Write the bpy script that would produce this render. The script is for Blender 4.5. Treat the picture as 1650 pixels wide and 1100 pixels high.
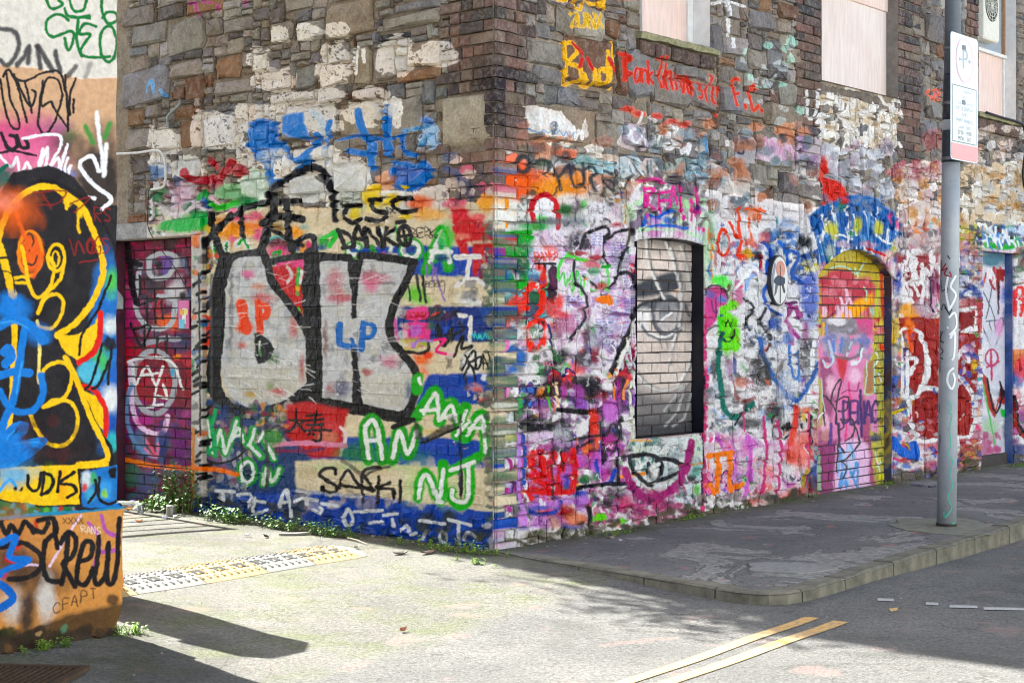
import bpy, bmesh, math, random, time
import numpy as np
from mathutils import Vector, noise as mnoise
_T0 = time.time()
sc = bpy.context.scene
for o in list(bpy.data.objects): bpy.data.objects.remove(o)
# ------------------------------------------------------------------ camera, sky, sun, exposure
F, HOR, HC = 2700.0, 525.0, 1.41          # focal length in photo pixels, horizon row, eye height
cam = bpy.data.objects.new('camera', bpy.data.cameras.new('camera')); sc.collection.objects.link(cam)
cam.data.sensor_width = 36; cam.data.lens = F/1650*36; cam.data.shift_y = -(550-HOR)/1650
cam.location = (0, 0, HC); cam.rotation_euler = (math.pi/2, 0, 0); cam.data.clip_end = 600; cam.data.clip_start = .05
cam.data.dof.use_dof = True; cam.data.dof.focus_distance = 11.6; cam.data.dof.aperture_fstop = 10
sc.camera = cam
SUN_AZ, SUN_EL = 42.0, 43.0               # degrees left of straight ahead (behind the building), height
world = bpy.data.worlds.new('World'); sc.world = world; world.use_nodes = True
nt = world.node_tree; bg = nt.nodes['Background']
sky = nt.nodes.new('ShaderNodeTexSky'); sky.sky_type = 'NISHITA'; sky.sun_disc = False
sky.sun_elevation = math.radians(SUN_EL); sky.sun_rotation = math.radians(360-SUN_AZ)
sky.air_density = .8; sky.dust_density = 2.0; sky.ozone_density = .6
nt.links.new(sky.outputs[0], bg.inputs[0]); bg.inputs[1].default_value = .085
sun = bpy.data.objects.new('sun', bpy.data.lights.new('sun', 'SUN')); sc.collection.objects.link(sun)
sun.data.energy = 5.0; sun.data.angle = math.radians(.53); sun.data.color = (1, .975, .93)
_e, _a = math.radians(SUN_EL), math.radians(SUN_AZ)
sdir = Vector((-math.sin(_a)*math.cos(_e), math.cos(_a)*math.cos(_e), math.sin(_e)))
sun.rotation_euler = (-sdir).to_track_quat('-Z', 'Y').to_euler(); sun.location = sdir*40
vs = sc.view_settings; vs.view_transform = 'Standard'; vs.look = 'None'; vs.gamma = 1; vs.use_curve_mapping = False
vs.exposure = 2.22
vs.use_white_balance = True; vs.white_balance_temperature = 6600; vs.white_balance_tint = 6
try: sc.cycles.filter_width = 1.1
except Exception: pass
sc.render.resolution_x, sc.render.resolution_y = 1024, 682
# ------------------------------------------------------------------ graffiti: spray strokes drawn by code
PW, PH = 1650, 1100
_rs = np.random.RandomState(7)
def vnoise(h, w, cell, seed):
    r = np.random.RandomState(seed)
    gh, gw = int(h/cell)+3, int(w/cell)+3
    g = r.rand(gh, gw).astype(np.float32)
    ys = np.arange(h, dtype=np.float32)/cell; xs = np.arange(w, dtype=np.float32)/cell
    yi = ys.astype(int); xi = xs.astype(int)
    fy = (ys-yi)[:, None]; fx = (xs-xi)[None, :]
    fy = fy*fy*(3-2*fy); fx = fx*fx*(3-2*fx)
    a = g[yi][:, xi]; b = g[yi][:, xi+1]; c = g[yi+1][:, xi]; d = g[yi+1][:, xi+1]
    return (a*(1-fx)+b*fx)*(1-fy)+(c*(1-fx)+d*fx)*fy
NX = (vnoise(PH, PW, 9, 1)-.5)*2.2+(vnoise(PH, PW, 3, 2)-.5)*1.6
NY = (vnoise(PH, PW, 9, 3)-.5)*2.2+(vnoise(PH, PW, 3, 4)-.5)*1.6
NF = .5*vnoise(PH, PW, 2.2, 5)+.3*vnoise(PH, PW, 5, 6)+.2*vnoise(PH, PW, 14, 8)
NB = vnoise(PH, PW, 26, 9)*.6+vnoise(PH, PW, 10, 10)*.4

CV = {}
cur = None
def canvas(name, x0, y0, x1, y1):
    global cur
    cur = {'b': (x0, y0, x1, y1), 'rgb': np.zeros((y1-y0, x1-x0, 3), np.float32), 'a': np.zeros((y1-y0, x1-x0), np.float32)}
    CV[name] = cur
FR = (0, 0, 1.0)
def frame(ox=0, oy=0, s=1.0):
    global FR
    FR = (ox, oy, s)
def P_(p): return [(FR[0]+x/FR[2], FR[1]+y/FR[2]) for x, y in p]
def s2l(c):
    c = np.array(c, np.float32)/255.
    return np.where(c <= .04045, c/12.92, ((c+.055)/1.055)**2.4)
def _bbox(x0, y0, x1, y1):
    bx0, by0, bx1, by1 = cur['b']
    x0 = max(int(x0), bx0); y0 = max(int(y0), by0); x1 = min(int(x1)+1, bx1); y1 = min(int(y1)+1, by1)
    return (x0, y0, x1, y1) if x1 > x0 and y1 > y0 else None
def _put(bb, al, col):
    x0, y0, x1, y1 = bb; bx, by = cur['b'][:2]
    s = np.s_[y0-by:y1-by, x0-bx:x1-bx]
    al = np.clip(al, 0, 1)
    A = cur['a'][s]; C = cur['rgb'][s]
    na = al+A*(1-al)
    C[...] = np.where(na[..., None] > 1e-4, (al[..., None]*col+(A*(1-al))[..., None]*C)/np.maximum(na, 1e-4)[..., None], C)
    A[...] = na
def _grid(bb, warp=1.0):
    x0, y0, x1, y1 = bb
    X, Y = np.meshgrid(np.arange(x0, x1, dtype=np.float32), np.arange(y0, y1, dtype=np.float32))
    yy = slice(max(y0, 0), y1); 
    iy = np.clip(np.arange(y0, y1), 0, PH-1); ix = np.clip(np.arange(x0, x1), 0, PW-1)
    return X+warp*NX[np.ix_(iy, ix)], Y+warp*NY[np.ix_(iy, ix)], iy, ix
def smooth(pts, n=6):
    if len(pts) < 3: return pts
    p = [pts[0]]+list(pts)+[pts[-1]]; out = []
    for i in range(1, len(p)-2):
        a, b, c, d = [np.array(q, float) for q in p[i-1:i+3]]
        for k in range(n):
            t = k/n
            out.append(tuple(.5*((2*b)+(-a+c)*t+(2*a-5*b+4*c-d)*t*t+(-a+3*b-3*c+d)*t**3)))
    out.append(pts[-1]); return out
def st(pts, w, col, soft=.7, a=1.0, dry=0.0, curve=True, raw=False, warp=.8):
    """a stroke of spray or marker: points, width, colour"""
    s = 1 if raw else FR[2]
    if not raw: pts = P_(pts)
    w = w/s/2
    if curve: pts = smooth(pts)
    xs = [p[0] for p in pts]; ys = [p[1] for p in pts]; m = w+soft*2+3
    bb = _bbox(min(xs)-m, min(ys)-m, max(xs)+m, max(ys)+m)
    if not bb: return
    X, Y, iy, ix = _grid(bb, warp)
    D = np.full(X.shape, 1e9, np.float32)
    for (ax, ay), (bx, by) in zip(pts[:-1], pts[1:]):
        dx, dy = bx-ax, by-ay; L = dx*dx+dy*dy+1e-6
        t = np.clip(((X-ax)*dx+(Y-ay)*dy)/L, 0, 1)
        np.minimum(D, (X-ax-t*dx)**2+(Y-ay-t*dy)**2, out=D)
    D = np.sqrt(D)
    al = np.clip((w+soft-D)/(2*soft), 0, 1); al = al*al*(3-2*al)*a
    if dry: al = al*np.clip((NF[np.ix_(iy, ix)]-dry+.12)/.24, 0, 1)
    _put(bb, al, s2l(col))
def ring(cx, cy, rx, ry, w, col, a0=0, a1=360, **k):
    st([(cx+rx*math.cos(math.radians(t)), cy+ry*math.sin(math.radians(t))) for t in np.linspace(a0, a1, 25)], w, col, **k)
def bl(cx, cy, rx, ry, col, a=1.0, soft=.35, rough=.35, dry=0.0):
    """a soft cloud of spray"""
    cx, cy = P_([(cx, cy)])[0]; rx /= FR[2]; ry /= FR[2]
    bb = _bbox(cx-rx*1.5-2, cy-ry*1.5-2, cx+rx*1.5+2, cy+ry*1.5+2)
    if not bb: return
    X, Y, iy, ix = _grid(bb, 1.5)
    d = np.sqrt(((X-cx)/rx)**2+((Y-cy)/ry)**2)+(NB[np.ix_(iy, ix)]-.5)*2*rough
    al = np.clip((1+soft-d)/(2*soft), 0, 1)*a
    if dry: al = al*np.clip((NF[np.ix_(iy, ix)]-dry+.12)/.24, 0, 1)
    _put(bb, al, s2l(col))
def fl(pts, col, a=1.0, soft=.8, dry=0.0, warp=1.0, raw=False):
    """a filled shape"""
    if not raw: pts = P_(pts)
    xs = [p[0] for p in pts]; ys = [p[1] for p in pts]; m = soft*2+3
    bb = _bbox(min(xs)-m, min(ys)-m, max(xs)+m, max(ys)+m)
    if not bb: return
    X, Y, iy, ix = _grid(bb, warp)
    ins = np.zeros(X.shape, bool); D = np.full(X.shape, 1e9, np.float32)
    for i in range(len(pts)):
        ax, ay = pts[i]; bx, by = pts[(i+1) % len(pts)]
        dx, dy = bx-ax, by-ay; L = dx*dx+dy*dy+1e-6
        t = np.clip(((X-ax)*dx+(Y-ay)*dy)/L, 0, 1)
        np.minimum(D, (X-ax-t*dx)**2+(Y-ay-t*dy)**2, out=D)
        if abs(dy) > 1e-9:
            c = ((ay > Y) != (by > Y)) & (X < dx*(Y-ay)/dy+ax)
            ins ^= c
    D = np.sqrt(D)*np.where(ins, -1, 1)
    al = np.clip((soft-D)/(2*soft), 0, 1)*a
    if dry: al = al*np.clip((NF[np.ix_(iy, ix)]-dry+.12)/.24, 0, 1)
    _put(bb, al, s2l(col))
GL = {'A': '0,1 .5,0 1,1|.2,.62 .8,.62', 'B': '0,0 0,1|0,0 .8,.1 .75,.4 0,.48|0,.48 1,.6 .9,.95 0,1', 'C': '1,.15 .6,0 .1,.25 0,.6 .3,1 1,.85',
      'D': '0,0 0,1|0,0 .8,.15 1,.55 .7,.9 0,1', 'E': '1,0 0,.02 0,1 1,.98|0,.48 .75,.46', 'F': '1,0 0,.02 0,1|0,.48 .75,.46', 'G': '1,.15 .5,0 0,.4 .2,.95 .9,.95 1,.55 .6,.55',
      'H': '0,0 0,1|1,0 1,1|0,.5 1,.48', 'I': '.5,0 .5,1', 'J': '.2,0 1,0|.7,0 .7,.8 .35,1 0,.8', 'K': '0,0 0,1|1,0 0,.55 1,1', 'L': '0,0 0,1 1,.95',
      'M': '0,1 .1,0 .5,.6 .9,0 1,1', 'N': '0,1 .05,0 .9,1 1,0', 'O': '.5,0 .05,.25 .05,.75 .5,1 .95,.75 .95,.25 .5,0', 'P': '0,1 0,0 .9,.1 .9,.45 0,.52',
      'R': '0,1 0,0 .9,.1 .85,.4 0,.5 1,1', 'S': '1,.12 .5,0 .1,.2 .4,.45 .9,.65 .8,.95 .1,.92', 'T': '0,0 1,.02|.5,0 .5,1', 'U': '0,0 .05,.8 .5,1 .95,.8 1,0', 'V': '0,0 .5,1 1,0',
      'W': '0,0 .25,1 .5,.4 .75,1 1,0', 'X': '0,0 1,1|1,0 0,1', 'Y': '0,0 .5,.5 1,0|.5,.5 .4,1', 'Z': '0,0 1,0 0,1 1,1', '2': '.05,.2 .5,0 .95,.25 0,1 1,.97',
      'a': '.9,.45 .3,.4 0,.7 .3,1 .85,.85|.9,.4 .95,1', 'i': '.5,.4 .5,1', 'k': '0,0 0,1|.9,.4 0,.7 .9,1', 'n': '0,.4 0,1|0,.55 .5,.4 .9,.55 .95,1', 'o': '.5,.4 .05,.6 .1,.9 .5,1 .95,.85 .9,.55 .5,.4',
      'r': '0,.4 .05,1|.05,.6 .5,.4 .9,.5', 's': '.9,.45 .2,.45 .2,.65 .9,.75 .8,.98 .1,.95', 't': '.5,.05 .5,.9 .9,1|.1,.4 .9,.4', 'u': '0,.4 .05,.9 .5,1 .9,.85|.95,.4 .95,1', 'v': '0,.4 .5,1 1,.4',
      'e': '.05,.7 .95,.65 .6,.4 .1,.55 .1,.9 .9,.95', 'y': '0,.4 .45,.95|1,.4 .2,1.35', 'd': '.9,0 .92,1|.9,.5 .3,.4 0,.7 .3,1 .9,.85', '.': '.3,.95 .4,1', '-': '.1,.55 .9,.55'}
def tx(s, x, y, cw, h, w, col, dx=0.0, dy=0.0, gap=1.3, jit=.06, **k):
    """hand lettering: string, top-left, letter width and height, stroke width; dx shear, dy climb per letter"""
    r = random.Random(s+str(x))
    for i, ch in enumerate(s):
        if ch != ' ':
            for pl in GL[ch].split('|'):
                pts = []
                for q in pl.split():
                    u, v = map(float, q.split(','))
                    u += r.uniform(-jit, jit); v += r.uniform(-jit, jit)
                    pts.append((x+cw*(i*gap+u)+dx*(1-v)*h, y+i*dy+v*h))
                st(pts, w, col, **k)
def zz(x0, y0, x1, y1, n, amp, w, col, seed=0, **k):
    r = random.Random(seed); pts = []
    for i in range(n+1):
        t = i/n
        pts.append((x0+(x1-x0)*t+r.uniform(-.3, .3)*amp, y0+(y1-y0)*t+(amp if i % 2 else -amp)*r.uniform(.5, 1.1)))
    st(pts, w, col, **k)
def scatter(x0, y0, x1, y1, n, cols, rmin, rmax, seed, a=.85, asp=1.0, dry=0.0):
    r = random.Random(seed)
    for _ in range(int(n*1.8)):
        bl(r.uniform(x0, x1), r.uniform(y0, y1), r.uniform(rmin, rmax)*asp*.7, r.uniform(rmin, rmax)*.7, r.choice(cols), a*r.uniform(.6, 1), soft=r.uniform(.06, .3), rough=.75, dry=dry)
def dashes(x0, y0, x1, y1, n, cols, lmin, lmax, w, seed, ang=90, **k):
    r = random.Random(seed)
    for _ in range(n):
        x, y = r.uniform(x0, x1), r.uniform(y0, y1); L = r.uniform(lmin, lmax); t = math.radians(ang+r.uniform(-25, 25))
        st([(x, y), (x+L*math.cos(t)*.5+r.uniform(-2, 2), y+L*math.sin(t)*.5), (x+L*math.cos(t), y+L*math.sin(t))], w*r.uniform(.6, 1.3), r.choice(cols), **k)
def writing(x0, y0, x1, rows, lh, col, seed, w=1.0, a=.8):
    """rows of small unreadable marker scribble"""
    r = random.Random(seed)
    for j in range(rows):
        x = x0+r.uniform(0, 4); y = y0+j*lh
        while x < x1:
            L = r.uniform(.8, 2.2)*lh; n = int(L/lh*4)+2
            pts = [(x+L*i/n, y+(r.uniform(.15, .85))*lh*.7*(1 if i % 2 else .3)) for i in range(n)]
            st(pts, w, col, soft=.5, a=a); x += L+lh*.5
BLK = (24, 22, 27); WHT = (240, 238, 236); SIL = (206, 207, 209)

# ------------------------------------------------------------------ the rendered wall on the left
def paint_P():
    canvas('P', 0, 0, 230, 1100)
    frame()
    fl([(-5, -5), (240, -5), (240, 122), (130, 128), (60, 110), (-5, 106)], (226, 220, 210), soft=2)
    fl([(-5, 106), (60, 110), (130, 128), (240, 122), (240, 330), (-5, 330)], (212, 176, 144), soft=1.5)
    fl([(-5, 330), (240, 330), (240, 830), (-5, 845)], (44, 41, 44))
    frame(0, 0, 2.75)
    G = (38, 128, 66)
    for p in ([(205, 0), (230, 40), (275, 20), (260, 0)], [(285, 40), (300, 70), (350, 80), (400, 70)], [(310, 0), (330, 50), (370, 45), (385, 0)],
              [(450, 0), (455, 60), (480, 105), (520, 90), (515, 60), (480, 55), (455, 80)],
              [(305, 90), (260, 65), (215, 85), (205, 135), (235, 165), (280, 150), (320, 140), (325, 180), (300, 225), (285, 170)],
              [(320, 75), (400, 80)], [(350, 80), (340, 170), (360, 250)], [(425, 120), (380, 105), (350, 150), (400, 155), (370, 200), (360, 245), (420, 255), (490, 250)]): st(p, 14, G)
    ring(481, 195, 37, 80, 14, G)
    bl(50, 640, 210, 120, (214, 104, 142), soft=.5); bl(230, 600, 80, 60, (196, 96, 140), .8, soft=.6); bl(60, 720, 200, 90, (226, 130, 165), .8, soft=.5)
    bl(440, 800, 110, 220, (42, 39, 43), .95, soft=.4); bl(300, 640, 60, 70, (60, 55, 58), .8, soft=.6)
    bl(250, 560, 60, 30, (170, 110, 150), .6, soft=.6); bl(310, 600, 30, 30, (70, 120, 60), .6, soft=.7)
    bl(150, 780, 60, 30, (120, 150, 100), .6, soft=.5); bl(270, 770, 60, 25, (130, 140, 190), .8, soft=.4)
    K2 = (50, 47, 52)
    for p in ([(0, 130), (60, 140), (85, 190), (70, 250), (30, 290), (0, 270)], [(75, 290), (110, 250), (130, 205), (125, 280)], [(165, 210), (180, 300)], [(170, 205), (235, 315)], [(245, 230), (265, 320)]): st(p, 22, K2, soft=2.2, a=.9)
    st([(300, 340), (335, 295)], 20, K2, soft=2, a=.8); st([(400, 285), (380, 340)], 22, K2, soft=3, a=.5)
    K = (34, 30, 32)
    for p in ([(0, 350), (20, 470), (50, 560), (85, 570), (80, 520), (45, 440), (30, 330), (15, 340), (35, 310), (60, 340), (110, 360), (200, 320), (270, 330), (300, 470), (300, 580)],
              [(60, 330), (90, 430), (120, 540)], [(110, 360), (140, 500)], [(75, 360), (130, 470), (160, 420), (140, 400)],
              [(190, 360), (170, 540), (200, 595), (240, 540), (275, 430), (260, 360), (215, 345), (190, 400), (185, 470), (225, 450), (240, 480), (300, 570)],
              [(290, 335), (300, 500)], [(335, 350), (310, 420), (310, 510)], [(325, 440), (325, 500)]): st(p, 11, K)
    for p in ([(5, 590), (40, 660), (75, 650), (70, 610), (45, 600)], [(75, 600), (90, 650), (125, 650), (112, 615)]): st(p, 18, K)
    st([(0, 680), (60, 670), (160, 690)], 11, K)
    W = (244, 242, 244)
    for p in ([(0, 690), (50, 740), (75, 700), (90, 780), (120, 720), (150, 800)], [(100, 615), (180, 600), (260, 600), (272, 640), (240, 700), (200, 780), (260, 700), (250, 820), (215, 800)],
              [(190, 660), (165, 770), (210, 655), (200, 760)], [(300, 640), (255, 790)], [(300, 700), (275, 800)], [(312, 735), (290, 800)]): st(p, 13, W)
    for p in ([(380, 560), (412, 632)], [(490, 550), (465, 610)]): st(p, 24, (92, 150, 84), soft=2.5)
    st([(430, 500), (440, 600), (455, 700), (460, 780), (472, 640)], 18, W, soft=1.5)
    st([(440, 760), (410, 695), (372, 705), (355, 742), (420, 820), (485, 870), (490, 895), (450, 925)], 19, W); st([(340, 890), (370, 868), (418, 880)], 15, W)
    bl(0, 800, 100, 60, (20, 96, 84), .9, soft=.4); st([(0, 835), (45, 800), (100, 812)], 22, (22, 104, 88)); st([(0, 760), (30, 735)], 22, (22, 104, 88))
    st([(20, 850), (60, 880)], 40, (240, 150, 170), soft=3)
    # the big black head
    Y = (247, 204, 74); OR = (232, 112, 40)
    frame(0, 350, 2.75)
    fl([(0, -110), (60, -200), (220, -230), (330, -180), (420, -60), (480, 60), (480, 260), (430, 380), (350, 480), (250, 530), (300, 620), (340, 720), (400, 880), (480, 1060), (480, 1110), (-10, 1110), (-10, -110)], (40, 38, 42))
    bl(470, 560, 70, 420, (52, 120, 186), 1, soft=.2, rough=.2); bl(480, 320, 40, 90, (52, 120, 190), 1); bl(495, 290, 30, 60, (110, 200, 90), .9); bl(495, 480, 40, 40, (226, 232, 226), .9); bl(490, 560, 30, 34, (36, 34, 40), .95, soft=.15)
    bl(500, 700, 40, 60, (50, 110, 190)); bl(490, 800, 36, 60, (232, 232, 230), .95, soft=.4); bl(500, 940, 40, 60, (40, 90, 170)); bl(450, 640, 40, 60, (96, 190, 110), .9); bl(400, 690, 55, 50, (106, 186, 208), 1, soft=.2); bl(500, 1000, 30, 40, (80, 190, 190), .9)
    fl([(245, 520), (330, 520), (370, 505), (420, 470), (440, 430), (452, 520), (432, 590), (350, 640), (290, 600)], Y)
    st([(446, 425), (442, 530), (412, 600), (350, 642)], 26, (214, 50, 44)); fl([(365, 770), (430, 790), (460, 860), (462, 950), (400, 880)], Y); st([(345, 745), (415, 765), (465, 840), (470, 930), (462, 980)], 24, (214, 50, 44))
    for p in ([(490, 260), (440, 400), (365, 520), (350, 610)], [(330, 700), (390, 830), (440, 940), (490, 1020), (495, 1090)], [(480, 640), (440, 740), (410, 760)], [(455, 560), (410, 720), (380, 760)], [(500, 560), (480, 700), (480, 740)]): st(p, 13, BLK)
    st([(-10, 120), (15, 20), (60, -60), (130, -120), (220, -135), (300, -95), (370, -35), (410, 55), (450, 170), (455, 250), (420, 360), (360, 440), (320, 480), (250, 522)], 27, Y)
    st([(130, -150), (220, -160), (330, -110), (420, -20), (500, 105), (515, 190)], 12, BLK)
    st([(290, -85), (295, -40)], 14, Y); st([(350, -20), (346, 40), (352, 70)], 12, Y); bl(300, -70, 16, 20, Y); bl(355, -25, 16, 20, Y)
    for p in ([(150, -110), (290, -115), (250, -60), (160, -50), (190, 0)], [(190, -100), (230, -40)], [(310, -60), (400, -90), (330, -20)], [(310, 100), (330, 170), (345, 105), (372, 160)]): st(p, 7, (150, 44, 42), a=.85)
    ring(405, 130, 18, 32, 7, (150, 44, 42)); tx('OGS', 385, 90, 26, 70, 6, (150, 44, 42)); st([(350, 200), (430, 190)], 6, (150, 44, 42)); tx('RS', 420, -40, 30, 60, 6, (140, 44, 44))
    st([(-5, 120), (20, 200), (55, 340)], 34, Y); st([(65, 340), (62, 600), (50, 850), (25, 980)], 26, Y); st([(60, 270), (110, 265), (125, 290), (70, 290)], 14, Y)
    bl(138, 160, 52, 90, OR, 1, soft=.25, rough=.1); ring(135, 160, 52, 98, 15, (238, 150, 60)); st([(110, 100), (130, 70), (150, 110), (130, 150)], 9, (60, 44, 40)); st([(110, 200), (150, 210), (165, 170)], 8, (60, 44, 40))
    st([(95, 130), (112, 200), (130, 300), (155, 350), (185, 350), (225, 300), (240, 220), (225, 180)], 16, Y)
    ring(250, 180, 36, 58, 15, Y); ring(248, 185, 14, 34, 8, Y); st([(285, 190), (268, 270), (200, 350), (170, 420)], 15, Y)
    st([(170, 425), (200, 360), (250, 340), (280, 370), (270, 430), (230, 490), (170, 485)], 16, Y)
    st([(165, 460), (175, 560), (170, 700), (172, 730)], 15, (240, 220, 140))
    st([(170, 710), (210, 660), (270, 640), (315, 680), (310, 750), (270, 810), (190, 840)], 17, Y); st([(190, 840), (240, 810), (310, 820), (345, 880), (330, 960), (280, 1010), (210, 1000), (160, 940), (135, 880)], 17, Y)
    st([(290, 620), (340, 720), (400, 880), (450, 980), (480, 1060), (440, 1088), (350, 1092)], 24, Y)
    st([(60, -50), (100, 60), (145, 150), (190, 170), (150, 260)], 18, OR, soft=2, a=.9); bl(50, -30, 110, 80, OR, .85, soft=.6); bl(20, -60, 60, 40, (240, 150, 130), .7, soft=.6)
    st([(0, 180), (30, 180)], 10, BLK); st([(0, 240), (50, 250), (65, 330)], 6, BLK)
    B = (44, 132, 208); B2 = (92, 172, 228)
    bl(50, 400, 80, 60, B, 1, soft=.35); bl(170, 520, 50, 40, B, .8, soft=.5)
    st([(0, 480), (60, 450), (130, 480), (190, 545)], 44, B, soft=2); st([(20, 600), (40, 580), (50, 620), (25, 650)], 40, B); st([(0, 700), (60, 685), (130, 690)], 36, B); st([(110, 490), (90, 620), (62, 800), (20, 900), (0, 1000)], 34, B)
    st([(180, 700), (190, 780), (150, 850), (80, 862), (30, 830), (0, 770)], 30, B, soft=1.5); st([(0, 1015), (60, 930), (110, 930), (60, 1010), (192, 990), (60, 1090), (0, 1100)], 34, B); bl(40, 1010, 60, 60, B, .8)
    for p in ([(0, 470), (60, 462), (120, 490)], [(95, 640), (75, 780)], [(10, 1005), (62, 945)], [(60, 1005), (170, 992)]): st(p, 7, B2, a=.8)
    scatter(20, 900, 400, 1060, 10, [(90, 36, 34), (56, 40, 42)], 20, 50, 3, a=.5)
    frame(0, 700, 2.75)
    fl([(0, 150), (150, 140), (480, 125), (480, 140), (350, 160), (360, 310), (200, 318), (60, 300), (-5, 285)], (250, 208, 62))
    bl(60, 180, 90, 50, (96, 176, 222), .85, soft=.5); bl(20, 90, 90, 60, B, .95); st([(0, 250), (40, 200), (70, 230)], 16, B2)
    bl(280, 225, 20, 60, (240, 130, 60), .5, soft=.8); bl(220, 200, 18, 50, (150, 190, 60), .4, soft=.8)
    st([(350, 155), (360, 312), (200, 319), (60, 302), (0, 290)], 10, BLK, curve=False); st([(350, 155), (480, 145), (500, 100)], 12, BLK)
    fl([(365, 165), (530, 130), (530, 330), (365, 320)], (52, 124, 190)); bl(385, 200, 20, 40, (220, 226, 226), .9); bl(380, 235, 12, 16, (210, 60, 50), .9); bl(400, 270, 20, 30, (90, 170, 200)); bl(470, 240, 30, 40, (80, 160, 220)); bl(465, 260, 14, 20, (160, 210, 80), .9); bl(415, 190, 14, 30, (90, 180, 120), .9)
    bl(500, 170, 22, 32, BLK, 1, soft=.15); st([(440, 190), (438, 280), (480, 308), (525, 290)], 13, BLK); st([(420, 200), (425, 250), (395, 300)], 13, BLK)
    fl([(-5, 292), (200, 322), (330, 318), (330, 345), (-5, 375)], (56, 120, 70)); scatter(0, 310, 330, 350, 14, [(120, 190, 80), (30, 60, 50), (190, 60, 60), (90, 170, 200)], 10, 24, 5)
    st([(-5, 372), (200, 350), (400, 338), (560, 320)], 14, (70, 150, 180))
    for q in ([(125, 180), (126, 225), (150, 247), (172, 235), (182, 168)], [(196, 165), (186, 268)], [(192, 168), (226, 182), (236, 215), (212, 255), (184, 266)], [(268, 162), (256, 252)], [(332, 166), (266, 214), (322, 224), (336, 252), (300, 278)]): st(q, 15, BLK)
    bl(66, 236, 7, 11, BLK); bl(97, 240, 7, 11, BLK)
    # plinth
    fl([(-5, 378), (300, 350), (560, 325), (560, 1010), (-5, 1010)], (212, 156, 98))
    bl(60, 500, 120, 160, (190, 128, 84), .6, soft=.6)
    bl(60, 560, 90, 70, (50, 46, 50), .8, soft=.6); bl(170, 640, 140, 60, (52, 46, 46), .75, soft=.6)
    bl(60, 760, 46, 70, (206, 202, 198), .95, soft=.5); bl(205, 740, 36, 100, (214, 208, 202), .95, soft=.5); bl(120, 800, 34, 110, (56, 50, 50), .9, soft=.5)
    V = (176, 92, 176)
    for p in ([(450, 360), (470, 425), (530, 450)], [(395, 390), (440, 470), (415, 590)], [(440, 520), (515, 510)]): st(p, 18, V, a=.9)
    st([(362, 355), (310, 430), (218, 580)], 12, (236, 208, 226)); st([(90, 575), (180, 578)], 11, (226, 200, 220))
    bl(50, 550, 26, 18, (214, 52, 60)); bl(72, 480, 22, 26, (214, 52, 60), .8); bl(10, 620, 24, 20, (190, 60, 120), .8); bl(160, 400, 14, 30, (205, 60, 50), .8)
    for p in ([(5, 390), (30, 440), (50, 400), (80, 440), (112, 385), (150, 430)], [(170, 380), (235, 372), (250, 430), (205, 470), (190, 560), (195, 620)], [(150, 420), (190, 430), (215, 390)], [(240, 372), (252, 500)],
              [(0, 500), (100, 480), (180, 540), (150, 620), (40, 640)], [(200, 470), (190, 560), (210, 640), (262, 650)], [(300, 440), (290, 560), (272, 660)], [(270, 480), (300, 432), (335, 460), (320, 540), (278, 570), (335, 672)],
              [(350, 560), (400, 540), (408, 480), (375, 478), (350, 540), (340, 640), (380, 662), (412, 590)], [(437, 450), (430, 560), (420, 640), (442, 660), (472, 600), (480, 480)], [(480, 480), (475, 640), (500, 652), (520, 560), (530, 370)]): st(p, 23, (34, 31, 33), soft=1.1)
    st([(0, 480), (70, 452), (40, 540), (125, 555), (20, 600), (0, 620)], 28, (40, 122, 204)); st([(0, 660), (60, 720), (0, 770)], 36, (28, 112, 196))
    tx('xxxx'.upper(), 282, 368, 18, 26, 4, (70, 50, 40), gap=1.3, a=.8); tx('RANS', 362, 402, 17, 30, 4, (240, 226, 206), gap=1.3, dy=3, a=.9)
    tx('CFAPT', 240, 740, 26, 50, 6, (70, 52, 40), gap=1.55, dy=-16, a=.8); bl(500, 735, 22, 24, (60, 46, 40), .8)
    scatter(0, 880, 560, 960, 40, [(74, 62, 52), (60, 52, 44), (92, 78, 62), (70, 76, 46)], 30, 60, 9, a=.9)
    fl([(-5, 900), (150, 860), (300, 800), (560, 740), (560, 1010), (-5, 1010)], (66, 56, 48), a=.82, soft=4)
    bl(300, 860, 16, 20, (110, 160, 130), .8); bl(180, 885, 14, 10, (200, 170, 130), .7)

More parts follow.
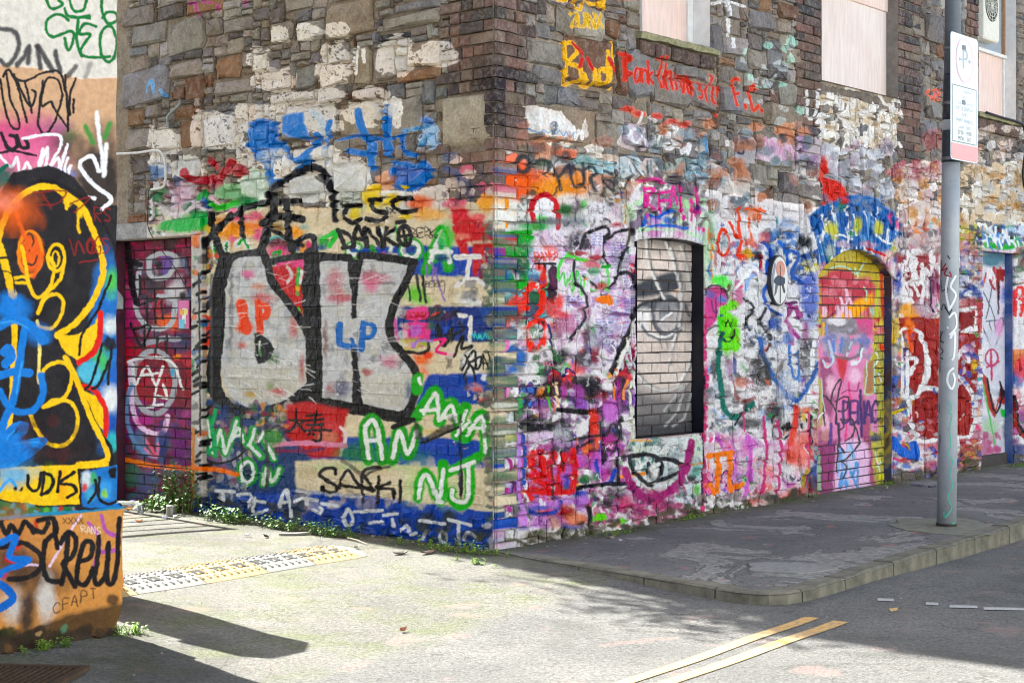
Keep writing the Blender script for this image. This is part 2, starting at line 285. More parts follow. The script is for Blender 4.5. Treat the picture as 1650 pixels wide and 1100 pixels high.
# ------------------------------------------------------------------ the side wall
def paint_L():
    canvas('L', 180, 0, 830, 920)
    frame()
    CR = (226, 213, 186); BL = (24, 78, 172); BD = (22, 58, 134)
    # bare stone above: dry-brushed white, a little magenta and blue
    for x, y, rx, ry in ((449, 53, 13, 9), (418, 102, 10, 14), (442, 130, 22, 13), (540, 85, 15, 12), (540, 122, 20, 14), (533, 152, 20, 8), (590, 152, 24, 8), (470, 156, 34, 5), (552, 50, 16, 7), (640, 90, 20, 22), (700, 90, 24, 14), (500, 52, 14, 8),
                         (350, 205, 26, 22), (390, 190, 14, 14), (480, 185, 50, 18), (590, 180, 26, 16), (225, 225, 16, 16), (264, 226, 16, 14), (560, 285, 24, 20), (480, 290, 30, 18), (300, 275, 20, 12), (440, 250, 40, 14), (255, 250, 10, 6), (420, 300, 20, 14), (410, 95, 8, 12), (620, 185, 16, 14)):
        bl(x, y, rx, ry, (202, 198, 192), .26, soft=.6, rough=1.0, dry=.45)
    st([(575, 78), (572, 118)], 6, (240, 240, 238), dry=.4); st([(585, 80), (588, 100)], 5, (240, 240, 238), dry=.4)
    for p in ([(303, 8), (316, 6), (318, 26)], [(325, 3), (340, 5)], [(352, 8), (350, 18)], [(395, 0), (396, 10)]): st(p, 4, (160, 44, 130), a=.8, dry=.35)
    for p in ([(210, 140), (222, 155), (218, 150), (228, 146)], [(238, 150), (246, 130), (252, 150)], [(205, 150), (210, 162)], [(262, 145), (268, 155)], [(225, 172), (230, 195)]): st(p, 3, (70, 150, 200), a=.8, dry=.35)
    st([(236, 180), (232, 200)], 8, (60, 110, 170), a=.6, dry=.4)
    B = (34, 128, 204)
    frame(400, 0, 2.75)
    fl([(0, 545), (60, 530), (130, 545), (140, 700), (90, 740), (30, 700), (0, 640)], B, a=.95, soft=2, dry=.25)
    fl([(150, 520), (250, 500), (280, 620), (220, 610), (170, 590)], B, soft=2, dry=.25); st([(290, 500), (330, 540), (340, 600)], 30, (200, 210, 216), dry=.4)
    st([(0, 640), (60, 640), (150, 640), (180, 690), (230, 710), (300, 640), (310, 600)], 26, B, dry=.22); st([(110, 820), (90, 760), (100, 700)], 34, B, dry=.22); st([(110, 810), (180, 790), (280, 700)], 26, (40, 120, 190), dry=.25)
    st([(345, 650), (350, 720)], 26, B, dry=.3); st([(360, 540), (350, 620)], 22, B, dry=.35)
    st([(500, 500), (510, 570), (540, 640), (550, 740)], 36, B, dry=.2); st([(620, 480), (610, 600), (618, 680)], 38, B, dry=.2); st([(400, 620), (500, 600), (600, 620), (690, 600)], 14, B, dry=.3); st([(440, 670), (540, 680), (560, 640)], 24, B, dry=.25)
    st([(680, 620), (690, 670), (740, 690)], 22, B, dry=.2); st([(690, 580), (790, 560)], 16, (80, 150, 200), dry=.3); st([(760, 650), (800, 600)], 18, (110, 170, 210), dry=.35); bl(790, 540, 24, 20, B, .9, dry=.2)
    st([(640, 760), (660, 820), (740, 820), (800, 760), (770, 730)], 40, B, dry=.2); bl(700, 780, 60, 50, (34, 110, 190), .7, dry=.3); st([(640, 720), (760, 740)], 20, (60, 130, 200), dry=.35)
    bl(640, 480, 30, 36, (228, 228, 226), .9, dry=.35); bl(800, 600, 30, 50, (150, 190, 220), .5, dry=.45)
    bl(120, 700, 70, 40, (236, 236, 234), .8, dry=.4); bl(340, 690, 50, 40, (226, 224, 218), .9, dry=.35); bl(440, 800, 80, 60, (222, 224, 224), .95, dry=.25); bl(260, 840, 70, 50, (206, 208, 206), .95, dry=.28); bl(30, 830, 60, 60, (206, 222, 210), .9, dry=.25)
    bl(620, 800, 40, 30, (206, 150, 110), .7, dry=.3); bl(660, 900, 130, 40, (222, 222, 218), .9, dry=.25); bl(470, 900, 100, 50, (210, 214, 206), .95, dry=.2); bl(830, 900, 50, 60, (222, 214, 206), .85, dry=.25); bl(760, 900, 60, 30, (238, 120, 60), .85, dry=.2)
    # painted ground under everything else
    frame()
    fl([(186, 300), (260, 320), (330, 352), (420, 335), (540, 340), (700, 345), (725, 330), (802, 330), (830, 330), (830, 930), (186, 930)], CR, soft=4, dry=.1)
    fl([(640, 395), (802, 398), (802, 448), (640, 442)], BL, soft=2); fl([(560, 398), (650, 396), (650, 408), (560, 410)], BL, soft=1.5)
    fl([(640, 494), (802, 494), (802, 552), (640, 545)], BD, soft=2); fl([(690, 603), (802, 600), (802, 650), (670, 652)], BL, soft=2)
    fl([(420, 706), (560, 704), (700, 704), (802, 712), (802, 756), (690, 752), (520, 738), (420, 745)], BL, soft=2)
    fl([(316, 780), (480, 784), (600, 798), (700, 812), (802, 826), (830, 930), (316, 930)], BL, soft=2)
    fl([(316, 640), (500, 650), (500, 790), (316, 800)], (40, 70, 120), soft=4)
    # upper left jumble
    frame(0, 0, 2.75)
    scatter(525, 820, 700, 1020, 30, [(32, 30, 36), (60, 40, 70), (226, 224, 222), (40, 120, 90), (120, 30, 60)], 16, 40, 21)
    scatter(690, 800, 960, 1000, 44, [(34, 32, 38), (40, 70, 120), (222, 196, 206), (220, 218, 214), (50, 130, 90), (90, 30, 60)], 16, 44, 22)
    bl(600, 760, 90, 40, (60, 90, 130), .7, dry=.3); bl(700, 750, 36, 36, (110, 140, 180), .9, dry=.3); bl(700, 720, 40, 20, (232, 232, 230), .9, dry=.3); bl(830, 740, 50, 40, (200, 200, 198), .9, dry=.35); bl(800, 860, 60, 50, (210, 180, 196), .8, dry=.3)
    st([(530, 870), (560, 900), (610, 860), (630, 950)], 30, (196, 40, 56)); tx('OHMU', 530, 880, 30, 90, 13, (240, 238, 238), gap=1.25)
    st([(690, 900), (760, 945), (830, 940), (870, 890)], 13, (232, 222, 228)); st([(760, 850), (770, 920)], 20, (226, 216, 226)); st([(850, 890), (900, 930), (930, 910)], 12, (236, 226, 236))
    st([(820, 760), (840, 790), (900, 800), (980, 780), (1020, 720)], 34, (176, 24, 52), dry=.22, soft=1.5); st([(930, 710), (960, 740)], 26, (176, 24, 52), dry=.25); bl(1060, 760, 30, 24, (176, 40, 60), .8, dry=.3); bl(930, 820, 60, 30, (170, 40, 70), .5, dry=.3)
    st([(740, 1000), (820, 990), (930, 990)], 46, (30, 170, 86), soft=2); bl(880, 980, 70, 40, (32, 180, 90), .95); st([(890, 870), (960, 920), (1040, 900)], 26, (70, 200, 70), dry=.2); st([(870, 880), (910, 850), (920, 900)], 24, (40, 160, 80)); st([(900, 880), (920, 920)], 18, (30, 90, 160))
    bl(1010, 850, 60, 30, (120, 180, 130), .7, dry=.3); bl(1100, 900, 50, 30, (50, 150, 90), .9); bl(990, 1010, 50, 50, (244, 160, 36), .95); bl(1050, 960, 40, 30, (226, 100, 150), .9); bl(1130, 960, 40, 20, (226, 90, 140), .8)
    fl([(525, 1000), (850, 1040), (850, 1060), (525, 1050)], (214, 206, 200)); scatter(530, 1000, 850, 1050, 16, [(170, 40, 70), (60, 60, 70), (40, 150, 90), (236, 232, 230)], 10, 22, 33, a=.9)
    frame(300, 360, 6.346)
    bl(0, 40, 300, 60, (40, 186, 90), .95, soft=.3); bl(470, 80, 170, 100, (242, 164, 40), .95, soft=.35); bl(720, 30, 180, 60, (240, 140, 60), .95); bl(900, 40, 120, 40, (150, 120, 70), .9); bl(760, 110, 80, 70, (226, 112, 150), .95)
    bl(470, 160, 40, 50, (232, 110, 160), .9); bl(930, 170, 130, 40, (104, 190, 184), .95); bl(950, 210, 120, 50, (124, 44, 66), .95); bl(960, 290, 120, 50, (214, 70, 130), .85); bl(1130, 90, 60, 70, (244, 168, 40), .95); bl(1190, 60, 60, 50, (150, 190, 190), .8)
    bl(1320, 90, 90, 60, (232, 218, 190), .95); bl(1400, 200, 60, 80, (40, 160, 70), .95); bl(1260, 250, 190, 40, (30, 60, 130), .9); bl(1190, 250, 30, 50, (230, 160, 50), .9); bl(1250, 230, 20, 50, (226, 50, 120), .95); bl(100, 170, 60, 90, (226, 130, 70), .95)
    bl(640, 100, 60, 40, (240, 170, 60), .8); bl(200, 300, 70, 80, (40, 38, 46), .95); bl(280, 60, 100, 50, (240, 190, 60), .8)
    # white letters with green edges along the top
    GN = (48, 172, 62)
    for p in ([(280, 230), (300, 330), (335, 375)], [(412, 210), (415, 330)], [(520, 220), (575, 160), (650, 250)]): st(p, 64, (232, 234, 232), soft=1.2)
    for p in ([(290, 235), (305, 330), (325, 370)], [(415, 205), (415, 315)], [(535, 210), (575, 160), (635, 245)], [(900, 290), (880, 360)], [(900, 300), (960, 290), (930, 340)], [(1070, 280), (1120, 310)]): st(p, 28, GN)
    frame(560, 360, 6.346)
    st([(250, 240), (270, 300)], 60, (50, 150, 60), soft=2); ring(60, 270, 70, 60, 64, GN, 60, 330, soft=2.5); ring(60, 270, 60, 50, 40, (236, 238, 234), 60, 330)
    ring(650, 270, 90, 90, 80, GN, -120, 190, soft=2.5); ring(650, 270, 80, 80, 44, (238, 240, 236), -120, 190); bl(630, 270, 50, 45, (24, 66, 140))
    for p in ([(800, 480), (960, 70), (1030, 450)], [(830, 340), (1010, 330)]): st(p, 110, (52, 176, 46), soft=2.5, curve=False)
    for p in ([(845, 390), (962, 90), (1045, 390)], [(860, 290), (1060, 290)]): st(p, 50, (240, 242, 238), soft=1.5, curve=False)
    bl(960, 350, 80, 34, (26, 72, 132), .9); bl(970, 200, 40, 40, (40, 150, 150), .8)
    st([(350, 60), (340, 230)], 30, (238, 240, 236)); st([(460, 90), (440, 280)], 40, (226, 234, 222), soft=2); bl(370, 310, 36, 30, (220, 60, 130), .9); st([(500, 30), (520, 160)], 40, (110, 200, 110), soft=3)
    # red field at the quoin
    R = (202, 26, 48)
    fl([(1055, -170), (1250, -60), (1480, 0), (1500, 180), (1220, 190), (1250, 345), (1180, 335), (1080, 150)], R, soft=2, dry=.12); fl([(1270, 205), (1500, 200), (1490, 440), (1360, 430), (1330, 545), (1280, 535)], R, soft=2, dry=.15)
    bl(1150, -90, 100, 80, (214, 30, 60), .95); bl(1330, -60, 80, 50, (226, 80, 90), .8); bl(1180, 130, 90, 40, (236, 150, 130), .7); st([(1380, 470), (1360, 560)], 40, (120, 20, 36)); bl(1100, -200, 120, 50, (206, 70, 110), .7, dry=.2)
    scatter(1380, 240, 1500, 520, 8, [(44, 66, 140), (120, 70, 110)], 20, 50, 41, a=.7)
    st([(1110, 345), (1340, 340)], 56, WHT); st([(1245, 350), (1220, 560)], 46, WHT); st([(1110, 640), (1180, 590), (1300, 570), (1400, 620)], 44, WHT, dry=.15); fl([(1200, 580), (1310, 580), (1300, 660), (1200, 660)], (170, 166, 162)); fl([(1165, 690), (1315, 690), (1310, 810), (1160, 810)], (166, 164, 162), soft=1.5)
    bl(1250, 810, 150, 40, (236, 236, 232), .9); bl(1120, 740, 60, 60, (226, 218, 196), .9); bl(1070, 700, 40, 60, (160, 140, 96), .5, soft=.7)
    bl(690, 730, 100, 80, (110, 206, 60), .9, soft=.5); bl(760, 790, 100, 40, (150, 210, 90), .7)
    for p in ([(620, 600), (640, 790)], [(705, 520), (745, 790)], [(765, 540), (800, 800)]): st(p, 30 if p[0][0] > 620 else 22, (34, 36, 36), soft=1.2)
    for p in ([(810, 430), (815, 545)], [(855, 400), (880, 480), (870, 600)], [(900, 460), (940, 660), (1000, 790)]): st(p, 22, (150, 120, 190), a=.85)
    tx('BERK', 800, 590, 36, 60, 9, BLK, gap=1.2, a=.85); st([(920, 590), (985, 590), (980, 720)], 9, BLK, a=.8)
    # blue-black band with pink block
    scatter(520, 870, 1060, 960, 14, [(70, 40, 70), (30, 36, 60), (120, 60, 110), (36, 70, 110)], 30, 70, 45)
    fl([(590, 900), (700, 850), (820, 850), (840, 960), (700, 1000), (620, 990)], (230, 82, 152)); fl([(560, 1040), (700, 1000), (840, 1020), (850, 1250), (640, 1290), (570, 1180)], (228, 74, 150))
    st([(640, 1030), (650, 1180), (760, 1180)], 14, (150, 40, 110)); fl([(640, 1040), (750, 1040), (750, 1140), (650, 1160)], (196, 110, 196)); tx('BOMK', 600, 905, 48, 70, 13, (196, 22, 48), gap=1.2)
    st([(480, 980), (500, 1150), (520, 1250)], 44, (210, 96, 170))
    fl([(820, 850), (970, 860), (960, 980), (830, 990)], (62, 66, 76)); st([(860, 940), (900, 920), (930, 910)], 20, (206, 60, 50)); bl(850, 1050, 40, 40, (60, 110, 90), .8); bl(1100, 920, 60, 50, (36, 44, 74))
    st([(920, 1040), (960, 1200), (1000, 1240), (1060, 1080)], 44, BLK); fl([(960, 1060), (1050, 1050), (1000, 1130)], (40, 90, 190)); st([(900, 1140), (1070, 1140)], 18, BLK)
    fl([(1110, 920), (1230, 930), (1230, 960), (1120, 960)], (236, 234, 230)); st([(1255, 960), (1250, 1220)], 40, WHT); bl(1400, 880, 70, 60, (40, 86, 160), .9)
    fl([(1270, 1110), (1500, 1105), (1490, 1190), (1270, 1190)], (30, 96, 150)); zz(1280, 1150, 1490, 1150, 14, 30, 12, (86, 206, 206), 4)
    # lower field beside the silver piece
    frame(560, 520, 6.346)
    bl(640, 220, 110, 60, (180, 206, 90), .85, soft=.5); bl(800, 210, 60, 40, (150, 200, 80), .8); bl(740, 380, 120, 60, (240, 120, 60), .95); bl(820, 330, 60, 40, (236, 80, 40), .95); bl(760, 500, 60, 60, (240, 130, 90), .7, soft=.6); bl(620, 230, 60, 40, (240, 150, 90), .6); bl(1040, 390, 30, 70, (70, 60, 56), .6)
    st([(690, 220), (720, 180), (820, 180), (870, 190)], 26, (176, 130, 206)); st([(660, 200), (670, 260), (700, 190)], 22, (176, 130, 206))
    st([(890, 180), (1000, 175), (905, 290), (1080, 325)], 30, (236, 56, 136)); st([(830, 210), (822, 285), (730, 310), (560, 290)], 34, (52, 32, 30)); st([(850, 125), (1090, 125)], 12, BLK)
    st([(1140, 0), (1180, 60), (1090, 120)], 30, BLK); bl(1060, 150, 30, 60, BLK, .9)
    st([(1090, 340), (1140, 200), (1180, 130), (1165, 250), (1190, 260), (1275, 235), (1190, 330), (1160, 470)], 30, BLK, soft=1); bl(1260, 400, 105, 130, (238, 236, 230), .95, soft=.2, rough=.1)
    for p in ([(1170, 490), (1230, 360), (1300, 290), (1310, 470)], [(1230, 420), (1360, 350), (1330, 470), (1240, 440), (1190, 560)], [(1200, 330), (1280, 480)], [(1290, 480), (1310, 640), (1340, 790)], [(1210, 560), (1210, 660)]): st(p, 26, (28, 26, 30), soft=1)
    for p in ([(1380, 320), (1385, 470)], [(1380, 320), (1440, 470)], [(1375, 410), (1435, 415)], [(1390, 295), (1490, 290)], [(1440, 300), (1470, 540)]): st(p, 16, BLK)
    bl(1300, 660, 80, 40, (200, 150, 160), .8, dry=.3); scatter(1230, 690, 1500, 820, 18, [(214, 90, 60), (220, 210, 200), (200, 60, 50), (50, 120, 150)], 14, 40, 51, dry=.2); bl(1395, 555, 28, 34, (240, 240, 240)); 
    dashes(760, 540, 1200, 800, 30, [(90, 130, 190), (30, 80, 160)], 40, 120, 6, 52, ang=0, a=.6)
    # the silver piece with thick black outline
    frame(300, 370, 3.173)
    scatter(60, 80, 240, 640, 70, [(222, 218, 216), (40, 40, 48), (226, 120, 50), (150, 190, 70), (60, 90, 160), (90, 80, 60), (214, 70, 60)], 12, 36, 61, asp=.8)
    st([(40, 560), (60, 460), (110, 470), (60, 600)], 34, (226, 72, 40)); st([(110, 480), (120, 540), (90, 620)], 26, (226, 72, 40)); st([(60, 640), (80, 760), (110, 820)], 26, (60, 120, 90)); st([(80, 420), (120, 380), (160, 330), (200, 300)], 34, (56, 54, 60)); st([(70, 350), (130, 280), (180, 230)], 30, (226, 226, 226)); st([(90, 600), (110, 700)], 22, (200, 140, 60))
    fl([(200, 140), (390, 120), (420, 230), (480, 330), (560, 430), (610, 500), (640, 640), (630, 790), (560, 860), (450, 905), (330, 918), (250, 875), (190, 785), (172, 650), (195, 400)], SIL)
    fl([(665, 160), (840, 150), (1150, 165), (1100, 300), (1035, 480), (1050, 590), (1170, 700), (1170, 830), (1110, 935), (900, 900), (690, 880), (680, 500)], SIL)
    scatter(190, 160, 620, 900, 90, [(208, 204, 190), (176, 176, 178), (200, 198, 190), (146, 146, 150), (228, 228, 226)], 14, 46, 62, a=.75, dry=.3)
    scatter(690, 170, 1150, 900, 90, [(208, 204, 190), (170, 170, 174), (200, 198, 190), (146, 146, 150), (228, 228, 226)], 14, 46, 63, a=.75, dry=.3)
    fl([(195, 700), (640, 700), (600, 820), (450, 895), (300, 880), (210, 800)], (206, 200, 180), a=.5, soft=6, dry=.3); fl([(880, 730), (1170, 730), (1110, 920), (890, 890)], (206, 200, 180), a=.5, soft=6, dry=.3)
    for x, y, rx, ry, c in ((320, 230, 40, 22, (220, 80, 150)), (370, 290, 40, 20, (214, 150, 120)), (390, 350, 60, 24, (206, 90, 100)), (760, 260, 36, 60, (196, 120, 130)), (800, 350, 70, 20, (190, 70, 90)), (940, 270, 40, 40, (222, 90, 140)), (1000, 250, 50, 20, (200, 120, 140)), (930, 230, 24, 20, (176, 110, 120)),
                            (1040, 680, 40, 30, (206, 120, 150)), (730, 810, 20, 30, (160, 80, 90)), (800, 810, 34, 36, (80, 80, 120)), (460, 830, 40, 24, (196, 50, 60)), (430, 800, 24, 20, (120, 150, 70)), (330, 840, 24, 14, (200, 160, 70)), (550, 500, 20, 40, (190, 60, 60)), (920, 730, 24, 14, (170, 60, 60)), (1140, 820, 20, 50, (50, 90, 120)), (590, 700, 16, 60, (180, 70, 70)), (450, 660, 30, 30, (90, 130, 80)), (710, 560, 12, 90, (120, 70, 60)), (230, 420, 10, 250, (120, 118, 118)), (290, 590, 30, 20, (210, 90, 70))): bl(x, y, rx, ry, c, .75, soft=.5, rough=.6, dry=.22)
    OR = (234, 88, 28)
    st([(280, 380), (300, 480), (310, 510)], 56, OR, soft=1.5); bl(300, 500, 42, 34, OR); st([(368, 375), (378, 520)], 38, OR); st([(370, 385), (412, 395), (410, 440), (376, 450)], 34, OR)
    LB = (32, 116, 190)
    st([(785, 485), (782, 570), (790, 590), (860, 600), (862, 625)], 34, LB, curve=False); st([(905, 475), (897, 610)], 32, LB); st([(905, 476), (958, 490), (955, 540), (908, 552)], 26, LB)
    K = (19, 17, 22)
    fl([(440, 190), (620, 160), (605, 300), (592, 480), (530, 400), (465, 290)], (196, 34, 48)); bl(590, 170, 50, 24, (226, 96, 150)); st([(470, 180), (560, 150), (620, 170)], 20, (226, 96, 150)); st([(575, 200), (570, 330)], 22, (80, 190, 90)); st([(590, 210), (585, 270)], 16, (230, 230, 228)); bl(570, 300, 12, 16, (240, 180, 50)); st([(520, 190), (540, 230), (520, 270)], 16, (220, 200, 200)); st([(575, 400), (588, 480)], 16, (110, 200, 80)); dashes(450, 200, 590, 330, 10, [(226, 110, 110), (160, 20, 40)], 20, 60, 6, 64, ang=60, a=.7)
    st([(205, 150), (185, 210), (165, 310), (165, 420), (158, 560), (140, 700), (145, 800), (170, 860)], 73, K); st([(165, 850), (215, 905), (290, 935), (380, 935), (480, 910), (560, 870), (640, 800)], 61, K)
    fl([(190, 150), (250, 120), (390, 95), (415, 110), (390, 135), (280, 140), (205, 185)], K); st([(205, 150), (280, 125), (395, 108)], 35, K)
    st([(392, 108), (420, 190), (440, 265), (520, 370), (590, 470), (640, 560)], 42, K); st([(640, 130), (645, 300), (650, 520), (655, 700), (655, 890)], 83, K, curve=False); fl([(590, 270), (625, 190), (640, 400), (600, 480)], K)
    fl([(350, 530), (372, 528), (420, 560), (452, 610), (438, 650), (400, 678), (368, 682), (350, 650)], K); st([(374, 575), (378, 640)], 12, (210, 220, 206)); st([(378, 610), (378, 645)], 9, (50, 140, 60)); bl(355, 535, 14, 12, K)
    st([(430, 165), (520, 145), (640, 132), (760, 140), (830, 140)], 35, K); st([(620, 165), (720, 140), (830, 145)], 40, K); st([(890, 132), (960, 135), (1060, 150), (1165, 168)], 42, K)
    st([(1158, 170), (1130, 255), (1070, 370), (1042, 470), (1052, 560), (1092, 620), (1168, 715), (1172, 820), (1140, 920), (1095, 945)], 42, K); st([(620, 895), (720, 892), (850, 912), (1000, 940), (1105, 958), (1150, 930)], 61, K); fl([(610, 880), (700, 870), (860, 895), (860, 940), (690, 930), (610, 915)], K)
    fl([(822, 150), (908, 145), (880, 260), (870, 455), (845, 455), (845, 330)], K); fl([(845, 590), (872, 600), (885, 720), (905, 900), (850, 910), (848, 720)], K); st([(845, 560), (862, 600)], 20, LB)
    dashes(200, 200, 600, 860, 60, [(244, 244, 242)], 20, 80, 4, 65, ang=0, a=.6); dashes(700, 190, 1060, 880, 60, [(244, 244, 242)], 20, 80, 4, 66, ang=0, a=.6); dashes(190, 640, 640, 860, 26, [(238, 238, 236)], 30, 70, 6, 67, ang=35, a=.7)  # white scratches, and glints along the brick ledges put into the paint
    # black lettering above it
    frame(400, 0, 2.75)
    bl(545, 890, 40, 50, (242, 214, 44), .9); bl(690, 832, 14, 14, (242, 214, 44)); bl(565, 830, 14, 14, (242, 214, 44)); bl(640, 890, 36, 26, (242, 214, 44), .9); bl(470, 940, 24, 30, (240, 222, 90), .9); bl(700, 960, 30, 14, (242, 214, 44), .8); bl(800, 950, 70, 30, (240, 180, 90), .8)
    bl(200, 1030, 40, 24, (244, 170, 40), .9); st([(330, 1060), (400, 1020), (360, 1090)], 22, (70, 200, 80)); bl(880, 1040, 30, 60, (70, 200, 70), .8)
    frame(0, 0, 2.75)
    st([(930, 950), (955, 1050), (985, 1130)], 30, K); st([(1025, 955), (960, 1020), (900, 1090), (860, 1180)], 34, K); st([(1050, 950), (1085, 920), (1130, 910)], 26, K); st([(1065, 920), (1070, 1010), (1080, 1050)], 22, K)
    frame(400, 0, 2.75)
    st([(0, 920), (60, 900), (220, 890)], 26, K); st([(95, 860), (115, 900), (90, 1000), (60, 1100)], 42, K); st([(85, 860), (120, 830), (200, 775), (290, 740), (345, 785), (378, 870), (385, 975)], 30, (26, 28, 38), soft=1.5); bl(95, 860, 28, 20, K); st([(60, 990), (140, 960), (240, 972)], 34, K); st([(170, 900), (175, 1000), (195, 1110)], 32, K); st([(195, 1100), (250, 1050), (290, 1050), (290, 1100)], 26, (44, 46, 54)); st([(90, 1010), (240, 1090)], 20, K)
    for p in ([(492, 910), (435, 915), (425, 960), (460, 988), (495, 972)], [(590, 885), (540, 888), (560, 930), (612, 950), (585, 980), (520, 970)], [(722, 880), (655, 880), (638, 910), (690, 940), (742, 932)], [(692, 982), (660, 985)]): st(p, 22, K)
    tx('BEK', 408, 895, 16, 26, 4, K, gap=1.2); tx('DK', 610, 920, 18, 30, 4, K)
    for p in ([(398, 1020), (430, 1098)], [(395, 1020), (445, 1040), (470, 1088), (420, 1098)], [(465, 1092), (485, 1000), (522, 1092)], [(475, 1060), (515, 1060)], [(530, 1092), (520, 1010), (590, 1090), (578, 1010)], [(612, 1008), (600, 1092)], [(652, 1012), (607, 1050), (662, 1088)]): st(p, 19, K)
    ring(695, 1045, 28, 42, 20, K); st([(690, 1010), (700, 1080)], 14, K); st([(670, 1050), (720, 1040)], 14, K); tx('BERK', 722, 1010, 24, 42, 5, K, gap=1.25, jit=.08)
    # under the silver piece
    frame(300, 600, 3.173)
    scatter(60, 170, 520, 420, 80, [(40, 70, 130), (120, 70, 110), (206, 196, 190), (60, 110, 90), (150, 60, 80), (80, 80, 90), (214, 190, 170)], 14, 44, 71); scatter(70, 420, 320, 560, 40, [(60, 90, 140), (150, 100, 130), (196, 190, 190), (40, 80, 130), (110, 100, 110)], 14, 40, 72, dry=.2)
    scatter(330, 170, 520, 330, 24, [(60, 120, 60), (200, 200, 196), (40, 60, 110), (220, 150, 60)], 12, 30, 73)
    fl([(510, 165), (620, 150), (830, 190), (805, 300), (795, 430), (640, 435), (520, 330)], (190, 28, 40), soft=3); bl(740, 290, 40, 60, (214, 90, 90), .6); bl(720, 330, 50, 30, (206, 150, 120), .6); st([(790, 280), (815, 320), (790, 420)], 16, (240, 220, 220)); st([(430, 370), (600, 360), (810, 375)], 26, (226, 150, 180), dry=.25); st([(440, 400), (620, 400), (700, 390)], 18, (120, 40, 90), dry=.2)
    for p in ([(528, 246), (602, 243)], [(565, 192), (560, 250), (528, 302)], [(562, 250), (606, 302)], [(622, 222), (694, 216)], [(612, 246), (702, 240)], [(620, 268), (700, 262)], [(608, 296), (738, 294)], [(668, 200), (655, 260), (625, 322)], [(690, 270), (690, 335), (672, 352), (652, 342)], [(648, 312), (654, 318)]): st(p, 13, (26, 20, 24))
    fl([(555, 450), (700, 455), (870, 470), (1100, 480), (1575, 490), (1575, 712), (1200, 660), (900, 625), (690, 610), (560, 590)], CR, soft=2); bl(1180, 560, 70, 90, (190, 226, 150), .6, soft=.7); bl(900, 480, 200, 20, (170, 226, 150), .6, soft=.6); bl(1350, 600, 60, 80, (196, 226, 160), .5, soft=.7); scatter(560, 460, 1560, 700, 30, [(236, 220, 190), (206, 184, 150), (240, 226, 206)], 20, 60, 74, a=.5)
    fl([(1180, 180), (1400, 170), (1570, 200), (1560, 340), (1400, 300), (1260, 330), (1190, 290)], CR, soft=4); st([(1170, 300), (1300, 300)], 30, (226, 206, 160))
    for p in ([(1180, 225), (1275, 95), (1300, 250)], [(1200, 190), (1290, 180)], [(1290, 250), (1352, 150), (1390, 260)], [(1390, 320), (1400, 220), (1430, 180), (1380, 310)], [(1430, 335), (1512, 215), (1530, 410)], [(1180, 90), (1185, 30)]): st(p, 58, (52, 176, 44), soft=2.2)
    for p in ([(1215, 210), (1278, 105), (1290, 245)], [(1200, 195), (1285, 188)], [(1300, 240), (1352, 170), (1380, 250)], [(1310, 230), (1380, 215)], [(1385, 320), (1432, 200), (1400, 300), (1450, 250)], [(1440, 320), (1512, 225), (1528, 410)], [(1450, 285), (1525, 280)], [(1190, 30), (1200, 60)]): st(p, 18, (240, 244, 238), soft=1)
    for p in ([(930, 445), (912, 300), (945, 240), (980, 280), (1005, 445)], [(1055, 445), (1092, 290), (1135, 420), (1180, 290)]): st(p, 62, (46, 164, 50), soft=2.2)
    bl(1000, 420, 200, 30, (50, 150, 60), .6, soft=.6); bl(870, 400, 70, 40, (40, 120, 60), .7, soft=.5)
    for p in ([(935, 440), (915, 300), (942, 245), (975, 275), (1003, 440)], [(925, 350), (985, 345)], [(1055, 435), (1090, 300), (1132, 415), (1178, 300)]): st(p, 22, (240, 243, 240), soft=1)
    for p in ([(1185, 640), (1200, 540), (1235, 520), (1300, 655), (1312, 470)], [(1340, 510), (1490, 435)], [(1445, 480), (1448, 640), (1400, 680), (1355, 640), (1355, 610)]): st(p, 54, (58, 182, 46), soft=2.2)
    for p in ([(1190, 640), (1205, 545), (1238, 530), (1292, 645), (1312, 495)], [(1350, 500), (1470, 458)], [(1442, 470), (1440, 635), (1402, 662), (1362, 640), (1358, 600)], [(1280, 660), (1308, 660)]): st(p, 22, (243, 245, 242), soft=1)
    for p in ([(108, 245), (134, 410), (176, 300), (200, 412), (258, 245)], [(225, 350), (262, 280), (300, 350)], [(345, 290), (320, 370)], [(320, 350), (385, 430)], [(400, 350), (450, 440)]): st(p, 40, (44, 168, 76), soft=2)
    for p in ([(110, 248), (122, 330), (135, 412), (155, 350), (176, 296)], [(176, 296), (188, 350), (201, 414), (230, 330), (258, 248)], [(232, 350), (265, 285), (292, 350)], [(240, 325), (290, 320)], [(352, 290), (325, 375)], [(318, 370), (380, 425)], [(405, 350), (452, 440)], [(370, 350), (400, 300)]): st(p, 16, (232, 240, 234), soft=1)
    ring(312, 507, 36, 56, 40, (44, 160, 64), soft=2); bl(312, 507, 26, 40, (26, 56, 90)); ring(312, 507, 33, 52, 16, (234, 240, 236)); 
    for p in ([(392, 570), (412, 490), (440, 560), (475, 495)],): st(p, 44, (46, 160, 64), soft=2); st(p, 20, (222, 234, 222), soft=1.2)
    for p in ([(72, 100), (78, 230), (62, 330), (42, 385)], [(150, 190), (128, 290)], [(32, 430), (140, 385), (132, 280)], [(130, 280), (150, 430)]): st(p, 20, (44, 176, 110))
    st([(80, 430), (160, 465), (250, 440), (300, 400)], 13, BLK); st([(280, 220), (285, 400), (290, 470)], 9, BLK, a=.8); st([(405, 240), (410, 360), (420, 500), (410, 600)], 18, (60, 50, 48), a=.8); st([(425, 300), (470, 270), (520, 300), (600, 250)], 14, (40, 36, 40), a=.8); bl(450, 330, 40, 40, (60, 150, 60), .8)
    st([(40, 485), (90, 488), (170, 495), (260, 520)], 24, (242, 132, 34), dry=.15)
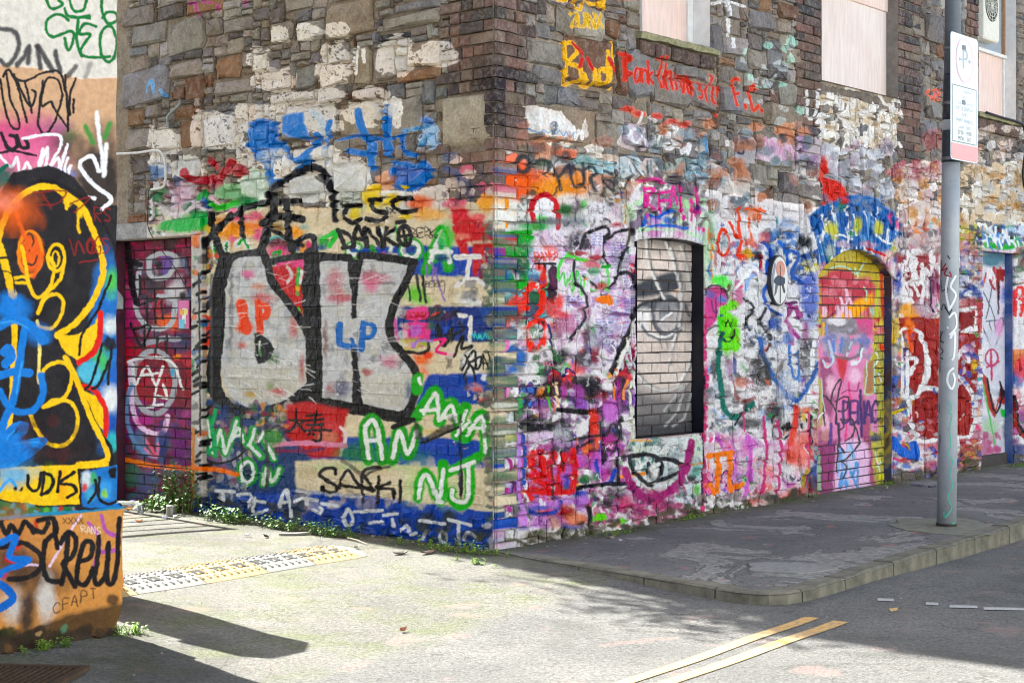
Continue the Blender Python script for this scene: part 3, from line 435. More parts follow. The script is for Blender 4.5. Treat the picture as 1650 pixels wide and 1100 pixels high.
    fl([(1160, 230), (1185, 260), (1215, 335), (1310, 270), (1400, 255), (1330, 310), (1200, 350), (1170, 340)], (44, 42, 44), a=.8, soft=2); st([(1205, 360), (1300, 320), (1390, 280)], 15, (36, 34, 38)); st([(1060, 280), (1160, 240)], 26, BLK)
    st([(1405, 220), (1405, 640)], 16, (30, 40, 34), a=.75); st([(1405, 510), (1405, 620)], 22, (24, 24, 24)); st([(800, 450), (860, 490), (910, 540)], 22, (70, 66, 64), a=.7, soft=2); st([(900, 540), (960, 500), (1040, 480)], 16, (50, 46, 46), a=.8)
    K3 = (36, 31, 30)
    for p in ([(762, 520), (758, 490), (715, 490), (680, 520), (720, 552), (768, 580), (758, 612), (705, 605), (700, 585)], [(785, 590), (795, 540), (830, 500), (880, 570), (950, 605)], [(785, 575), (860, 585), (950, 590)], [(905, 660), (905, 510), (990, 482)], [(905, 520), (960, 600)], [(985, 535), (978, 665)], [(1042, 560), (985, 592), (1060, 595), (1060, 640)], [(1095, 550), (1092, 660)]): st(p, 18, K3, soft=1)
    for p in ([(700, 600), (740, 640)], [(820, 600), (900, 640)], [(905, 640), (905, 720)], [(980, 660), (975, 700)], [(1060, 620), (1060, 670)]): st(p, 12, K3, a=.5, soft=2)
    scatter(80, 640, 600, 860, 60, [(50, 56, 60), (40, 70, 110), (70, 76, 78), (30, 50, 80), (90, 94, 92)], 18, 50, 75); scatter(600, 700, 1560, 960, 60, [(24, 72, 150), (20, 58, 126), (50, 60, 70), (30, 92, 176)], 18, 50, 76, a=.8); scatter(100, 560, 300, 640, 24, [(190, 190, 192), (150, 150, 156), (60, 90, 140)], 10, 26, 77, dry=.3)
    WH = (232, 234, 236)
    for p in ([(150, 605), (245, 608)], [(182, 608), (190, 650)], [(262, 625), (330, 622), (320, 685)], [(352, 640), (345, 715), (412, 702)], [(355, 655), (400, 662)], [(480, 680), (512, 600), (540, 735)], [(490, 665), (530, 660)], [(605, 640), (670, 655)], [(615, 640), (620, 670)], [(690, 668), (772, 682)], [(650, 700), (690, 720)], [(690, 720), (700, 700), (680, 690)], [(800, 740), (830, 700), (852, 760), (820, 780), (800, 740)], [(862, 712), (1000, 702)], [(1008, 728), (1075, 722)], [(935, 770), (1000, 760), (1010, 770)], [(1052, 750), (1060, 785)], [(1100, 810), (1128, 780), (1140, 810)], [(1150, 830), (1180, 820)], [(1200, 755), (1320, 772)], [(1340, 752), (1460, 780)], [(1390, 772), (1395, 880)], [(1420, 850), (1440, 818), (1490, 850)], [(1210, 850), (1230, 810)], [(560, 660), (600, 640)]): st(p, 17, WH, soft=.9, dry=.18)
    ring(1312, 838, 18, 28, 14, WH); fl([(560, 600), (900, 632), (900, 645), (560, 612)], (214, 216, 216), a=.8, soft=2, dry=.25)
    scatter(60, 790, 1560, 1000, 90, [(64, 68, 56), (50, 54, 50), (78, 82, 60), (44, 60, 80)], 16, 36, 78, a=.75)
    # quoin bricks, green and grey
    frame()
    scatter(786, 370, 830, 480, 16, [(40, 170, 70), (70, 130, 90), (50, 110, 170)], 6, 14, 81); scatter(790, 480, 830, 800, 40, [(96, 124, 98), (120, 140, 116), (70, 96, 80), (180, 170, 140)], 6, 14, 82)
    scatter(715, 250, 800, 330, 16, [(60, 80, 120), (196, 90, 120), (206, 190, 180), (60, 60, 80)], 6, 14, 83, a=.7, dry=.35); bl(785, 330, 14, 14, (240, 170, 40), .9, dry=.2); bl(800, 345, 12, 20, (236, 236, 232), .9, dry=.2)
    scatter(785, 845, 830, 900, 12, [(226, 220, 216), (206, 170, 190)], 6, 12, 84)
    scatter(782, 360, 812, 840, 110, [(96, 124, 98), (116, 130, 112), (76, 100, 84), (150, 146, 124), (60, 84, 96), (130, 110, 104)], 4, 11, 87, a=.85)
    scatter(715, 350, 800, 820, 40, [(236, 232, 222), (60, 70, 90), (200, 190, 160)], 2, 7, 88, a=.7, dry=.3)
    # the striped edge by the doorway
    fl([(310, 372), (330, 372), (334, 800), (312, 800)], (196, 192, 188)); scatter(312, 380, 332, 800, 40, [(40, 38, 44), (230, 228, 224), (60, 110, 160), (226, 120, 50), (40, 150, 90)], 3, 8, 85); dashes(312, 430, 332, 780, 34, [(24, 22, 26)], 8, 16, 5, 86, ang=-25, curve=False)
    st([(317, 690), (316, 800)], 5, (206, 140, 80)); st([(310, 752), (340, 756)], 8, (242, 132, 34)); st([(326, 440), (328, 700)], 3, (50, 46, 52)); st([(340, 450), (341, 640)], 5, (90, 88, 92), a=.7)
    bl(320, 388, 8, 12, (226, 130, 70))

def paint_LD():
    canvas('LD', 180, 350, 345, 850)
    frame()
    fl([(180, 350), (345, 350), (345, 850), (180, 850)], (112, 30, 56))
    frame(0, 350, 2.75)
    scatter(530, 60, 850, 180, 26, [(150, 36, 86), (60, 20, 36), (170, 40, 90), (40, 30, 36)], 20, 50, 101); scatter(530, 180, 850, 560, 60, [(120, 36, 80), (60, 56, 70), (170, 160, 170), (90, 40, 70), (70, 90, 120), (150, 40, 70)], 18, 50, 102)
    scatter(530, 560, 850, 820, 40, [(160, 30, 44), (130, 24, 40), (176, 40, 60), (110, 30, 50)], 20, 50, 103); scatter(530, 820, 850, 980, 40, [(150, 40, 110), (90, 40, 100), (60, 60, 120), (120, 40, 80)], 20, 44, 104); scatter(530, 980, 850, 1250, 50, [(50, 70, 100), (70, 100, 110), (90, 60, 90), (60, 80, 70), (110, 60, 80)], 20, 44, 105)
    bl(560, 400, 40, 120, (170, 50, 110), .9, soft=.5); bl(740, 220, 30, 60, (104, 80, 150), .9); bl(680, 300, 50, 60, (50, 48, 56), .8); bl(700, 380, 24, 50, (170, 30, 50), .9); bl(780, 320, 40, 40, (200, 200, 200), .8); bl(760, 460, 60, 30, (226, 110, 60), .8, dry=.2); bl(800, 560, 50, 40, (40, 50, 90), .8)
    S = (176, 178, 182)
    st([(660, 185), (720, 160), (782, 180), (745, 262), (672, 262), (658, 190)], 22, S); st([(622, 230), (600, 350), (622, 450), (690, 495), (760, 470), (772, 370), (700, 350)], 22, S); ring(682, 730, 92, 140, 24, (160, 162, 168)); st([(640, 560), (720, 540), (790, 540)], 24, (150, 150, 160))
    st([(580, 640), (588, 850), (640, 940), (720, 955), (742, 880)], 22, (238, 196, 220)); st([(585, 740), (560, 860), (600, 1000), (690, 1060), (700, 980)], 18, (120, 150, 190), soft=2); st([(640, 980), (690, 1050)], 12, (210, 100, 120))
    for p in ([(590, 650), (600, 740), (652, 660), (690, 742), (722, 660)], [(570, 640), (640, 620), (760, 640), (800, 740), (810, 760)], [(630, 700), (700, 690)], [(690, 750), (680, 840)], [(650, 840), (720, 830)], [(720, 740), (740, 800), (700, 790)]): st(p, 11, WHT)
    K = (22, 18, 24)
    for p in ([(565, 120), (575, 200), (585, 300), (605, 380)], [(560, 190), (620, 210)]): st(p, 26, K)
    for p in ([(610, 390), (700, 360)], [(650, 350), (655, 480)], [(690, 340), (690, 470)], [(715, 370), (722, 450)], [(580, 470), (625, 570), (665, 480), (590, 500)], [(640, 500), (640, 580)], [(620, 260), (620, 340)], [(740, 520), (740, 600)], [(700, 530), (690, 600)], [(830, 180), (840, 260)]): st(p, 11, K)
    for x, y in ((770, 100), (810, 350), (705, 210)): bl(x, y, 14, 18, K)
    bl(790, 620, 16, 12, (240, 140, 40)); bl(765, 690, 10, 20, (70, 160, 190)); bl(625, 650, 18, 18, (150, 36, 50)); bl(640, 900, 50, 24, (170, 40, 130), .8)
    frame(0, 700, 2.75)
    st([(545, 110), (640, 130), (700, 140), (850, 150)], 22, (232, 122, 40), dry=.1); bl(580, 180, 60, 50, (70, 110, 80), .7); bl(720, 60, 24, 120, (40, 50, 110), .9); bl(800, 60, 40, 90, (104, 30, 110), .9); bl(620, 40, 30, 60, (96, 130, 160), .7); bl(660, 200, 50, 60, (80, 90, 130), .7); st([(640, 60), (690, 100), (700, 40)], 11, (206, 120, 150))

# ------------------------------------------------------------------ the street front
def throwup(x, y, w, h, fill, line, r):
    # a bubble-letter tag: filled lobes with an outline and a highlight
    k = r.randint(2, 4)
    for i in range(k):
        cx = x+w*(i+.5)/k; P = [(cx+w/k*.58*math.cos(t)*r.uniform(.75, 1.15), y+h*.5*math.sin(t)*r.uniform(.8, 1.15)) for t in np.linspace(0, 6.283, 11)[:-1]]
        fl(smooth(P+[P[0]], 4), fill, soft=1.2, a=.92, dry=.08); st(P+[P[0]], r.uniform(1.8, 3.2), line, soft=.6); st([(cx-w/k*.1, y-h*.12), (cx+w/k*.05, y+h*.1)], 2.2, line, soft=.6)
        st([(cx-w/k*.3, y-h*.3), (cx-w/k*.15, y-h*.36)], 1.6, (250, 250, 250), soft=.5)
def grime():
    r = random.Random(405)
    frame()
    for _ in range(330):
        x = r.uniform(800, 1650); t = (x-800)/850; y = r.uniform(335+50*t, 870-115*t)
        if 1130 < x < 1320 and y < 690: c = r.choice([(246, 244, 244), (170, 196, 226), (206, 214, 226), (120, 160, 210)])
        elif x < 1020 and y > 600: c = r.choice([(190, 70, 160), (214, 100, 180), (226, 60, 80), (150, 90, 190), (206, 150, 214), (60, 70, 150), (50, 46, 56)])
        elif x < 1020: c = r.choice([(226, 150, 190), (200, 160, 210), (236, 110, 130), (110, 190, 200), (170, 180, 220), (240, 226, 232), (90, 180, 110)])
        elif x < 1320: c = r.choice([(226, 150, 200), (236, 130, 120), (240, 236, 238), (210, 120, 190)])
        else: c = r.choice([(206, 70, 80), (226, 140, 150), (180, 60, 110), (80, 120, 190), (240, 236, 236), (230, 150, 80), (200, 170, 200)])
        bl(x, y, r.uniform(8, 24), r.uniform(6, 18), c, r.uniform(.6, .95), soft=.3, rough=.8)
    for _ in range(34):
        x = r.uniform(830, 1620); t = (x-800)/850; y = r.uniform(345+50*t, 830-110*t); s = 1-.4*t
        throwup(x, y, r.uniform(26, 70)*s, r.uniform(24, 56)*s, r.choice([(236, 110, 170), (226, 60, 70), (80, 190, 200), (60, 120, 200), (244, 236, 240), (240, 170, 60), (190, 130, 210), (120, 200, 110), (210, 210, 216)]), r.choice([(28, 26, 32), (28, 26, 32), (250, 250, 250), (40, 50, 120), (150, 30, 80)]), r)
    hot = [(236, 60, 130), (226, 44, 60), (40, 170, 190), (40, 110, 200), (244, 130, 30), (60, 190, 90), (250, 250, 250), (250, 250, 250), (24, 22, 28), (150, 60, 160), (250, 210, 70)]
    for _ in range(330):
        x = r.uniform(830, 1650)
        if 1015 < x < 1140 and r.random() < .8: continue
        t = (x-800)/850; y = r.uniform(330+50*t, 850-115*t); L = r.uniform(8, 34)*(1-.35*t); a = r.uniform(-1.9, 1.9)
        st([(x, y), (x+L*.5*math.cos(a)*.6+r.uniform(-3, 3), y+L*.5*math.sin(a)), (x+L*math.cos(a)*.6, y+L*math.sin(a)+r.uniform(-3, 3))], r.uniform(2.2, 6), r.choice(hot), soft=r.uniform(.5, 1.6), a=r.uniform(.6, .95), dry=.1)
    for _ in range(220):
        x = r.uniform(840, 1330); t = (x-800)/850; y = r.uniform(330, 840-110*t); bl(x, y, r.uniform(2, 9), r.uniform(1.5, 6), r.choice([(26, 24, 28), (30, 28, 30), (238, 236, 236), (238, 236, 236), (200, 190, 200)]), r.uniform(.6, .95), soft=.2, rough=.9, dry=.34)

def paint_R():
    canvas('R', 780, 0, 1650, 920)
    frame(780, 0, 2.75)
    YE = (244, 198, 60); RD = (214, 74, 52)
    for p in ([(320, 0), (350, 6)], [(395, 0), (400, 30), (430, 40), (440, 10)], [(455, 0), (480, 20), (540, 5)], [(500, 20), (540, 40)]): st(p, 13, YE, dry=.2)
    tx('2UNX', 372, 55, 30, 62, 11, (232, 192, 50), gap=1.3, dy=3, dry=.2)
    for p in ([(360, 190), (358, 370)], [(355, 195), (400, 190), (408, 235), (362, 280)], [(362, 280), (415, 300), (418, 355), (362, 378)], [(435, 330), (440, 375), (470, 380), (478, 310)], [(490, 370), (500, 315), (535, 310), (540, 350), (505, 375), (490, 360)], [(540, 230), (532, 350)], [(568, 190), (560, 250), (575, 300), (566, 390)], [(575, 290), (520, 320)]): st(p, 15, YE, dry=.1)
    for p in ([(400, 190), (435, 240)], [(430, 260), (418, 300)], [(455, 260), (470, 310)], [(540, 260), (575, 340)]): st(p, 14, (206, 56, 56), dry=.2)
    for p in ([(625, 240), (615, 355)], [(605, 240), (640, 260), (618, 300), (640, 330), (612, 355)]): st(p, 19, RD, dry=.08)
    frame(780, 0, 2.75)
    tx('ank', 655, 265, 26, 100, 11, RD, gap=1.25, dy=6, dry=.12); tx('University', 778, 258, 21, 126, 10.5, RD, gap=1.3, dy=9, dry=.16)
    frame(1120, 0, 2.751); tx('F.C.', 175, 360, 30, 110, 13, (226, 88, 62), gap=1.15, dy=8, dry=.12)
    frame(780, 0, 2.75)
    bl(640, 0, 60, 1, RD, .1)
    fl([(183, 470), (330, 500), (400, 580), (360, 610), (240, 600), (200, 590)], (226, 220, 214), a=.7, dry=.3)
    zz(190, 520, 340, 560, 16, 46, 9, (244, 242, 240), 11); zz(300, 550, 440, 610, 12, 26, 10, (244, 242, 240), 12); zz(200, 580, 390, 600, 10, 12, 5, (130, 180, 220), 13)
    for x, y in ((640, 485), (690, 505), (775, 515), (830, 540), (890, 550)): bl(x, y, 26, 12, (206, 76, 58), .9, dry=.2)
    for p in ([(690, 540), (700, 500)], [(740, 520), (760, 540)], [(800, 560), (860, 570)]): st(p, 12, (240, 236, 234), dry=.2)
    bl(680, 610, 60, 46, (196, 184, 196), .8, dry=.3); bl(760, 600, 40, 40, (70, 100, 80), .6, dry=.3)
    for p in ([(640, 580), (650, 640), (690, 600), (660, 570), (632, 600)], [(700, 640), (710, 570), (740, 640), (760, 580)], [(765, 640), (790, 590), (812, 660)], [(815, 640), (820, 590), (850, 640), (820, 660)], [(865, 620), (880, 680), (910, 640), (905, 680)]): st(p, 12, (242, 240, 240), dry=.1)
    for x, y, rx, ry, c in ((490, 670, 34, 24, (232, 226, 220)), (350, 640, 40, 10, (226, 224, 220)), (360, 680, 40, 20, (206, 110, 70)), (560, 700, 40, 14, (216, 196, 180)), (440, 720, 40, 30, (150, 180, 180)), (540, 740, 50, 30, (160, 196, 204)), (640, 740, 50, 50, (196, 206, 210)), (720, 750, 40, 50, (206, 190, 186)), (780, 740, 30, 50, (120, 110, 104)), (850, 750, 50, 40, (170, 186, 176)), (950, 760, 50, 50, (160, 190, 204)), (980, 650, 14, 50, (110, 160, 200)), (1090, 790, 40, 20, (222, 220, 218)), (1130, 640, 18, 60, (170, 170, 180))): bl(x, y, rx, ry, c, .85, soft=.3, rough=.6, dry=.28)
    dashes(610, 690, 1000, 790, 34, [(236, 234, 234), (120, 150, 150), (96, 90, 90)], 30, 80, 9, 14, ang=70, a=.8)
    # above and beyond
    frame(1120, 0, 2.751)
    st([(60, 20), (140, 0)], 10, WHT); st([(140, 0), (150, 90), (165, 210)], 9, (236, 236, 236), dry=.2); st([(150, 10), (220, 30)], 9, WHT, dry=.2)
    st([(500, 405), (497, 500), (512, 528), (535, 500), (548, 400)], 10, (232, 230, 228), dry=.15); bl(560, 540, 20, 10, WHT, .9)
    dashes(570, 400, 890, 640, 60, [(240, 236, 230)], 30, 80, 14, 15, ang=80, dry=.32); scatter(560, 400, 890, 640, 30, [(240, 236, 230), (214, 196, 170)], 14, 34, 16, dry=.36)
    bl(225, 660, 40, 56, (150, 152, 160), .5); tx('G', 190, 632, 20, 50, 9, (60, 66, 90)); zz(300, 650, 430, 680, 12, 36, 9, (224, 170, 200), 17); bl(360, 670, 70, 40, (200, 180, 200), .4, dry=.3)
    bl(50, 630, 14, 30, (90, 160, 206), .9); zz(1040, 430, 1090, 420, 4, 30, 9, (226, 110, 80), 18, a=.7); bl(1050, 620, 40, 40, (130, 40, 60), .6, dry=.3); scatter(200, 180, 460, 560, 14, [(150, 190, 176), (170, 176, 176)], 14, 30, 19, a=.5, dry=.4)
    scatter(900, 740, 1100, 1100, 60, [(236, 232, 230), (214, 190, 190), (206, 160, 110), (226, 214, 206)], 16, 44, 20, dry=.28); scatter(1170, 740, 1458, 1000, 60, [(236, 232, 224), (214, 196, 170), (196, 160, 110), (206, 206, 206)], 16, 44, 21, dry=.3); scatter(1240, 560, 1458, 760, 14, [(206, 202, 200), (196, 180, 170)], 14, 34, 22, a=.6, dry=.4)
    scatter(440, 620, 560, 760, 16, [(150, 110, 160), (196, 180, 196)], 12, 30, 23, a=.7, dry=.3); scatter(560, 630, 860, 860, 30, [(150, 152, 160), (206, 208, 214), (190, 170, 180)], 20, 44, 24, a=.7, dry=.3); scatter(860, 720, 1090, 780, 10, [(176, 96, 110)], 14, 30, 25, a=.5, dry=.35)
    fl([(565, 690), (590, 760), (585, 790), (640, 800), (685, 880), (650, 890), (570, 910), (562, 780)], (222, 74, 64), soft=1.5, dry=.12)
    # the fully painted lower part: ground colours first
    frame()
    fl([(780, 330), (850, 310), (1000, 300), (1130, 310), (1320, 340), (1460, 380), (1650, 395), (1650, 790), (780, 930)], (234, 230, 230), soft=6, dry=.12)
    grime(); frame()
    scatter(790, 200, 1320, 340, 110, [(150, 110, 100), (206, 200, 196), (120, 140, 150), (196, 140, 110), (90, 84, 90)], 6, 18, 26, a=.75, dry=.33)
    bl(815, 285, 40, 26, (238, 110, 52), .95, dry=.12); bl(850, 300, 40, 20, (236, 120, 60), .9, dry=.15); bl(895, 305, 34, 20, (236, 164, 60), .95, dry=.12); bl(930, 300, 20, 26, (226, 150, 60), .85, dry=.15)
    frame(780, 230, 5.5)
    bl(140, 430, 130, 60, (100, 130, 160), .8); bl(300, 480, 60, 60, (238, 110, 60), .95); bl(60, 600, 80, 90, (238, 140, 90), .9); bl(250, 620, 60, 120, (238, 236, 230), .95); bl(120, 520, 30, 120, (242, 178, 70), .9); st([(210, 450), (205, 740)], 30, (240, 170, 40)); st([(125, 540), (125, 740)], 26, (240, 176, 60)); bl(130, 700, 40, 40, (80, 160, 70), .8); bl(30, 700, 50, 40, (240, 220, 210), .9)
    bl(380, 620, 90, 120, (226, 226, 222), .95, dry=.15); scatter(280, 480, 440, 700, 20, [(70, 90, 80), (226, 224, 220), (150, 160, 150)], 14, 34, 27, dry=.2); bl(780, 500, 140, 50, (236, 230, 226), .95); bl(750, 610, 120, 60, (206, 214, 200), .9); bl(720, 600, 60, 50, (50, 120, 60), .9); bl(820, 560, 60, 60, (120, 90, 120), .7, dry=.2); bl(870, 540, 30, 40, (110, 200, 110), .8); bl(1000, 600, 90, 70, (232, 228, 232), .95); tx('BAC', 950, 580, 26, 44, 5, (80, 70, 90), a=.7); bl(1010, 460, 120, 60, (196, 180, 166), .8, dry=.2); scatter(1060, 380, 1260, 560, 24, [(206, 150, 70), (90, 80, 76), (60, 50, 54), (196, 190, 180)], 16, 40, 28, dry=.15)
    bl(1270, 620, 60, 80, (206, 230, 196), .9); st([(1265, 560), (1275, 740)], 20, (236, 160, 80)); bl(1180, 600, 60, 60, (216, 200, 210), .9); bl(1170, 740, 50, 30, (206, 60, 80), .8)
    DK = (58, 58, 66)
    ring(345, 190, 58, 70, 44, (46, 54, 60), a=.92, soft=2.5); 
    for p in ([(440, 210), (500, 150), (580, 190), (560, 240)], [(560, 170), (550, 290)], [(590, 170), (650, 280), (680, 420)], [(740, 200), (670, 300)], [(740, 210), (790, 380), (880, 360), (870, 250), (770, 220)], [(900, 240), (960, 210), (1000, 270)], [(880, 180), (890, 400)], [(1000, 280), (950, 320), (990, 430)], [(1060, 330), (1100, 400), (1150, 420), (1150, 360), (1080, 320)], [(1070, 250), (1130, 280)]): st(p, 27, (60, 66, 74), soft=1.8, a=.88, dry=.1)
    bl(520, 180, 50, 24, (40, 80, 60), .7, dry=.2); bl(420, 440, 40, 24, (50, 70, 66), .8); bl(760, 240, 50, 50, (50, 46, 70), .7)
    # red hoop and the white and lilac letter
    frame(780, 300, 3.667)
    fl([(290, 270), (420, 250), (560, 250), (700, 225), (880, 250), (850, 340), (800, 500), (890, 560), (890, 800), (820, 980), (740, 1100), (560, 1060), (560, 1000), (430, 990), (440, 640), (300, 450)], (236, 228, 234), soft=3)
    fl([(290, 220), (300, 90), (360, 60), (420, 90), (440, 240)], (244, 242, 244), soft=1.5)
    st([(300, 240), (285, 150), (300, 80), (355, 50), (412, 80), (430, 150), (430, 245)], 34, (202, 44, 60)); bl(330, 190, 26, 30, (130, 220, 130), .8); bl(360, 200, 60, 16, (80, 90, 90), .7, soft=.6)
    st([(160, 210), (300, 220), (450, 210), (580, 210)], 30, (110, 118, 120), soft=4, a=.8); bl(520, 210, 90, 40, (150, 152, 160), .7, soft=.5); bl(280, 240, 80, 20, (60, 180, 90), .8)
    scatter(290, 280, 880, 520, 50, [(214, 176, 206), (236, 220, 230), (206, 206, 226), (190, 150, 190)], 14, 40, 29, a=.7, dry=.2); scatter(640, 560, 890, 1000, 50, [(206, 160, 196), (190, 190, 220), (226, 200, 220), (170, 140, 190)], 14, 40, 30, a=.7, dry=.2); scatter(430, 640, 620, 1000, 40, [(216, 160, 190), (226, 214, 222), (200, 150, 190), (180, 110, 150)], 14, 40, 31, a=.7, dry=.2)
    dashes(640, 620, 890, 900, 60, [(196, 90, 150), (170, 120, 180), (150, 120, 190)], 30, 90, 5, 32, ang=0, a=.7); dashes(290, 290, 560, 430, 30, [(190, 120, 170), (120, 60, 120)], 20, 60, 4, 33, ang=20, a=.7)
    for x0, y0, x1, n, c, s in ((630, 280, 700, 5, (90, 110, 190), 1), (740, 330, 860, 8, (120, 110, 190), 2), (820, 520, 890, 6, (110, 110, 190), 3), (830, 660, 890, 5, (90, 100, 190), 4), (480, 650, 560, 4, (90, 110, 200), 5), (650, 800, 760, 9, (100, 110, 190), 6), (460, 760, 560, 4, (150, 90, 160), 7), (720, 400, 800, 6, (120, 100, 170), 8), (500, 500, 580, 4, (120, 110, 180), 9)): writing(x0, y0, x1, n, 16, c, s, w=4)
    fl([(300, 270), (350, 260), (440, 440), (300, 450)], (236, 220, 230), a=.6, soft=3); tx('BAMU', 296, 390, 26, 50, 7, (236, 90, 60), gap=1.2); st([(390, 410), (430, 395), (415, 440)], 7, (236, 90, 60)); bl(390, 370, 40, 20, (240, 140, 130), .7)
    # green letter
    GR = (34, 172, 66)
    bl(160, 340, 120, 90, GR, .9, soft=.3); bl(210, 380, 70, 60, (70, 140, 90), .7); st([(260, 290), (130, 310), (100, 370), (210, 400), (235, 440), (200, 480)], 64, GR); st([(110, 430), (130, 500), (160, 570), (220, 580), (250, 520), (230, 400)], 56, (44, 180, 70)); bl(230, 470, 40, 80, (56, 76, 84), .8, dry=.15); bl(180, 480, 34, 60, (40, 56, 96), .8); bl(96, 540, 54, 90, (36, 112, 190), .95); bl(20, 480, 40, 60, (70, 40, 80), .7); bl(290, 520, 40, 40, (150, 190, 210), .9, dry=.2); bl(340, 600, 30, 70, (60, 170, 70), .8); bl(300, 540, 50, 20, (70, 100, 150), .7)
    fl([(370, 490), (400, 465), (428, 480), (425, 640), (410, 695), (370, 660)], (66, 46, 60)); bl(400, 560, 18, 60, (120, 60, 100), .9, soft=.6); st([(355, 470), (350, 640), (410, 690)], 16, (20, 18, 22)); st([(310, 455), (420, 460)], 16, BLK); bl(330, 480, 20, 24, (240, 70, 50), .9); bl(345, 550, 16, 60, (236, 70, 56), .9)
    CO = (240, 78, 62)
    bl(190, 690, 50, 34, CO, .95, dry=.1); bl(180, 740, 56, 50, (240, 80, 60), .95, dry=.15); bl(200, 780, 40, 50, (50, 40, 56), .6, dry=.2); bl(290, 700, 50, 100, (90, 96, 120), .9); bl(300, 650, 30, 40, (60, 120, 80), .9); st([(245, 720), (255, 620), (295, 580), (335, 620), (340, 710), (320, 760)], 38, CO, soft=1.2); st([(250, 840), (330, 790), (365, 850), (345, 930), (300, 970), (260, 900), (245, 850)], 36, CO); bl(300, 870, 30, 40, (150, 170, 150), .9, dry=.15); zz(270, 890, 330, 850, 5, 20, 7, WHT, 34); bl(240, 870, 24, 50, (232, 232, 230), .8, dry=.2); bl(370, 860, 18, 40, (232, 226, 232), .8)
    bl(390, 720, 30, 50, (226, 70, 60), .8, dry=.15); bl(440, 690, 30, 50, (238, 90, 80), .9); bl(450, 760, 60, 30, (226, 70, 70), .8, dry=.2); bl(410, 830, 40, 34, CO, .8, dry=.2); bl(430, 850, 50, 60, (130, 96, 110), .7, dry=.2); tx('BERK', 410, 785, 18, 50, 5, (60, 50, 56), gap=1.25, a=.8); st([(380, 820), (400, 950), (420, 1040)], 16, (50, 60, 110)); bl(480, 820, 60, 50, (206, 140, 170), .6)
    LG = (120, 220, 116)
    st([(430, 540), (445, 470), (500, 395), (520, 420), (490, 410)], 20, LG); st([(500, 395), (560, 430), (610, 440)], 20, (110, 210, 90)); st([(435, 560), (470, 510), (480, 590), (520, 510), (520, 620), (560, 500), (570, 640), (600, 530), (640, 620), (700, 560), (730, 620), (725, 460)], 13, LG, a=.9); st([(690, 480), (740, 470)], 18, (60, 170, 70)); bl(650, 500, 30, 24, (120, 190, 150), .8, dry=.15); bl(560, 400, 50, 10, (176, 40, 60), .9); bl(660, 420, 40, 14, (190, 40, 60), .9); bl(690, 590, 40, 24, (196, 60, 80), .8); bl(640, 460, 40, 24, (206, 60, 80), .7, dry=.2); bl(800, 450, 40, 60, (150, 150, 160), .6, dry=.2); bl(655, 850, 18, 40, (80, 180, 90), .9)
    bl(540, 330, 60, 60, (80, 76, 84), .75, dry=.25); scatter(470, 290, 640, 380, 16, [(60, 58, 66), (150, 100, 140), (222, 216, 222)], 12, 26, 35, dry=.2)
    G2 = (62, 60, 68)
    for p, w in (([(570, 370), (590, 300), (640, 265), (720, 240), (735, 265), (720, 310), (790, 270), (872, 255), (862, 330), (820, 400), (790, 520)], 19), ([(712, 300), (705, 400), (730, 460)], 12), ([(745, 600), (790, 530), (810, 515), (850, 512), (885, 550), (893, 640), (890, 740), (862, 830), (800, 970), (745, 1090)], 22), ([(540, 440), (532, 500), (545, 570), (580, 620), (600, 690), (590, 770), (540, 860), (465, 970)], 17), ([(585, 530), (640, 570), (660, 600)], 12)): st(p, w, G2, soft=.9)
    bl(710, 668, 44, 32, (250, 146, 26), 1, soft=.12); st([(735, 650), (742, 690)], 9, (200, 130, 60)); st([(690, 640), (720, 636)], 6, (30, 60, 110))
    st([(885, 790), (862, 880), (800, 1010), (760, 1100)], 30, (30, 28, 32)); st([(893, 790), (868, 890), (812, 1010), (772, 1110)], 22, (238, 234, 228)); dashes(770, 850, 880, 1080, 16, [(40, 38, 40)], 10, 20, 6, 36, ang=120)
    bl(610, 900, 24, 130, (66, 62, 60), .7, dry=.25); bl(590, 1020, 60, 60, (56, 56, 62), .85, dry=.1); scatter(600, 820, 760, 1060, 24, [(150, 140, 180), (206, 200, 214), (110, 90, 130), (190, 190, 196)], 12, 34, 37, dry=.2); bl(660, 1000, 30, 50, (150, 40, 60), .8, dry=.15); bl(700, 1000, 20, 50, (236, 232, 232), .9); 
    bl(180, 1010, 70, 80, (42, 112, 186), .95, soft=.2); bl(165, 870, 34, 40, (40, 110, 180), .9); scatter(60, 640, 140, 900, 20, [(106, 130, 104), (80, 100, 84), (60, 80, 120)], 14, 34, 38, a=.8); bl(80, 735, 12, 22, (240, 140, 90), .9); st([(145, 900), (135, 960), (80, 1050)], 26, (236, 152, 204)); bl(110, 870, 20, 20, (240, 206, 60), .9); bl(125, 890, 16, 12, BLK, .9); bl(130, 830, 24, 40, (214, 80, 90), .7, dry=.2)
    bl(510, 950, 60, 34, (236, 230, 232), .9); bl(450, 1000, 60, 40, (50, 48, 54), .9); bl(350, 1000, 60, 40, (220, 222, 220), .8, dry=.2); scatter(300, 950, 440, 1080, 16, [(226, 226, 224), (70, 120, 80), (60, 60, 66)], 12, 30, 39, dry=.2)
    # lower magenta and dark part
    frame(780, 610, 3.792)
    scatter(200, 0, 900, 420, 120, [(50, 48, 54), (150, 76, 150), (70, 66, 74), (196, 150, 200), (206, 200, 206), (40, 38, 44), (160, 90, 160)], 16, 46, 111)
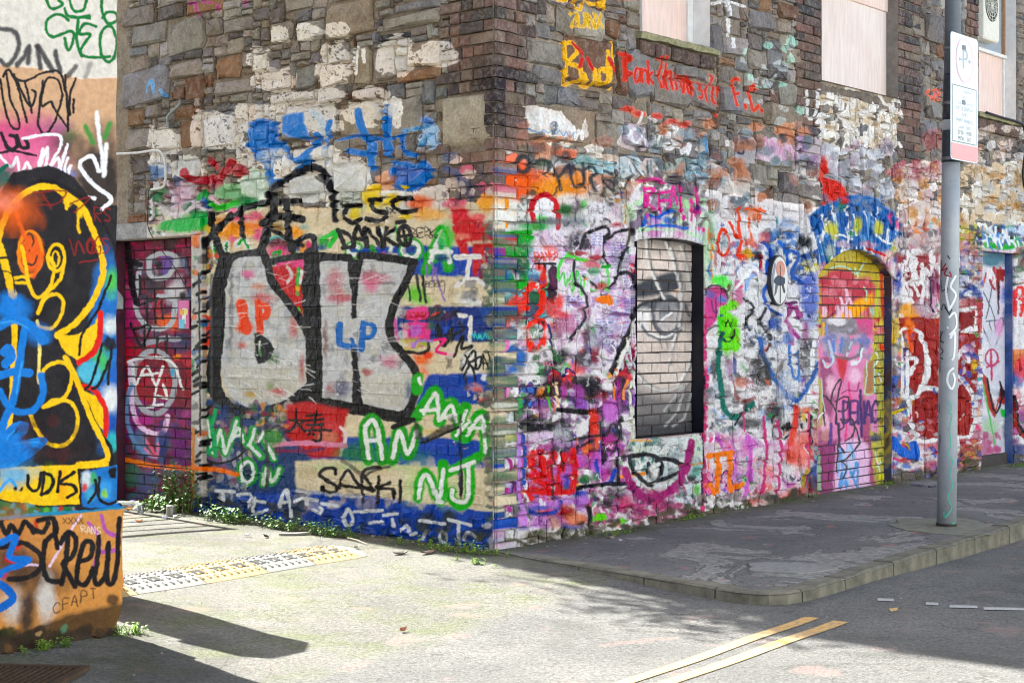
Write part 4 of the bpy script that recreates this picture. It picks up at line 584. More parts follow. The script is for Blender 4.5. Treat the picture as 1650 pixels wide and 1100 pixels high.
    scatter(200, 380, 900, 780, 110, [(176, 70, 150), (196, 130, 206), (190, 90, 160), (150, 60, 130), (206, 160, 214), (70, 60, 80)], 16, 48, 112); scatter(560, 680, 980, 900, 60, [(176, 60, 130), (70, 66, 70), (150, 60, 110), (206, 170, 190), (200, 90, 120)], 16, 40, 113); scatter(860, 640, 1250, 860, 60, [(176, 60, 136), (150, 50, 110), (110, 60, 90), (206, 200, 206), (190, 90, 150)], 16, 40, 114)
    bl(430, 50, 60, 80, (56, 54, 60), .9); bl(640, 60, 70, 80, (52, 52, 56), .95); bl(360, 80, 50, 40, (236, 150, 60), .8, dry=.15); st([(440, 30), (450, 120), (435, 190)], 20, (244, 220, 190)); st([(392, 40), (395, 190)], 12, (96, 200, 80)); bl(490, 80, 16, 50, (190, 90, 170), .9); dashes(310, 40, 420, 110, 8, [(40, 34, 36)], 40, 60, 12, 115, ang=115); bl(580, 90, 30, 40, (176, 90, 170), .8); bl(760, 40, 40, 30, (240, 236, 236), .9); ring(820, 70, 30, 80, 12, (60, 56, 60)); bl(820, 70, 14, 60, (176, 70, 150), .9); st([(790, 50), (785, 130)], 14, (244, 150, 60)); st([(870, 10), (850, 120)], 16, (240, 166, 100)); st([(900, 20), (890, 160), (905, 330), (880, 420)], 22, (226, 230, 210))
    st([(440, 190), (660, 200), (740, 170)], 30, (30, 28, 32), dry=.12); st([(230, 290), (380, 300), (480, 270)], 50, (42, 42, 46), dry=.2); bl(340, 350, 80, 30, (226, 206, 226), .9); bl(360, 200, 40, 40, (170, 130, 160), .6); bl(480, 330, 50, 70, (180, 180, 186), .8, dry=.2)
    bl(665, 270, 30, 80, (226, 80, 56), .95); bl(700, 390, 30, 50, (232, 120, 80), .9); bl(630, 420, 22, 40, (238, 130, 70), .9); bl(770, 200, 50, 70, (206, 130, 206), .95); bl(765, 390, 34, 50, (200, 80, 160), .95); bl(700, 530, 40, 60, (200, 110, 200), .9); bl(590, 510, 26, 40, (196, 90, 180), .9)
    for p in ([(550, 370), (700, 345), (740, 340), (770, 280), (800, 290), (840, 370)], [(720, 200), (715, 330), (740, 430), (735, 520)], [(740, 420), (790, 440), (830, 330), (830, 230)], [(640, 250), (640, 350)], [(560, 420), (660, 380)], [(800, 480), (900, 470)], [(820, 430), (815, 620)]): st(p, 18, (52, 50, 58), soft=1.2, a=.9)
    R2 = (216, 44, 50)
    for p, w in (([(300, 450), (290, 520), (310, 590)], 40), ([(340, 450), (360, 520), (350, 590)], 44), ([(280, 590), (370, 595)], 40), ([(290, 680), (400, 690)], 46), ([(320, 620), (390, 650)], 40), ([(430, 460), (400, 540), (420, 640)], 46), ([(500, 470), (480, 520), (460, 670)], 48), ([(545, 440), (555, 560), (545, 670)], 46), ([(270, 690), (290, 740)], 30), ([(390, 700), (550, 690)], 30)): st(p, w, R2, soft=2, dry=.08)
    scatter(270, 430, 560, 700, 26, [(176, 30, 44), (236, 110, 110), (196, 60, 110)], 10, 26, 116, a=.7, dry=.2); bl(505, 620, 20, 40, (50, 80, 170), .9); bl(480, 600, 20, 40, (190, 120, 200), .8); st([(425, 340), (420, 660), (425, 780), (425, 920)], 14, (60, 52, 60), a=.8)
    BB = (44, 82, 176)
    st([(280, 810), (350, 830), (430, 810), (470, 750)], 26, BB, soft=1.4); bl(360, 770, 80, 30, (196, 140, 210), .95); bl(340, 790, 60, 16, (80, 110, 190), .8); bl(590, 705, 44, 26, BB, .95); st([(690, 500), (690, 610)], 24, BB, soft=1.6); st([(800, 560), (770, 630), (740, 640)], 26, BB); bl(710, 420, 12, 30, (50, 90, 190), .9); bl(610, 610, 40, 24, (50, 120, 70), .9); bl(670, 600, 20, 30, (60, 130, 80), .8); st([(570, 670), (660, 650), (860, 640)], 26, (44, 46, 60), dry=.15)
    bl(510, 810, 60, 40, (176, 44, 40), .95); bl(520, 830, 40, 20, (140, 30, 30), .8); bl(600, 760, 40, 60, (190, 130, 210), .9); bl(560, 860, 70, 40, (232, 150, 110), .85); bl(350, 880, 80, 40, (206, 150, 210), .95); bl(440, 880, 40, 40, (206, 160, 140), .8)
    LM = (126, 226, 70)
    bl(715, 845, 30, 20, LM, .95, dry=.1); bl(852, 870, 26, 22, LM, .9, dry=.1); bl(665, 860, 12, 14, LM, .8); bl(775, 720, 16, 24, (80, 170, 90), .8); bl(665, 765, 12, 14, (80, 190, 90), .8); bl(820, 890, 30, 20, (240, 180, 170), .8); st([(640, 790), (650, 900)], 30, (56, 54, 56), dry=.15); bl(740, 760, 60, 30, (60, 60, 62), .8, dry=.2); bl(800, 700, 60, 40, (90, 84, 92), .8, dry=.2); bl(855, 760, 30, 40, (214, 90, 130), .8)
    scatter(60, -900, 260, 420, 90, [(110, 128, 108), (140, 140, 128), (90, 104, 100), (190, 180, 166)], 10, 30, 120, a=.55, dry=.25)
    # quoin column near the corner
    scatter(0, 60, 200, 450, 50, [(96, 124, 98), (120, 140, 116), (70, 96, 80), (206, 200, 176), (150, 150, 120)], 14, 36, 117); bl(170, 260, 14, 50, (222, 226, 230), .95); bl(180, 150, 12, 30, (210, 70, 60), .8); bl(228, 130, 14, 70, (48, 180, 90), .8); bl(130, 350, 70, 30, (190, 190, 120), .7); bl(40, 60, 40, 50, (24, 60, 130), .95); bl(30, 130, 30, 24, (206, 90, 60), .7); bl(30, 430, 40, 80, (26, 70, 140), .9); bl(20, 360, 30, 40, (80, 200, 80), .9); bl(60, 520, 24, 24, (120, 190, 90), .6); bl(25, 690, 50, 130, (226, 210, 176), .95, soft=.2); bl(15, 880, 40, 60, (20, 66, 130), .95)
    st([(222, 330), (215, 520), (212, 690), (260, 880)], 22, (196, 150, 218)); st([(248, 340), (250, 500), (240, 640)], 22, (60, 96, 170), dry=.1); bl(100, 700, 50, 70, (206, 226, 230), .95); bl(90, 600, 40, 30, (180, 210, 220), .9); bl(150, 590, 36, 20, (70, 130, 90), .8); st([(90, 660), (150, 560)], 12, (50, 46, 50)); st([(150, 480), (170, 530), (175, 620)], 22, (176, 70, 150)); st([(140, 680), (150, 800)], 34, (186, 80, 160)); st([(65, 740), (100, 820), (125, 900)], 26, (190, 80, 160)); bl(60, 860, 30, 24, (236, 200, 210), .9); bl(130, 920, 90, 60, (226, 222, 222), .9, dry=.15); bl(230, 860, 30, 50, (214, 150, 220), .9); st([(175, 640), (178, 980)], 9, (40, 38, 44), a=.8)
    st([(130, 20), (70, 30), (100, 70), (160, 20), (110, 150)], 20, (238, 156, 206)); st([(60, 0), (180, 30), (200, 0)], 16, (238, 156, 206))
    bl(350, 960, 130, 40, (150, 140, 124), .8, dry=.2); scatter(270, 930, 900, 1010, 50, [(110, 104, 92), (134, 124, 110), (88, 84, 72), (84, 92, 60)], 14, 34, 118, a=.85, dry=.12); scatter(20, 1000, 270, 1070, 14, [(110, 112, 70), (90, 92, 70)], 16, 34, 119, a=.9)
    # panel below the window
    frame(780, 570, 3.143)
    fl([(735, 435), (850, 430), (1000, 410), (1105, 395), (1105, 740), (900, 700), (760, 670)], (226, 228, 226), soft=2); scatter(740, 440, 900, 640, 26, [(110, 160, 156), (206, 214, 200), (70, 110, 110)], 12, 30, 121, a=.85); scatter(900, 430, 1100, 660, 20, [(236, 236, 236), (196, 206, 206), (150, 160, 160)], 14, 34, 122, a=.7, dry=.2); st([(740, 440), (840, 440)], 12, (240, 200, 140)); st([(690, 620), (820, 602)], 16, (240, 160, 70)); st([(1040, 560), (1100, 552)], 10, (236, 160, 80)); bl(1070, 600, 30, 40, (110, 170, 160), .8); bl(1080, 470, 24, 50, (196, 216, 190), .8); dashes(740, 450, 860, 560, 14, [(70, 130, 130), (226, 228, 214)], 40, 80, 10, 123, ang=90)
    G3 = (56, 56, 62)
    for p in ([(740, 520), (840, 508), (905, 570), (850, 660), (800, 640), (745, 570), (740, 520)], [(870, 540), (930, 530), (1005, 560)], [(890, 640), (1010, 592)], [(830, 560), (845, 620)]): st(p, 22, G3, soft=1)
    bl(860, 590, 24, 36, (232, 230, 226), .9); st([(715, 590), (760, 690), (860, 730), (980, 660), (1030, 540), (1052, 450)], 42, (172, 58, 128), soft=1.3, dry=.06); bl(870, 730, 60, 40, (166, 56, 120), .9, dry=.1); scatter(960, 620, 1090, 800, 22, [(206, 220, 222), (90, 120, 120), (60, 60, 60), (196, 90, 150)], 14, 30, 124, dry=.15); bl(1080, 690, 12, 30, (100, 200, 90), .8); scatter(740, 760, 1000, 850, 20, [(196, 80, 130), (206, 110, 150), (160, 60, 110)], 16, 36, 125, dry=.2); scatter(840, 780, 1110, 870, 14, [(120, 110, 104), (96, 90, 84)], 16, 36, 126, a=.8, dry=.15)
    st([(1128, -600), (1124, -300), (1126, 0), (1118, 400), (1108, 700), (1098, 830)], 18, (216, 84, 136)); st([(1112, -600), (1114, 0), (1108, 500), (1104, 760)], 10, (30, 36, 70))
    # between window and doorway
    frame(1130, 380, 5.5)
    fl([(10, -60), (400, -80), (1000, -100), (1040, 100), (1030, 1150), (10, 1150)], (232, 230, 232), a=.9, soft=8)
    bl(70, 160, 60, 300, (196, 220, 190), .9, soft=.5); bl(560, 200, 100, 120, (238, 236, 236), .9)
    B3 = (64, 128, 196)
    scatter(560, -40, 900, 160, 40, [B3, (44, 100, 170), (232, 232, 234), (60, 66, 76), (120, 160, 206)], 24, 60, 131); bl(900, 60, 60, 60, (66, 70, 72), .95, dry=.1); scatter(780, 120, 1020, 240, 26, [(236, 236, 236), (60, 64, 70), (60, 110, 180)], 16, 40, 132, dry=.15); bl(960, 270, 70, 50, (214, 206, 110), .9); scatter(760, 200, 1000, 420, 26, [(50, 110, 190), (236, 236, 236), (70, 80, 100), (206, 206, 210)], 20, 46, 133)
    fl([(880, 380), (1000, 340), (1035, 400), (1035, 660), (960, 740), (880, 640)], (104, 126, 200), a=.92, soft=5, dry=.2); bl(960, 760, 60, 60, (150, 160, 214), .6, dry=.3)
    scatter(190, 60, 520, 360, 40, [B3, (170, 180, 206), (236, 236, 238), (190, 130, 150), (100, 150, 200)], 20, 46, 134); st([(430, 170), (520, 190), (520, 280)], 40, (176, 40, 70)); bl(400, 160, 40, 50, (230, 190, 70), .9); bl(480, 170, 24, 40, (40, 80, 90), .8)
    st([(280, 440), (340, 320), (400, 260), (470, 290), (500, 350)], 30, (238, 238, 244)); st([(400, 470), (430, 370), (460, 350)], 34, (170, 196, 232)); st([(320, 430), (340, 560), (300, 580)], 70, (206, 140, 170), soft=3); bl(350, 440, 30, 24, (222, 70, 130), .9); bl(490, 470, 60, 50, (120, 118, 116), .6, dry=.3); bl(450, 520, 70, 60, (240, 240, 240), .9)
    O2 = (238, 86, 34)
    st([(185, -60), (150, 0), (140, 60), (160, 130), (190, 180), (225, 150), (235, 60), (220, -30), (185, -60)], 28, O2); st([(330, -60), (345, 40), (335, 130), (350, 200)], 34, O2); bl(350, 190, 36, 40, O2, .95, dry=.1); st([(250, -120), (300, -20), (330, 20)], 26, O2); bl(200, 60, 30, 60, (196, 206, 206), .8)
    st([(340, -250), (330, -60)], 24, (238, 96, 44)); st([(430, -160), (440, 40)], 22, (240, 120, 60)); st([(390, -240), (560, -220)], 22, (240, 110, 60)); st([(520, -240), (520, -130)], 20, (240, 110, 60)); bl(470, -200, 50, 60, (238, 140, 90), .7); bl(420, 60, 60, 40, (226, 120, 90), .8, dry=.15); bl(560, 20, 40, 50, (220, 100, 90), .7, dry=.2); bl(490, -60, 50, 50, (240, 238, 238), .95)
    st([(90, -20), (95, 420)], 11, (240, 140, 60)); bl(75, 300, 14, 80, (60, 120, 190), .8); bl(130, 200, 12, 100, (176, 60, 110), .7)
    for q, w, c in (([(560, 60), (620, 160), (580, 300), (640, 420)], 40, (40, 100, 190)), ([(700, 60), (760, 200), (740, 380)], 34, (50, 120, 200)), ([(760, 120), (860, 180), (800, 330), (900, 420)], 30, (44, 100, 180)), ([(300, 480), (380, 380), (440, 300), (520, 330)], 26, (250, 250, 252)), ([(640, 380), (560, 500), (600, 640), (700, 700)], 30, (60, 110, 190)), ([(700, 560), (800, 640), (760, 760), (860, 900)], 30, (170, 70, 150)), ([(380, 560), (460, 640), (400, 760), (480, 900)], 24, (40, 40, 46)), ([(560, 640), (520, 780), (620, 900), (560, 1040)], 22, (36, 36, 44)), ([(620, 560), (700, 520), (740, 600)], 26, (250, 250, 252))): st(q, w, c, soft=1.4, dry=.16)
    LI = (140, 228, 60)
    bl(170, 390, 80, 50, (110, 236, 100), .95, soft=.25); bl(200, 420, 70, 34, (150, 240, 140), .8); st([(240, 440), (230, 560)], 34, (120, 120, 60), soft=2)
    fl([(165, 640), (200, 600), (280, 560), (325, 600), (320, 640), (230, 670), (330, 740), (350, 860), (340, 980), (300, 1050), (250, 1090), (200, 1040), (165, 940), (145, 800)], LI, soft=3); st([(160, 720), (155, 850), (180, 980)], 26, (90, 220, 60), soft=2)
    fl([(30, 560), (60, 470), (130, 440), (200, 470), (240, 540), (215, 600), (160, 640), (140, 740), (60, 820), (25, 800)], (214, 92, 156), soft=1.5); st([(35, 520), (70, 455), (140, 438), (205, 480), (245, 545)], 15, (50, 50, 66)); bl(80, 520, 40, 40, (110, 120, 180), .8); bl(190, 560, 44, 30, (110, 150, 206), .85); st([(130, 550), (135, 720)], 9, (50, 60, 110)); st([(90, 570), (100, 640), (130, 680)], 14, (60, 70, 120), a=.8); st([(50, 840), (100, 800), (140, 800)], 22, (90, 90, 92), a=.8)
    for p in ([(215, 750), (222, 775), (215, 800)], [(262, 740), (272, 770), (265, 805)], [(190, 870), (205, 925), (250, 935), (290, 890), (300, 830)]): st(p, 17, (52, 56, 60), soft=.6)
    st([(40, 700), (35, 1100)], 22, (216, 84, 140)); bl(110, 900, 50, 60, (236, 234, 232), .9); bl(100, 1010, 50, 40, (236, 234, 232), .9); 
    scatter(360, 740, 700, 980, 60, [(40, 40, 44), (236, 236, 238), (90, 90, 96), (150, 160, 190)], 12, 34, 135, dry=.28); bl(640, 770, 60, 50, (40, 90, 170), .85, dry=.2); bl(440, 960, 50, 30, (60, 58, 60), .7, dry=.2); bl(440, 680, 40, 40, (60, 60, 64), .7, dry=.25); bl(640, 690, 40, 40, (60, 64, 72), .7, dry=.25)
    st([(780, 690), (790, 650), (840, 640), (860, 720), (890, 690)], 44, (172, 90, 150), dry=.12); st([(760, 760), (800, 880), (800, 950)], 40, (196, 130, 176), dry=.15); bl(920, 860, 30, 90, (190, 120, 170), .8, dry=.2); st([(740, 600), (830, 590)], 26, (110, 50, 100)); bl(830, 790, 50, 40, (240, 240, 240), .9); bl(960, 1020, 60, 110, (70, 70, 74), .75, dry=.28); bl(760, 900, 40, 50, (120, 150, 206), .8, dry=.15)
    frame(1120, 540, 3.667)
    scatter(80, 100, 700, 560, 120, [(236, 234, 234), (222, 218, 218), (206, 204, 204), (150, 148, 150), (238, 236, 236)], 18, 46, 141, a=.85); scatter(90, 120, 520, 560, 60, [(60, 60, 64), (90, 88, 92), (120, 110, 110)], 10, 30, 142, a=.7, dry=.32); scatter(60, 560, 700, 960, 90, [(234, 230, 232), (220, 200, 214), (206, 200, 204), (226, 190, 210)], 18, 46, 143, a=.85, dry=.1)
    st([(385, 20), (420, 170), (480, 270), (590, 385), (680, 280), (725, 170)], 28, (70, 116, 180), soft=1.6, dry=.06); st([(555, 60), (568, 200), (590, 260), (610, 220), (600, 100)], 16, (90, 140, 200)); bl(660, 100, 50, 110, (80, 80, 84), .7, dry=.28); st([(700, 40), (690, 200)], 26, (238, 238, 240)); bl(590, 300, 60, 30, (238, 238, 240), .9); bl(520, 330, 60, 60, (190, 196, 214), .6, dry=.2); st([(340, 150), (400, 170), (440, 280)], 30, (60, 60, 66), dry=.2, a=.8)
    st([(160, -10), (140, 120), (148, 260), (170, 420), (235, 485), (305, 440), (330, 400)], 30, (24, 126, 112), soft=1.3, dry=.06); st([(200, 150), (215, 250), (260, 380), (340, 370)], 24, (150, 70, 66), a=.7, dry=.15); bl(270, 280, 30, 30, (206, 110, 70), .7, dry=.2); st([(235, 130), (240, 220)], 20, (70, 90, 150), a=.8); bl(210, 200, 20, 60, (200, 180, 210), .7)
    bl(400, 200, 34, 90, (70, 70, 72), .75, dry=.2); bl(460, 440, 50, 70, (50, 50, 52), .85, dry=.18); bl(110, 200, 20, 80, (60, 58, 60), .8, dry=.15); bl(540, 550, 40, 20, (24, 24, 26), .95); bl(330, 520, 80, 30, (60, 60, 62), .8, dry=.2); st([(240, 530), (280, 460)], 11, BLK)
    st([(600, 430), (590, 540), (560, 640)], 40, (222, 84, 74), soft=2.5, dry=.1); bl(620, 680, 70, 110, (236, 130, 116), .85, soft=.4, dry=.06); bl(570, 720, 30, 40, (232, 110, 90), .8, dry=.15); st([(665, 450), (670, 560), (668, 800), (650, 900)], 18, (226, 96, 130)); st([(682, 470), (684, 640)], 9, (40, 46, 80)); bl(640, 480, 16, 40, (226, 196, 100), .95); bl(660, 440, 40, 20, (226, 120, 70), .8); bl(720, 580, 26, 120, (200, 110, 110), .7, dry=.15); st([(640, 900), (652, 810), (705, 790)], 30, (206, 172, 90)); bl(710, 800, 30, 60, (40, 96, 170), .85); bl(690, 880, 40, 60, (80, 50, 90), .9); bl(640, 930, 60, 30, (196, 80, 60), .7, dry=.15)
    for p, w in (([(285, 420), (300, 580)], 12), ([(405, 480), (420, 640), (415, 780), (395, 930)], 18), ([(492, 510), (505, 680), (498, 820), (472, 975)], 17)): st(p, w, (206, 76, 136))
    st([(310, 600), (325, 760), (315, 860), (280, 960)], 30, (216, 126, 206), soft=1.2); bl(330, 640, 50, 40, (206, 110, 196), .8, dry=.12); st([(130, 600), (150, 660)], 20, (206, 110, 200)); st([(215, 620), (240, 760), (230, 850)], 22, (220, 150, 214)); bl(240, 830, 40, 40, (216, 160, 220), .7)
    O3 = (248, 148, 24)
    st([(82, 712), (212, 692)], 32, O3); st([(140, 710), (132, 920), (108, 935), (90, 880)], 26, O3, curve=False); st([(205, 700), (206, 915)], 30, O3); st([(206, 905), (272, 880)], 30, O3)
    scatter(20, 930, 720, 1010, 40, [(150, 140, 132), (110, 102, 94), (196, 190, 184)], 14, 34, 144, a=.8, dry=.12)
    # arch stones over the doorway
    frame(1300, 300, 4.231)
    fl([(20, 200), (100, 140), (260, 70), (380, 55), (480, 90), (580, 180), (660, 280), (650, 420), (610, 530), (540, 480), (400, 410), (260, 415), (170, 470), (90, 540), (60, 380)], (60, 122, 184), soft=2)
    dashes(60, 130, 640, 440, 90, [(236, 236, 240), (44, 104, 170), (120, 170, 210), (40, 90, 150)], 40, 130, 15, 151, ang=85, dry=.12); scatter(120, 70, 520, 180, 20, [(120, 130, 150), (150, 160, 176)], 16, 36, 152, a=.7)
    for x, y in ((145, 290), (340, 270), (480, 290), (180, 320), (600, 420)): bl(x, y, 30, 50, (222, 214, 80), .85, soft=.4)
    for p in ([(100, 200), (130, 260)], [(190, 340), (230, 330), (300, 360)], [(470, 330), (520, 380), (560, 390)], [(300, 300), (280, 380)], [(165, 140), (180, 230)]): st(p, 14, (240, 240, 242))
    bl(565, 220, 14, 40, (230, 100, 150), .9); bl(620, 260, 14, 40, (230, 100, 150), .9); bl(240, 130, 30, 40, (70, 140, 110), .8); bl(260, 95, 26, 30, (222, 70, 66), .9); bl(420, 395, 60, 20, (232, 190, 200), .7); bl(540, 470, 50, 34, (236, 200, 190), .9); st([(400, 420), (480, 455), (520, 470)], 16, (206, 30, 40)); bl(150, 440, 34, 50, (200, 206, 190), .8); bl(250, 400, 50, 20, (230, 206, 214), .7)
    # far part, behind the pole
    frame(1400, 300, 4.232)
    scatter(180, 280, 480, 480, 40, [(206, 190, 190), (110, 100, 104), (226, 220, 218), (196, 160, 160)], 20, 50, 161, dry=.2); fl([(185, 470), (480, 460), (480, 860), (185, 860)], (164, 54, 62), a=.95, soft=5, dry=.1); dashes(200, 440, 480, 760, 46, [(240, 236, 236)], 60, 130, 26, 162, ang=80, dry=.14); bl(200, 660, 24, 90, (56, 84, 170), .9); bl(200, 840, 26, 60, (96, 96, 110), .9); bl(260, 860, 60, 60, (240, 180, 70), .85, dry=.12); bl(380, 830, 70, 60, (206, 196, 206), .8, dry=.15); bl(440, 700, 34, 130, (150, 60, 110), .9); bl(450, 780, 20, 60, (226, 190, 210), .8); st([(430, 600), (410, 720), (440, 860)], 11, (50, 40, 60)); bl(325, 900, 20, 20, (244, 170, 50), .95); bl(190, 960, 30, 90, (220, 190, 70), .8, dry=.12)
    scatter(620, 280, 800, 420, 26, [(230, 226, 214), (196, 190, 90), (70, 90, 100), (206, 170, 140)], 18, 44, 163); scatter(780, 280, 1058, 420, 40, [(190, 206, 230), (226, 232, 236), (90, 140, 190), (60, 70, 80), (70, 180, 110)], 18, 44, 164); st([(780, 400), (900, 415), (1000, 400)], 40, (60, 180, 70), soft=2, dry=.1); dashes(780, 270, 1000, 380, 20, [(236, 238, 240), (90, 150, 210)], 50, 90, 14, 165, ang=80); bl(700, 470, 80, 40, (176, 110, 130), .7, dry=.15); scatter(620, 440, 780, 700, 36, [(214, 206, 196), (120, 140, 180), (170, 160, 130), (176, 110, 110)], 18, 44, 166); scatter(620, 590, 780, 800, 40, [(230, 230, 234), (70, 110, 180), (44, 80, 150), (206, 206, 214)], 16, 40, 167)
    bl(700, 800, 80, 40, (190, 96, 90), .8); fl([(615, 860), (735, 850), (770, 1110), (615, 1110)], (150, 44, 46)); st([(615, 850), (700, 830), (735, 860), (720, 1100)], 24, (238, 234, 234)); st([(640, 1000), (700, 970), (690, 1080)], 34, (238, 234, 236)); bl(755, 940, 18, 160, (196, 90, 90), .9)
    scatter(990, 430, 1058, 680, 20, [(170, 120, 110), (120, 150, 120), (90, 90, 100)], 16, 40, 168); fl([(990, 680), (1060, 660), (1060, 1110), (990, 1110)], (236, 234, 236)); st([(1005, 880), (1000, 720), (1050, 700), (1040, 880)], 20, (232, 80, 80)); zz(1000, 760, 1058, 800, 4, 60, 12, (232, 90, 90), 9)
    fl([(205, 900), (330, 890), (480, 900), (490, 1110), (200, 1110)], (168, 58, 52)); st([(215, 1110), (212, 1000), (280, 970), (350, 1010), (370, 1110)], 24, (240, 238, 238)); bl(285, 1040, 30, 80, (236, 110, 40), .95); bl(270, 940, 30, 40, (240, 140, 60), .9)
    frame(1400, 540, 3.056)
    fl([(160, -10), (345, -10), (345, 530), (260, 530), (190, 440), (195, 300)], (164, 52, 48)); fl([(430, -10), (545, -10), (520, 400), (500, 490), (430, 500)], (164, 52, 48)); scatter(200, 0, 520, 480, 50, [(140, 36, 36), (190, 80, 70), (176, 60, 56)], 12, 34, 169, a=.7)
    scatter(80, 0, 200, 460, 50, [(40, 80, 160), (220, 190, 70), (110, 120, 130), (190, 110, 70), (206, 200, 200)], 14, 36, 170); scatter(80, 420, 340, 720, 60, [(60, 110, 190), (196, 100, 100), (206, 206, 210), (90, 80, 90), (206, 140, 150)], 14, 36, 171); st([(120, 520), (160, 570), (230, 590), (220, 540)], 44, (56, 120, 206), dry=.1); st([(120, 385), (180, 360)], 11, (236, 214, 70))
    st([(165, -10), (165, 200), (168, 290)], 14, (240, 236, 236)); st([(165, 300), (220, 305), (270, 260), (345, 270)], 26, (240, 238, 238), dry=.05); st([(195, 80), (190, 250), (205, 420), (240, 500), (270, 520), (335, 515)], 20, (240, 238, 238)); st([(250, -10), (275, 60), (290, 160), (260, 260)], 26, (240, 238, 238), dry=.08); st([(190, 110), (230, 120), (200, 190)], 20, (240, 238, 238)); bl(207, 30, 16, 50, (236, 110, 40), .95)
    st([(440, 500), (495, 495), (520, 420), (510, 310), (470, 230), (440, 200)], 20, (240, 238, 238)); st([(440, 110), (470, 60), (490, 130)], 22, (236, 232, 236)); scatter(440, 0, 545, 260, 26, [(230, 226, 230), (90, 110, 180), (150, 60, 60), (196, 160, 190)], 12, 30, 172); scatter(430, 520, 545, 680, 26, [(150, 80, 80), (70, 90, 140), (200, 150, 90), (196, 90, 100)], 14, 34, 173); bl(520, 150, 16, 30, (230, 200, 60), .9); bl(525, 350, 16, 70, (220, 220, 224), .9)
    scatter(700, 340, 770, 640, 30, [(214, 170, 200), (150, 110, 150), (90, 100, 130), (196, 90, 150)], 14, 34, 174); st([(706, 300), (720, 420), (764, 500)], 22, (176, 60, 56)); st([(720, 300), (735, 420), (764, 480)], 11, (30, 28, 34)); bl(735, 590, 30, 50, (70, 100, 140), .9); bl(750, 160, 24, 60, (236, 90, 90), .8)
    scatter(80, 660, 545, 730, 30, [(120, 112, 106), (96, 90, 84)], 14, 34, 175, a=.8)
    # paint above the window
    frame(780, 300, 3.667)
    scatter(890, 60, 1310, 240, 80, [(206, 232, 200), (110, 96, 120), (96, 84, 90), (170, 150, 170), (190, 226, 180)], 14, 40, 181); scatter(930, -60, 1300, 60, 40, [(110, 100, 108), (90, 84, 96), (150, 140, 146)], 14, 40, 182, dry=.15)
    st([(930, 230), (960, 170), (1010, 190), (1060, 160), (1120, 140)], 22, (50, 116, 206)); st([(950, 245), (1070, 230), (1190, 250)], 16, (70, 130, 210)); bl(1080, 200, 40, 20, (60, 120, 206), .8); bl(1000, 210, 30, 20, (206, 160, 220), .8)
    PK = (232, 76, 168)
    for p in ([(948, 10), (960, 190)], [(950, 20), (1000, 20), (960, 80), (1010, 140)], [(1030, 30), (1035, 160)], [(1035, 40), (1085, 30)], [(1035, 90), (1080, 85)], [(1090, 120), (1110, 0), (1140, 110)], [(1160, 0), (1170, 200)], [(1215, 200), (1220, 80), (1245, 180)], [(1250, 10), (1262, 160)]): st(p, 17, PK, dry=.06)
    st([(920, -30), (1010, -40), (1060, -20)], 20, (232, 96, 170), dry=.2); bl(1250, 130, 24, 24, (60, 30, 110), .9); bl(1260, 250, 14, 14, (236, 110, 170)); bl(1295, 260, 10, 14, (236, 110, 170)); fl([(900, 270), (910, 240), (1000, 250), (1130, 255), (1260, 280), (1300, 330), (1310, 420), (1290, 320), (1150, 262), (1000, 262)], (206, 236, 200)); st([(1330, 200), (1350, 420)], 9, (240, 160, 70))

def paint_R2():
    # years of small tags, chips and overspray on the street front
    global cur
    cur = CV['R']; frame(); r = random.Random(404)
    ink = [(30, 28, 34), (40, 40, 60), (240, 240, 240), (240, 240, 240), (200, 50, 90), (50, 90, 180), (60, 50, 70), (90, 60, 110), (70, 160, 90), (226, 110, 50)]
    for _ in range(460):
        x = r.uniform(800, 1650); t = (x-800)/850; y = r.uniform(300+60*t, 850-110*t); n = r.randint(3, 7); s = r.uniform(2, 7)*(1-.35*t); pts = [(x, y)]
        for k in range(n): pts.append((pts[-1][0]+r.uniform(-.4, 1.2)*s*.6, pts[-1][1]+r.uniform(-1, 1)*s*1.3))
        st(pts, r.choice((1.0, 1.3, 1.8, 2.6)), r.choice(ink), soft=.5, a=r.uniform(.5, .95))
    for _ in range(330):
        x = r.uniform(800, 1650); t = (x-850)/800; yb = 886-136*t; bl(x, yb-abs(r.gauss(0, 11)), r.uniform(3, 12), r.uniform(2, 6), r.choice([(92, 86, 74), (110, 102, 90), (74, 72, 62), (84, 90, 56), (130, 122, 112)]), .8, soft=.25, rough=.8, dry=.15)

